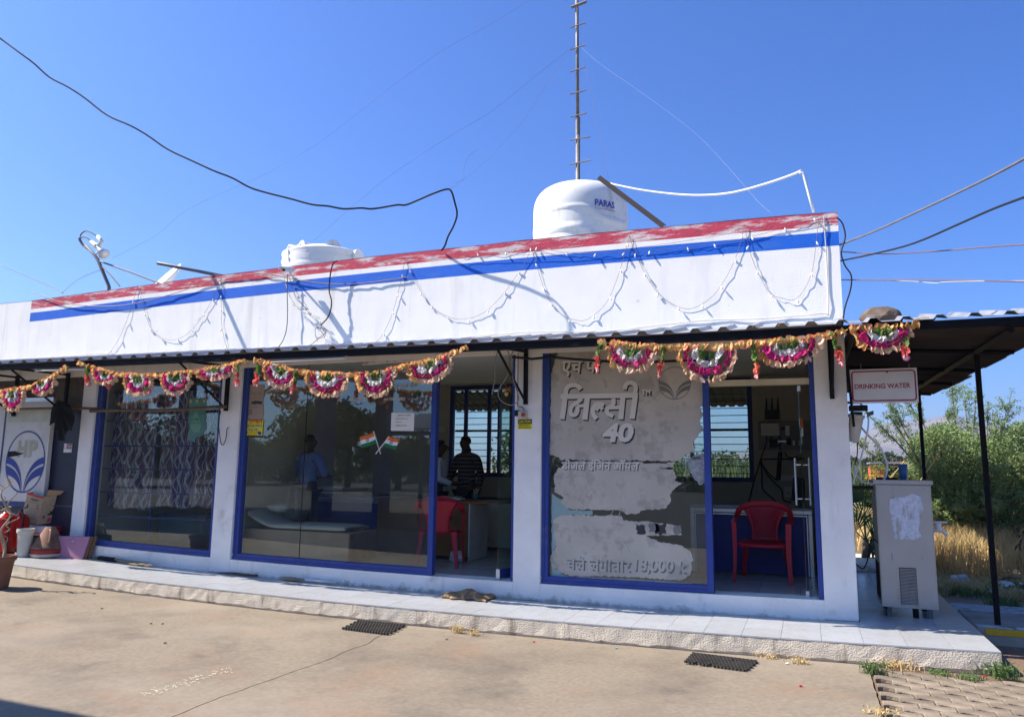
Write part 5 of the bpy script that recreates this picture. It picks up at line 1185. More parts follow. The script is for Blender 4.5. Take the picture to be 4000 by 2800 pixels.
# switch and caution sign on the pillar
def C3(px,py,y=-.0): return P(1600+px*.4355,1350+py*.4355,y=y)
a=C3(973,745);b=C3(1097,655); t=thing('caution_sign',a,'small black and yellow caution sign on the pillar','sign'); zm=C3(1000,698).z
MB().box(a.x,b.x,-.006,.0005,a.z,zm).build('yellow_plate',m_yellow,t); MB().box(a.x,b.x,-.006,.0005,zm,b.z).build('black_plate',m_ink,t)
def ct(body,px,py,w,h,m): 
    p=C3(px,py); e=C3(px+w,py); f=C3(px,py-h); text('lettering',body,p.x,p.z,e.x-p.x,-.0075,m,t,height=f.z-p.z,bold=.02)
ct('CAUTION',980,690,108,26,m_yellow); ct('EMERGENCY',985,717,98,13,m_ink); ct('STOP SWITCH',979,739,110,14,m_ink)
t=thing('emergency_switch',C3(1025,620),'small beige switch box with a red push button above the caution sign','switch'); a=C3(988,652);b=C3(1060,585)
MB().box(a.x,b.x,-.06,0,a.z,b.z).build('box',m_pot,t,bevel=.004); c=C3(1022,616,-.06); 
def disc(c,r,m,nm,par,dy=.01): mb=MB(); mb.tube([c,c+Vector((0,-dy,0))],r,18); mb.build(nm,m,par,smooth=False)
disc(c,.030,mat('brass_ring',(.35,.2,.08),.5),'ring',t,.012); disc(c+Vector((0,-.012,0)),.017,m_redp,'push_button',t,.014); MB().box(a.x-.05,a.x-.001,-.04,-.005,a.z+.03,a.z+.10).build('cable_gland',m_cable,t)
wire([(1600+x*.4355,1350+y_*.4355,-.02) for x,y_ in dens([(975,60),(972,250),(970,500),(975,545),(1010,550),(1030,585)],3)],.005,m_plug,'grey conduit wire down the pillar to the switch',name='conduit_wire')
wire([(1600+x*.4355,1350+y_*.4355,-.5) for x,y_ in dens([(870,20),(895,90),(880,250),(830,340),(795,410),(810,480),(870,525),(930,530),(975,490),(970,420),(920,270),(900,120),(935,35)],3)],.006,mat('pale_cord',(.30,.24,.18),.7),'loose loop of pale cord hanging beside the door under the awning',name='loose_flex',cat='flex')
wire([(1600+x*.4355,1350+y_*.4355,-.5) for x,y_ in dens([(790,50),(770,130),(765,280),(748,380),(738,440)],3)],.006,mat('pale_cord2',(.30,.24,.18),.7),'short pale cord end hanging left of the cord loop',name='loose_flex',cat='flex')
t=thing('door_charm',C3(870,410,.0),'orange thread charm hanging in the doorway','charm'); mb=MB()
for i in range(16): p=C3(875+random.uniform(-8,8),395,-.02); mb.tube([p,p+Vector((random.uniform(-.06,.06),0,random.uniform(-.08,.10)))],.003,4)
mb.build('threads',mat('orange_thread',(.45,.12,.02),.8),t); 
MB().lathe([(.004,-.03),(.024,-.012),(.026,.01),(.005,.028)],10,C3(868,428,-.02)).build('fruit',m_gold,t,smooth=True)
wire([(2000,1392,-.3),(2080,1400,-.25),(2150,1392,-.2),(2250,1402,-.15),(2400,1412,-.1),(2560,1412,-.05),(2760,1405,-.02)],.016,m_cable,'thick black cable running under the awning over the filmed window',name='thick_cable',cat='cable')
# drinking water sign
ys=-.12; 
def D(px,py,y=ys): return P(3260+px*.3423,1400+py*.3423,y=y)
t=thing('drinking_water_sign',D(550,490),'white sign with maroon border reading drinking water','sign')
A=[D(168,126),D(943,114),D(957,494),D(190,492)]; a=A[3];b=A[1]; x0=(A[0].x+A[3].x)/2;x1=(A[1].x+A[2].x)/2;z0=A[2].z;z1=A[0].z
sgm=mat('sign_white',(.62,.61,.58),.5,var=.05)
MB().box(x0,x1,ys,ys+.02,z0,z1).build('board',sgm,t,bevel=.003); W_=x1-x0;H_=z1-z0
def rr(mb,ix,iz,r,w,n=8):
    pts=[]
    for cx,cz,a0 in((x1-ix-r,z1-iz-r,0),(x0+ix+r,z1-iz-r,1),(x0+ix+r,z0+iz+r,2),(x1-ix-r,z0+iz+r,3)):
        for k in range(n+1): a_=math.pi/2*(a0+k/n); pts.append((cx,cz,math.cos(a_),math.sin(a_)))
    pts.append(pts[0]); mb.sheet([[Vector((cx+q_*c_,ys-.001,cz+q_*s_)) for q_ in(r,r-w)] for cx,cz,c_,s_ in pts])
mb=MB(); rr(mb,W_*.02,H_*.05,.035,.014); mb.build('border',m_mar,t)
p=D(228,338);e=D(855,328); f=D(228,283); text('lettering','DRINKING WATER',x0+W_*.065,z0+H_*.42,W_*.83,ys-.002,m_mar,t,height=f.z-p.z,bold=.02)
disc(D(597,156,ys),.008,m_plug,'screw',t,.006)
MB().tube([D(148,90,ys-.02),D(220,770,ys-.02)],.013,4).build('hanging_bar',m_black,t)
for px in(300,850): MB().tube([D(px,118,ys+.012),D(px,60,ys+.012)],.004,5).build('hanging_wire',m_steel,t)
# water filter on the end wall
def filt():
    y=.30
    t=thing('water_filter',D(240,800,y),'grey white water filter housing hung on the end wall below the sign','water filter')
    tp=D(250,640,y);bt=D(218,945,y); MB().tube([bt,bt.lerp(tp,.05),tp.lerp(bt,.12),tp.lerp(bt,.115),tp],[.048,.052,.072,.080,.083],14).build('housing',mat('milky_plastic',(.5,.5,.46),.4,var=.1),t,smooth=True)
    MB().tube([tp,tp+Vector((0,0,.03))],.06,12).build('cap',m_cable,t); MB().obox(tp+Vector((.02,0,.07)),(.09,0,0),(0,.04,0),(0,0,.03)).build('pump',m_cable,t,bevel=.01); MB().obox(tp+Vector((-.03,0,.13)),(.08,0,0),(0,.03,0),(0,0,.012)).build('bracket',m_steel,t); MB().obox(tp+Vector((.13,-.02,.01)),(.03,0,.01),(0,.03,0),(0,0,.02)).build('clip',m_plug,t)
    T=[(280,500),(340,560),(380,640),(385,760),(360,900),(320,1060),(270,1240),(230,1350),(205,1420)]; wire([(3260+a*.3423,1400+b*.3423,y) for a,b in dens(T,4)],.009,m_pvc,'pale thin hose looping down from the water filter to the wall',name='hose',cat='hose')
    T=[(300,780),(380,870),(470,960),(540,1050),(590,1160),(600,1260),(570,1360),(500,1410),(420,1420),(330,1400),(260,1340),(228,1260),(225,1200)]; wire([(3260+a*.3423,1400+b*.3423,.45) for a,b in dens(T,4)],.011,m_pvc,'thicker grey hose curling over the top of the cooler',name='hose',cat='hose')
    wire([(3260+a*.3423,1400+b*.3423,y) for a,b in dens([(262,950),(258,1100),(235,1180),(228,1210)],3)],.006,m_cable,'thin black tube below the water filter',name='hose',cat='hose')
    a=D(205,1466,.5);b=D(440,1466,.5); MB().tube([a,b],.018,8).build('inlet_pipe',m_cable,label='black pipe stub running from the wall into the cooler',cat='pipe')
filt()
# water cooler
def cooler():
    def c(px,py,y): return P(3300+px*.4979,1900+py*.4979,y=y)
    y0=.34; fl=c(285,965,y0);fr=c(728,985,y0); tl=D(478,1452,y0); tr=D(1118,1455,y0); x0=(fl.x+tl.x)/2; x1=(fr.x+tr.x)/2; z0=.092; z1=tl.z; y1=y0+.56
    t=thing('water_cooler',((x0+x1)/2,(y0+y1)/2,0),'grey steel water cooler cabinet with torn label, louvres and side tap','water cooler')
    MB().box(x0,x1,y0,y1,z0,z1).build('body',m_ref,t,bevel=.006); MB().box(x0-.018,x1+.018,y0-.018,y1+.02,z1+.002,z1+.045).build('lid',m_ref,t,bevel=.004)
    MB().box(x0+.012,x1-.012,y0-.004,y0-.0005,z0+.03,z1-.01).build('front_panel',m_ref,t,bevel=.002)
    MB().box(x0-.004,x0-.001,y0+.06,y1-.06,z0+.06,z0+.42).build('side_opening',m_gap,t); MB().box(x0-.0045,x0-.0005,y0+.005,y1-.01,z0+.62,z0+.63).build('panel_seam',m_gap,t)
    a=c(445,918,y0);b=c(555,645,y0)
    MB().box(a.x-.004,b.x+.004,y0-.0065,y0-.0045,a.z-.004,b.z+.004).build('vent_recess',m_gap,t)
    for i in range(25):
        z=a.z+(b.z-a.z)*(i+.5)/25; MB().obox((( a.x+b.x)/2,y0-.010,z),((b.x-a.x)/2,0,0),(0,.006,.003),(0,0,.0022)).build('louvre_slat',m_ref,t)
    out=jag([(355,110),(400,92),(450,95),(500,80),(520,66),(560,75),(600,90),(605,130),(615,190),(600,230),(600,270),(585,300),(580,350),(600,400),(560,420),(400,418),(375,390),(380,350),(368,290),(370,240),(352,190)],6,14,5)
    ngon('torn_label',[(c(*p,y0-.006).x,c(*p,y0-.006).z) for p in out],y0-.0065,m_sticker,t)
    MB().box(c(370,580,y0).x,c(374,580,y0).x,y0-.006,y0-.0045,c(370,585,y0).z,c(370,525,y0).z).build('blue_mark',m_inkb,t)
    for x in(x0+.07,x1-.07,):
        for y in(y0+.06,y1-.06): MB().box(x-.022,x+.022,y-.022,y+.022,0,z0).build('leg',m_black if y>y0+.1 else m_plug,t)
    MB().box(x0+.28,x0+.33,y0+.03,y0+.09,.0,z0).build('leg',m_black,t)
    # tap
    q=c(728,345,y0+.25); z=q.z; MB().tube([(x1,y0+.25,z),(x1+.07,y0+.25,z),(x1+.12,y0+.25,z-.01),(x1+.15,y0+.25,z-.055)],[.018,.018,.02,.018],10).build('tap',m_pvc,t,smooth=True)
    MB().tube([(x1+.075,y0+.25,z+.0),(x1+.075,y0+.25,z+.06),(x1+.075,y0+.25,z+.075)],[.028,.03,.03],10).build('tap_knob',m_pvc,t); MB().obox((x1+.10,y0+.25,z+.083),(.06,0,0),(0,.012,0),(0,0,.008)).build('tap_lever',m_pvc,t)
    b=D(790,1418,y0+.2); cup=thing('blue_cup',(b.x,y0+.2,z1+.046),'tall blue plastic tumbler standing on the cooler','cup'); MB().lathe([(.030,0),(.045,.185),(.042,.185),(.027,.01)],18,(b.x,y0+.2,z1+.046)).build('shell',m_lcyl,cup,smooth=True)
    MB().obox((x0-.002+.15,y1-.1,z1+.055),(.10,0,0),(0,.06,0),(0,0,.012)).build('lid_strap',m_black,t)
    wire([(3300+a_*.4979,1900+b_*.4979,.9) for a_,b_ in dens([(212,395),(195,450),(185,540),(165,610),(140,640),(110,625),(85,600)],4)],.007,m_cable,'black power lead sagging behind the cooler',name='power_lead',cat='cable')
cooler()
# ================================================================ INSIDE
def chair(loc,rz,lab):
    t=thing('plastic_chair',(0,0,0),lab,'chair','red plastic armchairs'); W=.27
    # seat
    g=[]; 
    for i in range(13):
        u=-1+2*i/12; g.append([Vector((u*(.225+.02*(1-v)),-.24+.43*v,.43-.018*math.sin(math.pi*(u+1)/2)*math.sin(math.pi*min(1,v+.1))-(.028*max(0,.14-v)/.14)**1*1.0*.9+.0)) for v in [j/9 for j in range(10)]])
    MB().sheet(g).build('seat',m_redpl,t,smooth=True,solid=.014)
    g=[]   # seat apron
    for i in range(25):
        u=i/24; a=-math.pi/2+ (u-.5)*4.4; x=.232*max(-1,min(1,1.25*math.sin(a+math.pi/2))); y=-.245+.46*(1-abs(math.cos((u-.5)*2.6))**.6); sag_=.035+.02*abs(2*u-1)**2
        g.append([Vector((x,y,.425)),Vector((x*1.02,y-.004,.425-sag_))])
    MB().sheet(g).build('apron',m_redpl,t,smooth=True,solid=.01)
    # rail: arm fronts -> arms -> back arch, flat wide section
    def strip(path,wid,nm,th=.016):
        g=[]
        for (p,dirn,w) in path: p=Vector(p);d=Vector(dirn).normalized()*w*.5; g.append([p-d,p-d*.4+Vector((0,0,.004)),p+d*.4+Vector((0,0,.004)),p+d])
        MB().sheet(g).build(nm,m_redpl,t,smooth=True,solid=th)
    n=36; path=[]
    for i in range(n+1):
        u=i/n; s_=-1 if u<.5 else 1; k=abs(2*u-1) # 1 at arm front, 0 at the top centre
        # angle param
        if k>.45:
            q=(k-.45)/.55; x=s_*(.285-.0*q+.015*math.sin(q*3)); y=.17-.40*q; z=.655-.012*q+.08*(1-q)**3; dirn=(1,0,.15*s_); w=.055
        else:
            q=k/.45; x=s_*.285*math.sin(q*math.pi/2)**.95; y=.255-.085*q**2.2; z=.735+.125*math.cos(q*math.pi/2)**.9; dirn=(.35*s_*q,.25,.9-.5*q) if q<.75 else (.8*s_,.05,.5); w=.07-.01*q
        path.append(((x,y,z),dirn,w))
    # keep section directions continuous
    P2=[]; 
    for i,(p,d,w) in enumerate(path):
        k=abs(2*i/n-1); s_=-1 if i<n/2 else 1; f=min(1,max(0,(k-.15)/.45)); f=f*f*(3-2*f); d=Vector((0,0,1))*(1-f)+Vector((1,0,0))*s_*f
        if s_<0: d=Vector((0,0,1))*(1-f)+Vector((-1,0,0))*f
        P2.append((p,d,w))
    strip(P2,0,'arm_rail')
    for s_ in(-1,1):
        g=[]   # front leg, channel section
        for i in range(9):
            v=i/8; z=.655*(1-v); x=s_*(.285-.012*math.sin(v*3)+.010*v); y=-.23-.035*v; w=.050-.022*v
            g.append([Vector((x-s_*w*.5,y+.035-.012*v,z)),Vector((x-s_*w*.5,y,z)),Vector((x+s_*w*.5,y,z)),Vector((x+s_*w*.5,y+.035-.012*v,z))])
        MB().sheet(g).build('leg',m_redpl,t,smooth=False,solid=.008)
        g=[]
        for i in range(9):
            v=i/8; z=.44*(1-v); x=s_*(.20+.055*v); y=.19+.10*v; w=.055-.025*v
            g.append([Vector((x-s_*w*.5,y,z)),Vector((x-s_*w*.5,y+.025,z)),Vector((x+s_*w*.5,y+.025,z)),Vector((x+s_*w*.5,y,z))])
        MB().sheet(g).build('leg',m_redpl,t,solid=.008)
    # back panel: waisted, with lattice
    g=[]
    for j in range(15):
        v=j/14; hw=.13+.06*(v-.35)**2*4+ .035*v; z=.42+.40*v; y0=.185+.075*v
        g.append([Vector((u*hw,y0+.03*(1-u*u)-.0,z+(.03*(1-u*u) if v>.9 else 0))) for u in[-1+2*i/12 for i in range(13)]])
    MB().sheet(g).build('backrest',m_redpl,t,smooth=True,solid=.010)
    lat=MB()
    for k in range(-9,10):
        for sg in(-1,1):
            pts=[]
            for i in range(9):
                v=.12+.80*i/8; u=k*.16+sg*(v-.5)*1.3
                if abs(u)<.86: hw=.13+.06*(v-.35)**2*4+.035*v; pts.append((u*hw,.185+.075*v+.03*(1-u*u)-.012,.42+.40*v))
            if len(pts)>1: lat.tube(pts,.0035,4)
    lat.build('back_lattice',m_redpl,t)
    t.location=loc; t.rotation_euler=(0,0,rz); t.scale=(1.06,1.05,1.03); return t
def settle(t):   # local children stay local
    pass
def q3(px,py,y): return P(1550+px*.6843,1300+py*.6843,y=y)
chair(Vector((-.53,1.20,FZ)),math.radians(-2),'red plastic armchair facing out in front of the blue counter in the right doorway')
chair(Vector((-4.66,.93,FZ)),math.radians(200),'red plastic armchair turned towards the brown desk in the middle doorway')
def counter(x0,x1,y,h,lab,dep=.5):
    t=thing('counter',((x0+x1)/2,y,FZ),lab,'counter','blue fronted aluminium framed counters'); z0=FZ; z1=FZ+h
    MB().box(x0+.05,x1-.05,y+.012,y+.03,z0+.02,z1-.05).build('front_panel',m_counter,t)
    for (a,b,c,d) in((x0,x1,z1-.05,z1),(x0,x0+.05,z0,z1-.051),(x1-.05,x1,z0,z1-.051)):
        MB().box(a,b,y,y+.04,c,d).build('frame_bar',m_alu,t,bevel=.006)
    MB().box(x0+.058,x1-.058,y+.004,y+.011,z1-.075,z1-.06).build('frame_bar',m_alu,t); MB().box(x0+.058,x0+.07,y+.004,y+.011,z0+.02,z1-.076).build('frame_bar',m_alu,t); MB().box(x1-.07,x1-.058,y+.004,y+.011,z0+.02,z1-.076).build('frame_bar',m_alu,t)
    MB().box(x0-.01,x1+.01,y-.01,y+dep,z1+.001,z1+.022).build('counter_top',m_alu if False else mat('counter_top_'+str(int(abs(x0)*10)),(.30,.30,.30),.4),t,bevel=.003)
    for x in(x0+.01,x1-.03): MB().box(x,x+.02,y+.05,y+dep-.02,z0,z1).build('side_panel',m_counter,t)
a=P(2694,1973,y=1.7); b=P(3172,1984,y=1.75); counter(a.x,b.x,1.72,.80,'blue panelled counter with silver frame behind the right doorway chair')
a=P(1225,1932,y=1.75); b=P(1552,1942,y=1.75); counter(a.x-.25,b.x,1.75,.80,'blue panelled counter with silver frame behind the middle window')
# bed with mattress
bd=thing('wooden_bed',(-6.5,.6,FZ),'low wooden box bed with a pale mattress behind the middle window','bed'); a=P(942,2042,y=.36);b=P(1357,2074,y=.30)
BX0,BX1=-7.42,P(1357,2150,y=.30).x; BZ=FZ+.40
MB().box(BX0,BX1,.32,1.0,FZ,BZ,seg=.6).build('box',m_bedw,bd,bevel=.004); MB().box(BX1+.002,BX1+.012,.34,.98,FZ,BZ-.01).build('end_panel',m_wood,bd)
g=[];n=24
for i in range(n+1):
    u=i/n; x=BX0+.02+(BX1-BX0-.10)*u; lift=.16*max(0,1-u/.28)**1.6; hh=.085*(1-.55*max(0,(u-.9)/.1)**2)
    g.append([Vector((x,.50+.44*math.cos(t_)*.5 if False else .64+.30*(abs(math.cos(t_))**.6)*(1 if math.cos(t_)>0 else -1),BZ+.045+lift+hh*.55*(abs(math.sin(t_))**.7)*(1 if math.sin(t_)>0 else -1))) for t_ in [2*math.pi*k/18 for k in range(19)]])
MB().sheet(g).build('mattress',m_matt,bd,smooth=True)
ml=MB().tube([Vector((v[13].x,v[13].y-.006,v[13].z)) for v in g],.006,5); ml.build('piping',m_ink,bd)
blob('pillow',(BX0+.28,.72,BZ+.26),(.22,.16,.07),m_matt,3,'grey bundle of cloth at the head of the low bed','pillow',amp=.2)
# backpack
q=P(1145,2040,y=.55); bp=thing('backpack',(q.x,.62,BZ+.10),'grey backpack standing on the bed in front of the man in blue','backpack')
def rbox(name,c,r,m,par,p=3.2,n=16):
    g=[]
    for i in range(n+1):
        ph=-math.pi/2+math.pi*i/n; cz=math.sin(ph);cr=math.cos(ph); sz=math.copysign(abs(cz)**(2/p),cz); sr=abs(cr)**(2/p)
        row=[]
        for k in range(n*2+1):
            th=math.pi*k/n; cx=math.cos(th);sy=math.sin(th); row.append(Vector((c[0]+r[0]*sr*math.copysign(abs(cx)**(2/p),cx),c[1]+r[1]*sr*math.copysign(abs(sy)**(2/p),sy),c[2]+r[2]*sz)))
        g.append(row)
    return MB().sheet(g).build(name,m,par,smooth=True)
zb=BZ+.095
rbox('pack_body',(q.x,.64,zb+.26),(.155,.10,.26),m_bag,bp); rbox('front_pocket',(q.x+.0,.545,zb+.16),(.12,.04,.13),m_bag,bp)
for s_ in(-1,1): MB().tube([(q.x+s_*.06,.53,zb+.46),(q.x+s_*.075,.50,zb+.30),(q.x+s_*.08,.51,zb+.10)],[.02,.025,.018],6).build('strap',m_plug,bp,smooth=True)
MB().tube([(q.x-.03,.62,zb+.51),(q.x-.02,.62,zb+.56),(q.x+.02,.62,zb+.56),(q.x+.03,.62,zb+.51)],.008,6).build('grab_loop',m_cable,bp)
# papers and stacks on the back shelf / counter
def stack(x,y,z,n,lab,w=.16):
    t=thing('paper_stack',(x,y,z),lab,'papers'); zz=z
    for i in range(n): h=random.uniform(.012,.03); MB().obox((x+random.uniform(-.012,.012),y,zz+h/2),(w,random.uniform(-.02,.02),0),(random.uniform(-.02,.02),.11,0),(0,0,h/2)).build('ledger',random.choice((m_cardb,m_paper,m_brownp)),t); zz+=h+.0006
zc=FZ+.823
stack(P(1290,1900,y=1.95).x,1.95,zc,6,'taller stack of ledgers on the middle counter near the standing man'); stack(P(1400,1900,y=1.95).x,1.95,zc,3,'low stack of papers on the middle counter')
sh=thing('back_desk',(-5.8,3.1,FZ),'long pale back desk with a dark top edge along the rear wall','desk')
MB().box(-6.9,-4.2,2.9,3.5,FZ+.05,FZ+.78).build('body',m_hpw,sh); MB().box(-6.95,-4.15,2.86,3.52,FZ+.782,FZ+.81).build('desk_top',m_black,sh)
# brown desk
zd=P(1827,1953,y=1.5).z; xr=P(1827,2176,y=1.5).x; xl=xr-1.5
dk=thing('office_desk',(xr-.7,1.8,FZ),'brown wooden desk with a pale side panel inside the middle doorway','desk')
MB().box(xl,xr,1.52,1.54,FZ+.05,zd-.03).build('front_panel',m_desk,dk); MB().box(xr,xr+.02,1.50,2.15,FZ,zd-.03).build('side_panel',m_hpw,dk,bevel=.002); MB().box(xl,xl+.02,1.55,2.15,FZ,zd-.03).build('side_panel',m_hpw,dk)
MB().box(xl-.04,P(1955,1960,y=1.5).x,1.47,2.2,zd-.029,zd).build('desk_top',m_desk,dk,bevel=.003); disc(Vector((P(1757,2012,y=1.5).x,1.519,P(1757,2018,y=1.5).z)),.03,m_gap,'cable_hole',dk,.002)
rp=thing('red_cabinet',(-4.0,2.9,FZ),'dark red low cabinet at the back right of the middle doorway','cabinet'); MB().box(-4.35,-3.5,2.75,3.2,FZ,FZ+.75).build('body',mat('dark_red',(.12,.01,.02),.5),rp,bevel=.005); MB().box(-4.40,-3.45,2.70,3.25,FZ+.752,FZ+.78).build('cabinet_top',m_redp,rp)
for i,(px,w,h,m,lab) in enumerate([(1765,.17,.02,m_paper,'white ledger under the green file on the brown desk'),(1757,.16,.03,mat('green_file',(.16,.38,.22),.7),'pale green file lying on the brown desk')]):
    x=P(px,1940,y=1.72).x; z=zd+.001+ (.021 if i else 0); MB().obox((x,1.72,z+h/2-.004*i),(w,.01,0),(-.01,.11,0),(0,0,h/2-.004*i)).build('file',m,label=lab,cat='file')
x=P(1858,1930,y=1.75).x; pc=thing('pen_cup',(x,1.75,zd),'teal pen cup with pens on the brown desk','pen cup'); MB().lathe([(.030,0.001),(.036,.09),(.033,.09),(.028,.01)],14,(x,1.75,zd)).build('cup',mat('teal_plastic',(.02,.12,.14),.4),pc,smooth=True)
for i in range(5): MB().tube([(x+.01*(i-2)*.5,1.75,zd+.01),(x+.016*(i-2),1.75+.006*i,zd+.15+.01*(i%3))],.0035,5).build('pen',[m_paper,m_inkb,m_yellow,m_inkr,m_paper][i],pc)
x=P(1800,2150,y=1.35).x; blob('plastic_bag',(x-.05,1.33,FZ+.075),(.10,.07,.08),m_bagw,12,'crumpled white plastic bag on the floor beside the desk chair','bag',sub=3,amp=.5)
# electric board, router, socket board and monitor in the right room
def E7(px,py,y): return P(2800+px*.3422,1500+py*.3422,y=y)
yb=3.59
a=E7(483,745,yb);b=E7(900,415,yb); eb=thing('electric_board',((a.x+b.x)/2,yb,a.z),'open grey electrical panel board on the back wall of the right room','electrical panel')
me=mat('panel_grey',(.20,.20,.20),.6); MB().box(a.x,b.x,yb-.03,yb,a.z,b.z).build('backing',me,eb,bevel=.004)
for (x0,y0,x1,y1,m,d) in[(510,585,712,445,m_hpw,.07),(785,585,830,470,m_paper,.05),(610,720,690,625,m_cable,.06),(805,690,845,615,m_cable,.05),(700,660,790,640,m_alu,.04),(735,520,785,485,m_cable,.04),(868,695,888,640,m_paper,.04)]:
    p=E7(x0,y0,yb-.03);q=E7(x1,y1,yb-.03); MB().box(p.x,q.x,yb-.03-d,yb-.031,p.z,q.z).build('meter_box' if d>.06 else 'breaker',m,eb,bevel=.003)
p=E7(905,740,yb-.02); MB().box(b.x+.003,b.x+.28,yb-.05,yb-.035,a.z,b.z).build('panel_door',me,eb)
for l in([(640,590),(600,640),(640,700),(720,690)],[(570,590),(555,700),(500,850)],[(710,590),(740,640),(720,700),(735,760)]): MB().tube([E7(*p,yb-.06) for p in dens(l,3)],.008,5).build('cable',m_cable,eb)
a=E7(552,405,yb);b=E7(718,295,yb); rt=thing('wifi_router',((a.x+b.x)/2,yb,a.z),'black router with three upright antennas standing on the panel board','router'); MB().box(a.x,b.x,yb-.12,yb-.08,a.z,b.z).build('body',m_cable,rt,bevel=.008)
for px in(566,630,696): MB().tube([E7(px,300,yb-.09),E7(px,225,yb-.09),E7(px,150,yb-.09)],[.014,.012,.006],7).build('antenna',m_cable,rt)
for k,(l,lab) in enumerate([([(500,850),(470,960),(420,1120),(380,1290),(355,1368)],'longest black cable hanging left below the electrical panel'),([(500,850),(530,930),(600,1020),(690,1095)],'cable from the panel down to the socket board'),([(500,870),(515,1000),(520,1180),(580,1250),(640,1300),(680,1350)],'wavy cable hanging in the middle below the panel'),([(500,860),(560,1000),(640,1100),(740,1200),(760,1310),(850,1345)],'cable running down to the counter monitor'),([(775,770),(800,820),(870,835),(940,810),(965,770)],'drooping cable loop right below the panel')]):
    wire([(2800+a_*.3422,1500+b_*.3422,yb-.06) for a_,b_ in dens(l,3)],.010,m_cable,lab,name='room_cable',cat='cable',group='cables under the electrical panel')
MB().tube([E7(495,850,yb-.05),E7(1000,850,yb-.05)],.012,6).build('rail',m_cable,label='thin dark rail on the wall below the electrical panel',cat='rail')
MB().tube([E7(725,770,yb-.07),E7(715,900,yb-.07),E7(700,1090,yb-.07)],.035,6).build('cable_bundle',m_cable,label='thick bundle of cables dropping from the panel',cat='cable')
a=E7(720,1095,yb);b=E7(888,1035,yb); so_=thing('socket_board',a,'long cream socket strip on the wall by the monitor','socket'); MB().box(a.x,b.x,yb-.05,yb,a.z,b.z).build('plate',m_pot,so_,bevel=.004)
for i in range(4): X=a.x+(b.x-a.x)*(.15+.22*i); MB().box(X,X+.05,yb-.055,yb-.0505,a.z+.03,b.z-.03).build('socket',m_hpw,so_)
a=E7(775,1285,yb);b=E7(860,1165,yb); so2=thing('socket_board',a,'small cream wall socket below the long socket strip','socket'); MB().box(a.x,b.x,yb-.03,yb,a.z,b.z).build('plate',m_pot,so2,bevel=.004)
for dx,dz in((.3,.3),(.6,.3),(.45,.5)): MB().box(a.x+(b.x-a.x)*dx,a.x+(b.x-a.x)*dx+.012,yb-.033,yb-.0305,a.z+(b.z-a.z)*dz,a.z+(b.z-a.z)*dz+.014).build('hole',m_gap,so2)
ym_=2.0; a=E7(870,1340,ym_);b=E7(1000,1060,ym_); mo=thing('computer_monitor',(a.x,ym_,FZ+.823),'black computer monitor seen edge on at the right end of the counter','monitor')
MB().add([(a.x-.02,ym_-.05,FZ+.9),(b.x,ym_-.0,FZ+.9),(b.x,ym_,b.z),(a.x+.01,ym_-.03,b.z),(a.x-.02,ym_,FZ+.9),(b.x,ym_+.05,FZ+.9),(b.x,ym_+.05,b.z),(a.x+.01,ym_+.02,b.z)],[(0,1,2,3),(7,6,5,4),(0,3,7,4),(1,5,6,2),(3,2,6,7)]).build('screen_shell',m_cable,mo,bevel=.004); MB().box(a.x+.02,b.x-.02,ym_-.06,ym_+.08,FZ+.823,FZ+.835).build('foot',m_cable,mo); MB().box((a.x+b.x)/2-.02,(a.x+b.x)/2+.02,ym_+.01,ym_+.03,FZ+.836,FZ+.93).build('neck',m_cable,mo)
# folded flag on the right glass door
fd=thing('small_flag',E7(980,670,.5),'small tricolour flag stuck edge on to the right glass door','flag'); MB().tube([E7(938,388,.5),E7(975,680,.5)],.005,5).build('stick',m_white,fd)
for m,(p0,p1) in zip((m_saff,m_paper,m_fg),(((955,385),(985,495)),((965,495),(988,590)),((970,590),(990,672)))):
    a=E7(*p0,.5);b=E7(*p1,.5); MB().box(a.x,b.x,.496,.504,b.z,a.z).build('flag_band',m,fd)
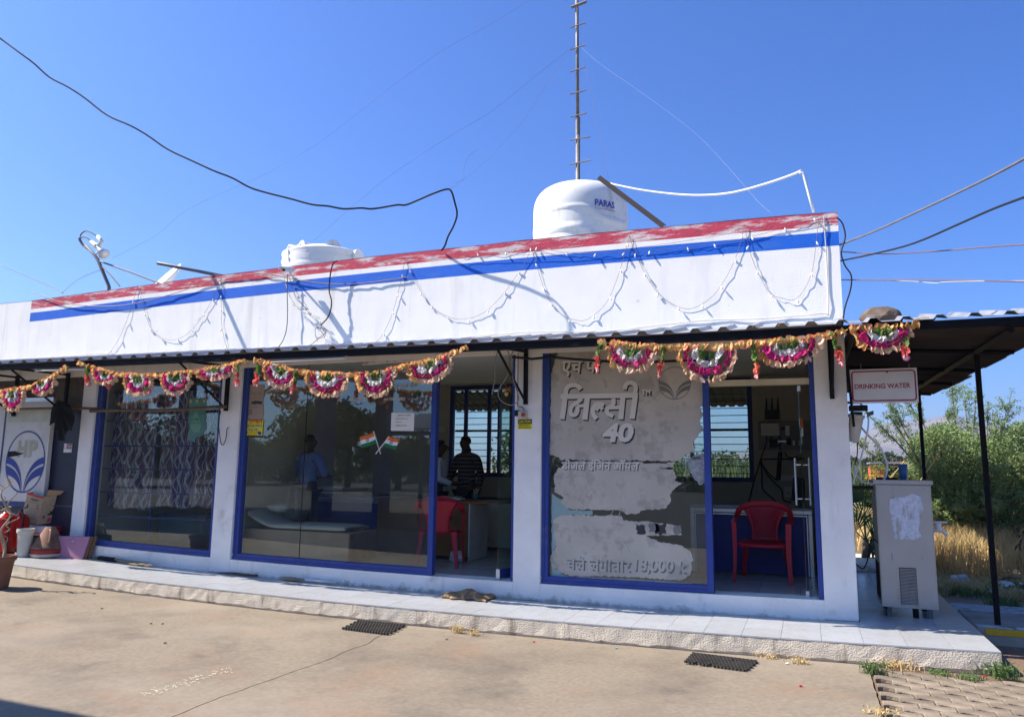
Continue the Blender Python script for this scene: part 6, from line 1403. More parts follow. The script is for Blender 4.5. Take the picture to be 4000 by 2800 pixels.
# ---------------------------------------------------------------- people
def skinmesh(name,V,Ed,R,m,parent,sub=2,loc=None):
    me=bpy.data.meshes.new(name); o0=wloc(parent); me.from_pydata([Vector(v)-o0 for v in V],Ed,[]); me.materials.append(m); o=bpy.data.objects.new(name,me); C.objects.link(o); o.parent=parent
    md=o.modifiers.new('skin','SKIN'); md.use_smooth_shade=True
    for i,r in enumerate(R):
        sv=me.skin_vertices[0].data[i]; sv.radius=r if isinstance(r,tuple) else (r,r)
    me.skin_vertices[0].data[0].use_root=True
    su=o.modifiers.new('sub','SUBSURF'); su.levels=sub; su.render_levels=sub; return o
def person(x,y,h,rz,label,shirt,arms,hands=True,stripes=False,look=.0,paper=False):
    k=h/1.75; t=thing('person',(x,y,FZ),label,'person'); c,s=math.cos(rz),math.sin(rz)
    def W(lx,ly,lz): # local: +y forward, x right
        return (x+(lx*c-ly*s)*k,y+(lx*s+ly*c)*k,FZ+lz*k)
    # body: pelvis, spine, neck, head
    V=[W(0,0,.95),W(0,.0,1.12),W(0,0,1.30),W(0,0,1.42),W(0,.01,1.50),W(0,.02+look*.3,1.56),W(0,.03+look,1.63),W(0,.02+look,1.70)]
    E_=[(i,i+1) for i in range(7)]; R=[(.14*k,.11*k),(.13*k,.10*k),(.155*k,.11*k),(.11*k,.09*k),(.055*k,.055*k),(.058*k,.062*k),(.088*k,.104*k),(.070*k,.085*k)]
    for sd in(-1,1):
        b=len(V); V+=[W(sd*.19,0,1.40),arms[sd][0] and W(*arms[sd][0]),W(*arms[sd][1]),W(*arms[sd][2])]; E_+=[(3,b),(b,b+1),(b+1,b+2),(b+2,b+3)]; R+=[(.062*k,.062*k),(.045*k,.045*k),(.028*k,.028*k),(.034*k,.022*k)]
        b=len(V); V+=[W(sd*.10,0,.86),W(sd*.11,.01,.50),W(sd*.12,-.02,.09),W(sd*.13,.13,.03)]; E_+=[(0,b),(b,b+1),(b+1,b+2),(b+2,b+3)]; R+=[(.09*k,.09*k),(.058*k,.058*k),(.040*k,.040*k),(.035*k,.03*k)]
    skinmesh('body',V,E_,R,m_skin,t)
    # clothes
    V=[W(0,0,1.10),W(0,0,.92),W(0,0,1.30),W(0,0,1.43)]; E_=[(0,1),(0,2),(2,3)]; R=[(.155*k,.125*k),(.165*k,.13*k),(.175*k,.13*k),(.10*k,.085*k)]
    for sd in(-1,1):
        b=len(V); e=Vector(W(*arms[sd][0])); w_=Vector(W(*arms[sd][1])); V+=[W(sd*.185,0,1.405),e,e.lerp(w_,.15 if stripes is None else .78)]; E_+=[(3,b),(b,b+1),(b+1,b+2)]; R+=[(.078*k,.078*k),(.060*k,.060*k),(.046*k,.046*k)]
    skinmesh('shirt',V,E_,R,shirt,t)
    V=[W(0,0,.93)];E_=[];R=[(.155*k,.12*k)]
    for sd in(-1,1): b=len(V); V+=[W(sd*.10,0,.84),W(sd*.11,.015,.50),W(sd*.12,-.02,.10)]; E_+=[(0,b),(b,b+1),(b+1,b+2)]; R+=[(.105*k,.105*k),(.078*k,.078*k),(.062*k,.062*k)]
    skinmesh('trousers',V,E_,R,m_trous,t)
    for sd in(-1,1): p=Vector(W(sd*.125,.06,.04)); rbox('shoe',p,(.05*k,.13*k if abs(s)<.7 else .05*k,.04*k),m_cable,t,p=2.6,n=8)
    # hair cap, ears, nose, eyes, mouth
    hc=Vector(W(0,.005+look,1.665)); g=[]
    for i in range(11):
        ph=math.pi/2*(1-i/10*1.22); row=[]
        for kk in range(25):
            th=2*math.pi*kk/24; fr=math.sin(th); cut=1.0
            phh=max(ph,.55) if fr>.35 else ph
            lx=.079*math.cos(phh)*math.cos(th); ly=.094*math.cos(phh)*fr-.006; lz=.092*math.sin(phh)
            row.append(Vector((hc.x+(lx*c-ly*s)*k,hc.y+(lx*s+ly*c)*k,hc.z+lz*k)))
        g.append(row)
    MB().sheet(g).build('hair',m_hair,t,smooth=True,solid=.004)
    for sd in(-1,1): p=W(sd*.078,.015+look,1.63); MB().lathe([(.004,-.026),(.014,-.012),(.017,.008),(.010,.024),(.002,.028)],8,p).build('ear',m_skin,t,smooth=True)
    a=W(0,.112+look,1.655);b=W(0,.135+look,1.615);d=W(0,.112+look,1.607); MB().tube([a,b,d],[.008,.015,.010],7).build('nose',m_skin,t,smooth=True)
    for sd in(-1,1): p=W(sd*.032,.106+look,1.652); MB().lathe([(.002,-.008),(.010,0),(.002,.008)],8,p).build('eye',m_ink,t,smooth=True)
    MB().tube([W(-.022,.110+look,1.578),W(0,.117+look,1.576),W(.022,.110+look,1.578)],.005,5).build('mouth',m_inkr if False else m_skin,t)
    # hands: five fingers each
    for sd in(-1,1):
        w_=Vector(W(*arms[sd][1])); hd=Vector(W(*arms[sd][2])); d=(hd-w_).normalized(); sidev=d.cross(Vector((0,0,1))); sidev=sidev.normalized() if sidev.length>.1 else Vector((1,0,0)); dn=d.cross(sidev).normalized(); dn=dn if dn.z<0 else -dn
        V=[hd];E_=[];R=[(.024*k,.018*k)]
        for f in range(4):
            b=len(V); o_=sidev*(f-1.5)*.020*k; L=(.036,.042,.040,.032)[f]*k; V+=[hd+o_+d*.022*k,hd+o_+d*(.022*k+L)+dn*.006,hd+o_+d*(.022*k+L*1.7)+dn*.024]; E_+=[(0,b),(b,b+1),(b+1,b+2)]; R+=[(.0105,.0105),(.009,.009),(.0075,.0075)]
        b=len(V); V+=[hd+sidev*(-.034 if sd>0 else .034)*k+d*.0,hd+sidev*(-.046 if sd>0 else .046)*k+d*.035*k+dn*.012]; E_+=[(0,b),(b,b+1)]; R+=[(.012,.012),(.009,.009)]
        skinmesh('hand',V,E_,R,m_skin,t,sub=1)
    if paper:
        hd=(Vector(W(*arms[-1][2]))+Vector(W(*arms[1][2])))/2+Vector((0,0,.01)); f=Vector((-s,c,0)); r=Vector((c,s,0)); p=hd+f*.16+Vector((0,0,.02))
        MB().obox(p,f*.15+Vector((0,0,.05)),r*.105,(0,0,.0012)).build('paper_sheet',m_paper,None,label='white sheet of paper held by the man in the pale shirt',cat='paper')
    return t
def stripemat():
    m=bpy.data.materials.new('striped_polo'); m.use_nodes=True; t=m.node_tree; b=t.nodes['Principled BSDF']; b.inputs['Roughness'].default_value=.9
    tc=t.nodes.new('ShaderNodeTexCoord'); sp=t.nodes.new('ShaderNodeSeparateXYZ'); t.links.new(tc.outputs['Object'],sp.inputs[0]); w=t.nodes.new('ShaderNodeMath'); w.operation='MULTIPLY'; w.inputs[1].default_value=16; t.links.new(sp.outputs[2],w.inputs[0])
    f=t.nodes.new('ShaderNodeMath'); f.operation='FRACT'; t.links.new(w.outputs[0],f.inputs[0]); g=t.nodes.new('ShaderNodeMath'); g.operation='LESS_THAN'; g.inputs[1].default_value=.12; t.links.new(f.outputs[0],g.inputs[0])
    mx=t.nodes.new('ShaderNodeMix'); mx.data_type='RGBA'; mx.inputs[6].default_value=(.014,.015,.022,1); mx.inputs[7].default_value=(.22,.20,.18,1); t.links.new(g.outputs[0],mx.inputs[0]); t.links.new(mx.outputs[2],b.inputs['Base Color']); return m
q=P(1213,1690,y=1.32); person(q.x,1.32,1.74,math.radians(-12),'man in a blue shirt seen from behind at the middle counter',m_shb,{-1:((-.27,.05,1.14),(-.20,.27,1.08),(-.14,.34,1.10)),1:((.30,.06,1.15),(.22,.27,1.10),(.16,.33,1.12))},stripes=None)
q=P(1716,1706,y=2.55); person(q.x,2.55,1.72,math.radians(-72),'man in a pale shirt in profile holding a sheet of paper behind the desk',m_shw,{-1:((-.20,.06,1.12),(-.10,.28,1.06),(-.04,.36,1.09)),1:((.21,.05,1.12),(.12,.30,1.04),(.05,.38,1.07))},paper=True,look=.03)
q=P(1826,1694,y=2.75); person(q.x,2.75,1.80,math.radians(170),'man in a dark striped polo shirt looking down behind the desk',stripemat(),{-1:((-.29,.02,1.13),(-.27,.12,.90),(-.26,.16,.83)),1:((.28,.02,1.13),(.24,.20,1.0),(.20,.28,1.0))},look=.045)
# tube light and conduit on the back wall, blue door rail etc.
MB().tube([q3(255,262,3.55),q3(600,258,3.55)],.012,6).build('wall_conduit',m_cable,label='thin dark conduit along the back wall above the middle rear window',cat='conduit')
a=q3(235,560,3.5);b=q3(275,530,3.5); MB().box(a.x,b.x,3.5,3.59,a.z,b.z).build('wall_box',m_pot,label='small cream box on the back wall behind the standing men',cat='wall box')
# rear awning seen through the back windows
ra=thing('rear_awning',(-3,3.9,2.3),'corrugated awning hanging behind the rear windows','awning'); mb=MB(); prof=[]
for i in range(52): X=-7+i*.145; prof+=[(X,0),(X+.085,0),(X+.1,.025),(X+.13,.025)]
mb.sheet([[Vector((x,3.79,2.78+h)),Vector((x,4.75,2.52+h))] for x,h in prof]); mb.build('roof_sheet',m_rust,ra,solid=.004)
# ================================================================ VEGETATION AND BACKGROUND
def leafcloud(name,centers,size,m,parent=None,n_per=30,spread=.25,aspect=.4,flat=.0,label=None,cat=None,kind=None,seed=1,group=None):
    """many small leaf faces gathered round the given centres"""
    rs=np.random.RandomState(seed); Cn=np.array(centers,float); N=len(Cn)*n_per
    c=np.repeat(Cn,n_per,0)+rs.normal(0,1,(N,3))*np.array([spread,spread,spread*.7])
    d=rs.normal(0,1,(N,3)); d[:,2]*=(1-flat); d/=np.linalg.norm(d,axis=1)[:,None]; e=rs.normal(0,1,(N,3)); e-= (e*d).sum(1)[:,None]*d; e/=np.linalg.norm(e,axis=1)[:,None]
    L=size*rs.uniform(.6,1.4,(N,1)); a=c-d*L*.5; b=c+e*L*aspect*.5; t_=c+d*L*.5; f=c-e*L*aspect*.5
    o0=np.array(wloc(parent)) if parent else c.mean(0); V=np.stack([a,b,t_,f],1).reshape(-1,3)-o0
    me=bpy.data.meshes.new(name); me.vertices.add(N*4); me.vertices.foreach_set('co',V.astype(np.float32).ravel()); me.loops.add(N*4); me.loops.foreach_set('vertex_index',np.arange(N*4,dtype=np.int32)); me.polygons.add(N); me.polygons.foreach_set('loop_start',np.arange(0,N*4,4,dtype=np.int32)); me.update(calc_edges=True); me.validate(); me.materials.append(m)
    o=bpy.data.objects.new(name,me); C.objects.link(o); 
    if parent: o.parent=parent
    else: o.location=o0
    if label:o['label']=label
    if cat:o['category']=cat
    if kind:o['kind']=kind
    if group:o['group']=group
    return o
def grass(name,pts,h,m,kind='stuff',seed=1,lean=.35,w=.006,parent=None,label=None,cat=None):
    rs=np.random.RandomState(seed); p=np.array(pts,float); N=len(p); a=rs.uniform(0,2*math.pi,N); hh=h*rs.uniform(.5,1.25,N); lx=rs.normal(0,lean,N)*hh; ly=rs.normal(0,lean,N)*hh; wx=np.cos(a)*w; wy=np.sin(a)*w
    V=np.zeros((N,5,3)); V[:,0]=p+np.stack([-wx,-wy,0*a],1); V[:,1]=p+np.stack([wx,wy,0*a],1); mid=p+np.stack([lx*.35,ly*.35,hh*.6],1); V[:,2]=mid+np.stack([wx,wy,0*a],1)*.8; V[:,3]=mid-np.stack([wx,wy,0*a],1)*.8; V[:,4]=p+np.stack([lx,ly,hh],1)
    o0=np.array(wloc(parent)) if parent else np.array([p[:,0].mean(),p[:,1].mean(),p[:,2].min()]); V-=o0
    me=bpy.data.meshes.new(name); idx=np.arange(N)*5; q=np.stack([idx,idx+1,idx+2,idx+3],1); t_=np.stack([idx+3,idx+2,idx+4],1)
    lo=np.concatenate([q.ravel(),t_.ravel()]).astype(np.int32); ls=np.concatenate([np.arange(N)*4,N*4+np.arange(N)*3]).astype(np.int32)
    me.vertices.add(N*5); me.vertices.foreach_set('co',V.astype(np.float32).ravel()); me.loops.add(len(lo)); me.loops.foreach_set('vertex_index',lo); me.polygons.add(2*N); me.polygons.foreach_set('loop_start',ls); me.update(calc_edges=True); me.validate(); me.materials.append(m)
    o=bpy.data.objects.new(name,me); C.objects.link(o)
    if parent: o.parent=parent
    else: o.location=o0
    if kind:o['kind']=kind
    if label:o['label']=label
    if cat:o['category']=cat
    return o
def XZ(px,py,y): return P(px,py,y=y)
# acacia bush: limbs fan out from the base, twigs with feathery leaves
def acacia():
    base=P(3790,2080,z=-.2); y=7.4; bx=P(3780,1800,y=y).x; t=thing('acacia_bush',(bx,y,-.2),'large feathery green acacia bush behind the near roof post','bush')
    ends=[(3478,1640,6.6),(3470,1570,7.0),(3345,1738,6.3),(3372,1610,6.8),(3430,1800,6.7),(3560,1540,7.6),(3500,1490,8.0),(3720,1515,8.2),(3770,1575,7.4),(3815,1535,7.8),(3860,1610,7.2),(3935,1605,7.0),(3905,1660,6.7),(3960,1720,7.2),(4060,1690,7.4),(4120,1720,7),(4010,1800,6.6),(4150,1900,7),(3900,1850,6.5),(3600,1900,6.6),(3560,1800,6.4),(3640,1700,7.0),(3700,1640,7.6),(3500,1860,7.2),(3620,1990,6.5),(3760,1980,6.4),(3880,1990,6.4),(4000,1960,6.6),(3560,2020,6.9),(4100,2020,7),(4250,1800,8),(4200,1650,8.2)]
    wood=MB(); cl=[]; rn=random.Random(4)
    for ex,ey,yy in ends:
        e=P(ex,ey,y=yy); b=Vector((bx+rn.uniform(-.3,.3),y+rn.uniform(-.3,.3),-.15)); m1=b.lerp(e,.45)+Vector((rn.uniform(-.1,.1),rn.uniform(-.1,.1),.25)); w=[b,b.lerp(m1,.5)+Vector((0,0,.05)),m1,m1.lerp(e,.5)+Vector((0,0,.06)),e]; wood.tube(w,[.04,.03,.02,.012,.004],5)
        for k in range(26):
            u=rn.random()**.7; i=min(3,int(u*4)); p=w[i].lerp(w[i+1],u*4-i); d=(e-b).normalized()+Vector((rn.gauss(0,.6),rn.gauss(0,.5),rn.gauss(0,.45))); L=rn.uniform(.2,.55)*(1.2-u*.5); q=p+d.normalized()*L
            if u>.4: wood.tube([p,q],[.005,.002],3,cap=False)
            for j in range(6): cl.append(tuple(p.lerp(q,(j+1)/6)+Vector((rn.gauss(0,.02),rn.gauss(0,.02),rn.gauss(0,.02)))))
    wood.build('trunk',m_bark,t); leafcloud('crown',cl,.036,m_leaf,t,n_per=12,spread=.026,aspect=.45,seed=3)
    rs=np.random.RandomState(9); c2=[]
    for i in range(7600):
        px=rs.uniform(3560,4250); py=rs.uniform(1690,2090); c2.append(tuple(P(px,py+ (30*math.sin(px*.02)),y=rs.uniform(6.7,8.8))))
    leafcloud('crown',c2,.042,m_leaf,t,n_per=13,spread=.06,aspect=.5,seed=4)
acacia()
# dry grass and weeds
rs=np.random.RandomState(2)
def scatter(n,x0,x1,y0,y1,z=-.2,f=None):
    out=[]
    while len(out)<n:
        x=rs.uniform(x0,x1);y=rs.uniform(y0,y1)
        if f and not f(x,y): continue
        out.append((x,y,z))
    return out
clump=lambda x,y: mn.noise(Vector((x*1.3,y*1.3,0)))>-.15-.05*0
grass('dry_grass',scatter(26000,.6,7,5.2,8.5,f=lambda x,y: x>1.35+.0*y and rs.rand()<min(1,(y-5.0)/1.0) and (mn.noise(Vector((x*1.1,y*1.1,0)))>-.25)),.68,m_dry,seed=1,label=None,w=.005)
grass('dry_grass',scatter(9000,1.5,6,3.4,5.6,f=lambda x,y: mn.noise(Vector((x*1.6,y*1.6,5)))>.05),.14,m_dry,seed=2,w=.005,lean=.7)
grass('dry_grass',scatter(16000,-3,14,9,24),.5,m_dry,seed=6,w=.012)
grass('weeds',scatter(2600,1.45,6,2.1,5,f=lambda x,y: mn.noise(Vector((x*2.1,y*2.1,9)))>.22),.12,m_weed,seed=3,w=.007,lean=.6)
# palm beside the passage
def palm():
    b=P(3362,2200,y=4.9); t=thing('palm_plant',(b.x+.05,5.6,-.2),'dark fan palm growing between the last pillar and the cooler','palm'); c0=Vector((b.x+.10,5.6,0)); MB().tube([(c0.x,5.6,-.2),(c0.x+.02,5.6,.15),(c0.x+.03,5.6,.35)],[.07,.06,.05],8).build('stem',m_bark,t,smooth=True)
    rn=random.Random(3)
    for k,(dx,dz,R) in enumerate([(.02,.30,.70),(-.18,.10,.62),(.20,.02,.6),(.05,.62,.5),(-.25,.55,.45),(.35,.45,.5),(.2,-.05,.4)]):
        hub=Vector((c0.x+dx*.7,5.6+rn.uniform(-.2,.2),.38+dz)); st=MB(); st.tube([Vector((c0.x+.03,5.6,.33)),hub],[.012,.008],5); n=22; a0=math.atan2(dz,dx); nrm=Vector((rn.uniform(-.3,.3),-1,rn.uniform(-.2,.4))).normalized(); u=Vector((math.cos(a0),0,math.sin(a0))); v=nrm.cross(u).normalized(); mb=MB()
        for i in range(n):
            th=-1.9+3.8*i/(n-1); d=(u*math.cos(th)+v*math.sin(th)); L=R*(1-.12*abs(th))*rn.uniform(.9,1.05); s_=d.cross(nrm).normalized()*.020; p1=hub+d*L*.55+nrm*.03; p2=hub+d*L+Vector((0,0,-.10*L)); mb.add([hub,p1-s_+nrm*.006,p1,p1+s_+nrm*.006,p2],[(0,1,2),(0,2,3),(1,4,2),(2,4,3)])
        lf=mb.build('fan_leaf',m_palm,t); st.build('leaf_stalk',m_palm,t)
palm()
wp=thing('young_plant',P(3410,1895,y=6.2),'yellow green sapling showing above the cooler','plant'); b=P(3420,1930,y=6.2); cl=[]; wd_=MB()
rn=random.Random(5)
for i in range(7):
    e=P(3385+rn.uniform(0,60),1830+rn.uniform(0,60),y=6.2+rn.uniform(-.2,.2)); wd_.tube([Vector((b.x,6.2,-.2)),Vector((b.x,6.2,.8)),e],[.012,.008,.004],4); cl+=[tuple(Vector((b.x,6.2,.9)).lerp(e,u)) for u in(.3,.5,.7,.85,1)]
wd_.build('stem',m_dry,wp); leafcloud('leaves',cl,.05,mat('yellow_leaf',(.28,.27,.05),.7,var=.3,trans=.3),wp,n_per=16,spread=.06,aspect=.5,seed=8)
dr=thing('dry_stalk',P(3600,1880,y=5.8),'tall dry branching yellow stalk leaning right above the cooler','dry plant'); mb=MB()
for l in([(3580,1900),(3610,1850),(3650,1800),(3680,1750),(3700,1735)],[(3610,1850),(3620,1800),(3635,1780)],[(3680,1750),(3690,1730),(3670,1745)],[(3650,1800),(3640,1770),(3650,1740)],[(3480,1870),(3500,1840),(3540,1790),(3560,1775)],[(3450,1890),(3500,1840)],[(3680,1752),(3700,1755),(3710,1745)]): mb.tube([P(a,b,y=5.8) for a,b in dens(l,2)],.009,4)
mb.build('stalk',m_dry,dr)
dk2=thing('dark_leaf_twig',P(3980,2100,y=1.6),'dark maroon drooping leaves at the right picture edge','plant'); tw=MB(); tw.tube([P(4040,2040,y=1.6),P(4000,2080,y=1.6),P(3985,2130,y=1.6)],.006,4); tw.build('twig',m_bark,dk2)
for i in range(11):
    p=P(3975+rn.uniform(0,40),2060+rn.uniform(0,70),y=1.6+rn.uniform(-.05,.05)); d=Vector((rn.uniform(-.5,.1),0,-1)).normalized()*rn.uniform(.05,.09); s_=Vector((.013,.006,0)); MB().add([p,p+d*.5-s_,p+d,p+d*.5+s_],[(0,1,2),(0,2,3)]).build('leaf',mat('maroon_leaf',(.05,.018,.02),.6) if i==0 else bpy.data.materials['maroon_leaf'],dk2)
# litter behind the kerb
def litter(px,py,r,lab,m=m_bagw,seed=1): q=P(px,py,z=-.17); blob('plastic_litter',(q.x,q.y,-.13),r,m,seed,lab,'litter',sub=3,amp=.6)
litter(3688,2195,(.17,.12,.07),'upper grey plastic bag in the dirt right of the cooler',seed=2); litter(3700,2222,(.20,.10,.06),'lower crumpled clear bag in the dirt right of the cooler',seed=5); litter(3752,2278,(.14,.08,.08),'white plastic bag in the grass left of the near post',seed=7)
litter(3960,2250,(.26,.12,.06),'pale rubbish heap at the right edge below the blue pipe',mat('rubbish',(.50,.42,.34),.9,var=.3,scale=10),seed=11); litter(3925,2290,(.12,.08,.04),'small pale scrap below the rubbish heap',seed=13)
litter(3875,2320,(.04,.03,.02),'tiny white scrap in the shaded soil',seed=17); litter(3990,2290,(.05,.03,.02),'tiny white scrap at the right edge',seed=19)
a=P(3800,2190,z=-.08);b=P(3935,2232,z=-.1); MB().tube([a,b],.017,8).build('blue_pipe',m_pipeb,label='pale blue plastic pipe lying in the rubble by the near post',cat='pipe',smooth=True)
for i,(x0,y0,x1,y1,lab) in enumerate([(3660,2210,3735,2180,'brown branch lying over the plastic bag'),(3680,2205,3720,2160,'thin dry stick leaning over the rubble'),(3900,2260,3990,2255,'thin brown twig on the rubbish heap')]):
    MB().tube([P(x0,y0,z=-.10),P((x0+x1)/2,(y0+y1)/2-4,z=-.05),P(x1,y1,z=-.08)],[.018,.014,.006],6).build('dry_branch',m_rroof if i==0 else m_bark,label=lab,cat='branch')
st_=MB()
for i in range(260):
    x=rs.uniform(1.5,6);y=rs.uniform(2.0,5.5); r=rs.uniform(.012,.05); c=Vector((x,y,-.2)); bm=[(c+Vector((math.cos(a)*r*rs.uniform(.6,1.2),math.sin(a)*r*rs.uniform(.6,1.2),0))) for a in [i*1.05 for i in range(6)]]; top_=c+Vector((0,0,r*.8)); st_.add(bm+[top_],[(k,(k+1)%6,6) for k in range(6)])
st_.build('rubble',m_kerbc,kind='stuff')
# weeds by the plinth and bits on the ground
def weed(px,py,h,n,lab,m=m_weed,sp=.05):
    q=P(px,py,z=GZ); t=thing('weed',(q.x,q.y,GZ),lab,'weed'); pts=[(q.x+random.gauss(0,sp),q.y+random.gauss(0,sp*.5),GZ) for i in range(n)]; grass('blades',pts,h,m,kind='stuff',seed=int(px),lean=.45,w=.004,parent=t)
    cl=[(p[0]+random.gauss(0,.02),p[1]+random.gauss(0,.02),GZ+random.uniform(.02,h*.9)) for p in pts]; leafcloud('leaves',cl,.020,m,t,n_per=5,spread=.012,aspect=.4,seed=int(py),kind='stuff')
weed(3415,2630,.10,60,'green weed on the paver edge by the plinth foot'); weed(3500,2610,.08,50,'dry yellow weed beside the green weed at the plinth foot',m_dry,.09); weed(3670,2638,.05,40,'small flat green weed before the stained plinth'); weed(3790,2655,.05,40,'low green weed left of the plinth corner'); weed(3850,2625,.10,50,'bright grassy tuft at the plinth corner'); weed(3925,2650,.13,70,'taller weed right of the plinth corner'); weed(3125,2590,.05,26,'dry brown tuft at the plinth foot right of the second mat',m_dry); weed(3010,2570,.04,18,'dry tuft close to the second mat',m_dry); weed(1590,2432,.07,26,'little weed behind the first mat'); weed(1790,2470,.08,26,'withered brown sprig at the plinth right of the first mat',m_dry,.03); weed(1850,2480,.05,20,'second withered sprig at the plinth',m_dry,.03); weed(3450,2790,.05,26,'dry tuft in the paver joint at the bottom edge',m_dry); weed(3375,2272,.10,20,'tiny weed growing in the passage tiles behind the pillar')
for i,(px,py,m,lab) in enumerate([(3775,2605,m_yellow,'orange wrapper by the plinth corner'),(3846,2640,m_redp,'red and white wrapper by the plinth corner'),(3128,2678,m_redp,'small red scrap on the slab below the second mat'),(2408,2530,mat('teal_scrap',(.05,.35,.33),.6),'teal scrap at the plinth foot'),(2086,2505,m_redp,'red scrap at the plinth foot'),(3075,2590,m_paper,'white splinter by the second mat'),(635,2435,m_gap,'dark leaf on the slab left of centre'),(590,2434,m_gap,'dark chip on the slab'),(645,2510,m_gap,'dark chip on the slab nearer the camera'),(398,2375,m_gap,'dark chip at the left of the slab'),(1745,2495,m_wood,'brown bit of bark on the slab by the first mat')]):
    q=P(px,py,z=GZ+.004); MB().obox((q.x,q.y,GZ+.009),(.011,.003,.002),(-.002,.007,.001),(0,0,.003)).build('ground_scrap',m,label=lab,cat='litter')
sp=MB()
for (x,y_) in [(700,500)]: pass
for i in range(150):
    t_=random.random(); px=(655+ (1030-655)*t_)*.8711+random.gauss(0,12); py=2100+(700-112*t_)*.8711+random.gauss(0,7); q=P(px,py,z=GZ); r=random.uniform(.003,.012); sp.add([(q.x+math.cos(a)*r*random.uniform(.5,1.5),q.y+math.sin(a)*r*random.uniform(.3,1),GZ+.0035) for a in [k*1.2566 for k in range(5)]],[(0,1,2,3,4)])
sp.build('paint_spatter',mat('cream_spatter',(.62,.58,.42),.7),kind='stuff')
# distance: crop field, shed, trees, poles, hills
grass('corn_field',[(x,y,-.2) for x,y,_ in scatter(15000,-14,70,66,100)],2.6,m_corn,seed=12,w=.10,lean=.12)
grass('green_crop',[(x,y,-.2) for x,y,_ in scatter(16000,-14,40,46,58)],.6,m_corn,seed=13,w=.05,lean=.4)
grass('green_crop',[(x,y,-.2) for x,y,_ in scatter(5000,-3,24,24,29)],.35,m_corn,seed=14,w=.03,lean=.4)
sd=MB(); sd.box(-20,60,32,37,-.21,-.17,seg=4); sd.build('ploughed_strip',mat('red_soil',(.13,.06,.035),.95,var=.4,scale=1,bump=1,bscale=3),kind='structure')
yS=60; 
def G(px,py,y=yS): return P(3260+px*.3423,1400+py*.3423,y=y)
sh2=thing('field_shed',(G(600,1300).x,yS,-.2),'low farm shed with rusty roof and orange wall beyond the field','shed')
a=G(415,1283);b=G(580,1232); MB().box(a.x,b.x,yS,yS+3,-.2,b.z).build('orange_wall',m_orange,sh2); a=G(600,1290);b=G(850,1190); MB().box(a.x,b.x,yS+.5,yS+4,-.2,G(600,1238).z).build('dark_wall',m_black,sh2)
r0=G(598,1236,yS-.5);r1=G(858,1232,yS-.5);r2=G(850,1188,yS+4);r3=G(612,1190,yS+4); n=24; g=[]
for i in range(n+1): u=i/n; g.append([r0.lerp(r1,u)+Vector((0,0,.06*(i%2))),r3.lerp(r2,u)+Vector((0,0,.06*(i%2)))])
MB().sheet(g).build('rusty_roof',m_rroof,sh2,solid=.03)
a=G(400,1200);b=G(590,1190); MB().box(a.x,b.x+1,yS-.5,yS+3.5,a.z,b.z+.02).build('flat_roof',m_zinc,sh2)
for px in(415,500,580): q=G(px,1283); MB().box(q.x-.04,q.x+.04,yS-.4,yS-.32,-.2,a.z).build('roof_post',m_bark,sh2)
for k,(px,py,lab) in enumerate([(890,1290,'farm worker in red beyond the field right of the shed'),(945,1290,'second farm worker in dark clothes right of the shed')]):
    q=G(px,py,58); t=thing('person',(q.x,58,-.2),lab,'person'); V=[(q.x,58,.75),(q.x,58,1.1),(q.x,58,1.28),(q.x,58,1.42),(q.x-.22,58,1.0),(q.x+.22,58,1.0),(q.x-.1,58,-.15),(q.x+.1,58,-.15),(q.x-.18,58,1.2),(q.x+.18,58,1.2)]; skinmesh('body',V,[(0,1),(1,2),(2,3),(8,4),(9,5),(0,6),(0,7),(1,8),(1,9)],[.15,.16,.07,.10,.05,.05,.07,.07,.07,.07],[m_redp,m_cable][k],t,sub=1)
tp_=G(1140,1200,75); MB().box(tp_.x-2,tp_.x+2,75,79,-.2,tp_.z).build('white_tent',m_white,label='small white roofed hut far behind the near bush',cat='hut',bevel=.1)
MB().tube([(G(425,1180,110).x,110,-.2),(G(425,1105,110).x,110,G(425,1105,110).z)],.09,6).build('utility_pole',m_bark,label='distant wooden utility pole above the shed',cat='pole')
def tree(x,y,h,r,lab,name='broad_tree',leaf=None,n=110,npr=34,ls=.30,seed=1,group=None,lf=m_leaf2):
    t=thing(name,(x,y,-.2),lab,'tree',group); rn=random.Random(seed); tk=MB(); tk.tube([(x,y,-.25),(x+r*.03,y,h*.35),(x,y,h*.6)],[r*.09,r*.065,r*.04],7)
    cl=[]
    lobes=[(rn.uniform(-.62,.62)*r,rn.uniform(-.5,.5)*r,rn.uniform(.42,.84)*h,rn.uniform(.30,.5)*r) for i in range(9)]
    for lx,ly,lz,lr in lobes:
        tk.tube([(x,y,h*.42),(x+lx*.5,y+ly*.5,h*.5),(x+lx,y+ly,lz)],[r*.04,r*.028,r*.01],5)
        for i in range(n//9):
            a=rn.uniform(0,6.28);b_=math.acos(rn.uniform(-.8,1)); rr=lr*rn.uniform(.45,1.05); cl.append((x+lx+rr*math.sin(b_)*math.cos(a),y+ly+rr*math.sin(b_)*math.sin(a),lz+rr*math.cos(b_)*.8))
    tk.build('trunk',m_bark,t); leafcloud('crown',cl,ls,lf,t,n_per=npr,spread=r*.11,aspect=.55,seed=seed); return t
D_G='trees along the far edge of the fields'
labs=['round green tree right above the distant shed','dark tree cut by the pillar edge beyond the fields','low wide tree left of the utility pole','small tree just right of the shed roof','tree far behind the acacia bush','tree at the right picture edge beyond the bush','another far tree between the posts']
for k,(px,py,y,rpx) in enumerate([(545,1095,110,92),(180,1060,90,70),(320,1150,130,90),(820,1140,130,60),(1060,1120,120,70),(1700,1100,120,90),(1400,1120,120,80)]):
    q=G(px,py,y); tree(q.x,y,q.z+.2,max(2,rpx*.3423/FL*(y+8.3)),labs[k],seed=30+k,group=D_G,ls=.55,n=90,npr=26)
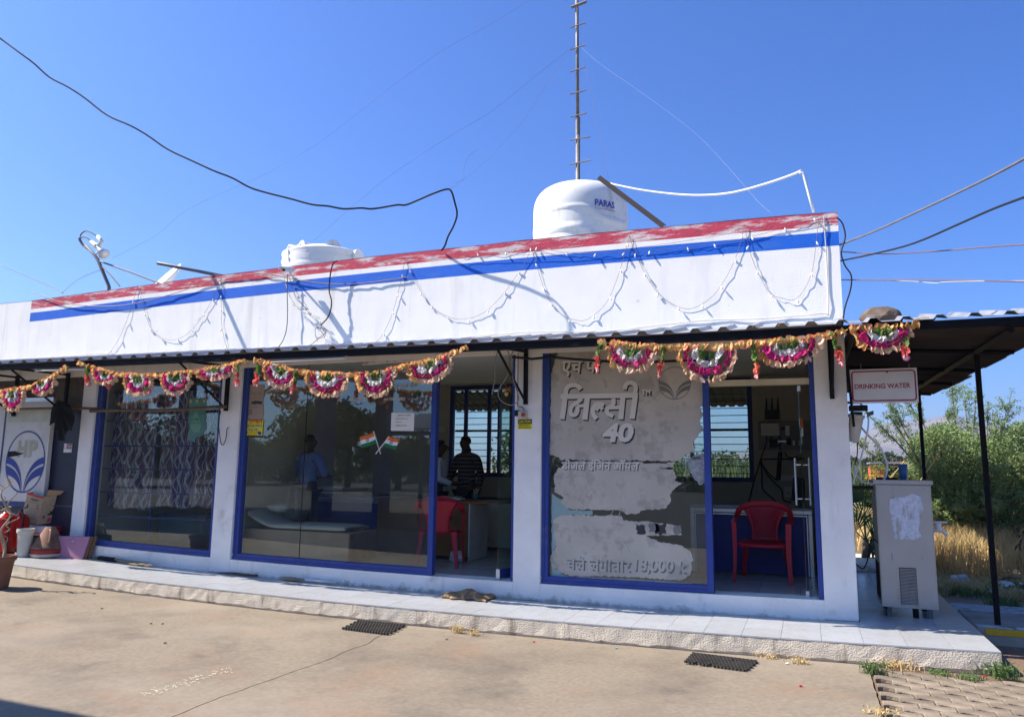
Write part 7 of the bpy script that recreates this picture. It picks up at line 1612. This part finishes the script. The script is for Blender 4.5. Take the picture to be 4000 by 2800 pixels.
# trees seen through the rear windows
for k,(x,y,h,r,lab) in enumerate([(-14.5,34,3.6,3.0,'green tree seen through the rear window behind the men'),(-10.5,30,3.2,2.6,'second green tree seen through the same rear window'),(-18,44,4.2,4,'tree further left beyond the rear window'),(-7,75,3.0,4,'far tree line seen through the right room window'),(-15,80,3.2,5,'far left tree of the line seen through the right room window')]): tree(x,y,h,r,lab,seed=60+k,ls=.35,n=90,npr=22)
# hills
def hill(name,prof,y,dy,lab,seed,m=m_hill):
    mb=MB(); g=[]; n=len(prof); pr=dens([(a,b,0) for a,b in prof],6)
    for i,(px,py,_) in enumerate(pr):
        e=P(px,py,y=y); row=[]
        for j in range(13):
            v=j/12; yy=y-dy*(1-v)**1.0; terr=v+.035*math.sin(v*28+mn.noise(Vector((i*.15,seed,0)))*2); nz=mn.noise(Vector((i*.22,v*4,seed)))*.06*v*(1-v)*4
            row.append(Vector((e.x*(yy+8.3)/(y+8.3),yy,-6+(e.z+6)*max(0,min(1.0,(terr+nz)*1.0)) if j<12 else e.z)))
        row.append(Vector((e.x,y+dy*.5,-10))); g.append(row)
    mb.sheet(g); o=mb.build(name,m,kind='structure',smooth=True); o['nosag']=1
hill('hills',[(1500,1800),(2200,1790),(2700,1785),(3100,1775),(3300,1745),(3356,1708),(3390,1684),(3421,1662),(3465,1650),(3560,1640),(3640,1632),(3705,1619),(3790,1640),(3850,1655),(4000,1672),(4300,1700),(5200,1740)],2600,1100,'',3)
hill('hills',[(-500,1790),(600,1775),(1200,1760),(1700,1790),(2300,1800),(2800,1770),(3200,1740),(3400,1735),(3600,1760),(3900,1735),(4300,1750),(5000,1790)],1700,500,'',8)
hz=MB(); hz.box(-4200,4200,-1200,3700,-20,192); o=hz.build('haze',m_wall,kind='stuff'); o.data.materials.clear(); hm=bpy.data.materials.new('haze_air'); hm.use_nodes=True; t=hm.node_tree; t.nodes.clear(); ou=t.nodes.new('ShaderNodeOutputMaterial'); pv=t.nodes.new('ShaderNodeVolumePrincipled'); pv.inputs['Color'].default_value=(.80,.86,1,1); pv.inputs['Density'].default_value=.00033; pv.inputs['Anisotropy'].default_value=.3; t.links.new(pv.outputs[0],ou.inputs['Volume']); o.data.materials.append(hm); o['nosag']=1
# ================================================================ BEHIND THE CAMERA (what the glass reflects)
for k,(px,py,yy,r,lab) in enumerate([(985,1770,40,4.6,'broad leafy tree across the road reflected at the left of the middle window'),(1230,1590,34,4.0,'tall open tree across the road reflected in the middle window'),(1370,1570,38,3.6,'second tall tree across the road reflected in the middle window'),(1560,1720,36,3.4,'tree across the road reflected under the crossed flags'),(1120,1740,46,5,'bushy tree across the road'),(1700,1780,46,5,'low tree across the road at the right'),(560,1640,30,4.4,'tree across the road reflected in the left window'),(760,1720,36,3.6,'second tree across the road reflected in the left window')]):
    q=P(px,py,y=yy); tree(q.x,.2-yy,q.z+.2,r*.8,lab,seed=80+k,ls=.34,n=150,npr=30,name='roadside_tree',group='trees across the road')
hd=[]
for i in range(900): hd.append((rs.uniform(-75,25),rs.uniform(-60,-50),rs.uniform(-.2,2.8)))
leafcloud('roadside_hedge',hd,.6,m_leaf2,None,n_per=16,spread=.8,aspect=.6,kind='stuff',seed=77)
rd=MB().box(-400,400,-140,-8.52,-.22,-.165,seg=2).build('road',mat('asphalt',(.05,.048,.045),.9,var=.15,scale=3),kind='structure',org=(0,0,0)); BEND.append(rd)
# small roadside canopy
yy=14.2; a=P(1475,1690,y=yy); b=P(1760,1600,y=yy); cx=a.x; ca=thing('roadside_canopy',(b.x,.2-yy,-.2),'corrugated roofed shelter across the forecourt, reflected at the right of the middle window','shelter')
Y=.2-yy; g=[]; n=48
for i in range(n+1): X=a.x+(4.2)*i/n; h=.05*(i%2); g.append([Vector((X,Y,2.55+h)),Vector((X,Y-3,3.35+h))])
MB().sheet(g).build('roof_sheet',m_zinc,ca,solid=.01); MB().box(a.x,a.x+4.2,Y-.02,Y+.04,2.40,2.545).build('fascia',m_frame_d,ca)
for x in(a.x+.3,a.x+2.1,a.x+3.9):
    for y in(Y-.3,Y-2.7): MB().box(x-.06,x+.06,y-.06,y+.06,-.2,2.5 if y>Y-1 else 3.2).build('post',m_steel,ca)
q=P(1330,1600,y=24); lp=thing('street_lamp',(q.x,-23.8,-.2),'street lamp on a thin pole across the road, reflected in the middle window','street lamp'); z=P(1320,1590,y=24).z; MB().tube([(q.x-.9,-23.8,-.2),(q.x-.9,-23.8,z-.2),(q.x,-23.8,z)],.05,6).build('pole',m_steel,lp); MB().obox((q.x+.2,-23.8,z),(.3,0,.03),(0,.1,0),(0,0,.05)).build('lamp_head',m_steel,lp)

# fuel canopy left behind the camera: its edge shades the bottom left corner, its column shows in the glass
fc=thing('fuel_canopy',(-16,-10,-.2),'large flat fuel canopy on columns across the forecourt, reflected in the glass','canopy')
MB().box(-26,-9.15,-15,-6.17,5.0,5.35,seg=1).build('canopy_slab',m_ceil,fc); MB().box(-26.05,-9.1,-6.165,-6.12,4.9,5.5,seg=1).build('fascia',m_blue,fc)
cxx=P(1265,1800,y=10.4).x
for x,y in((cxx,-10.2),(-22,-10.2),(cxx,-13.5),(-22,-13.5)): MB().box(x-.22,x+.22,y-.22,y+.22,-.2,5.0).build('column',m_frame_d,fc,bevel=.02)
# ================================================================ the sag, applied once to everything
bpy.context.view_layer.update()
def desc(o):
    out=[o]
    for c in o.children: out+=desc(c)
    return out
for o in list(S.objects):
    if o.parent or o.type in('CAMERA','LIGHT') or o.name.startswith('haze') or o.get('nosag'): continue
    if o in BEND:
        for d in desc(o):
            if d.type!='MESH': continue
            w=wloc(d)
            if d.data.users>1 or d.scale.x!=1:
                d.location.z+=sag(w.x,w.z)
                if -11.5<w.x<1.5: d.rotation_euler.y-=(2*.00276826*w.x+.02176027)*max(-.9,min(1,1-w.z/2.2))
            else:
                n=len(d.data.vertices); a=np.empty(n*3,np.float32); d.data.vertices.foreach_get('co',a); a=a.reshape(-1,3); X=np.clip(a[:,0]+w.x,-11.5,1.5); Z=a[:,2]+w.z
                a[:,2]+=(.00276826*X*X+.02176027*X+.00706971)*np.clip(1-Z/2.2,-.9,1); d.data.vertices.foreach_set('co',a.ravel()); d.data.update()
    else:
        zs=[]; xs=[]
        for d in desc(o):
            if d.type=='MESH' and len(d.data.vertices):
                w=wloc(d); bb=d.bound_box; xs+=[w.x+bb[0][0],w.x+bb[6][0]]; zs+=[w.z+bb[0][2],w.z+bb[6][2]]
        if not zs: continue
        cx=(min(xs)+max(xs))/2
        if abs(cx+5)>40 or max(xs)-min(xs)>60: continue
        z0=min(zs); z1=max(zs); zc=z0 if z0<.6 else (z0+z1)/2
        o.location.z+=sag(cx,zc)
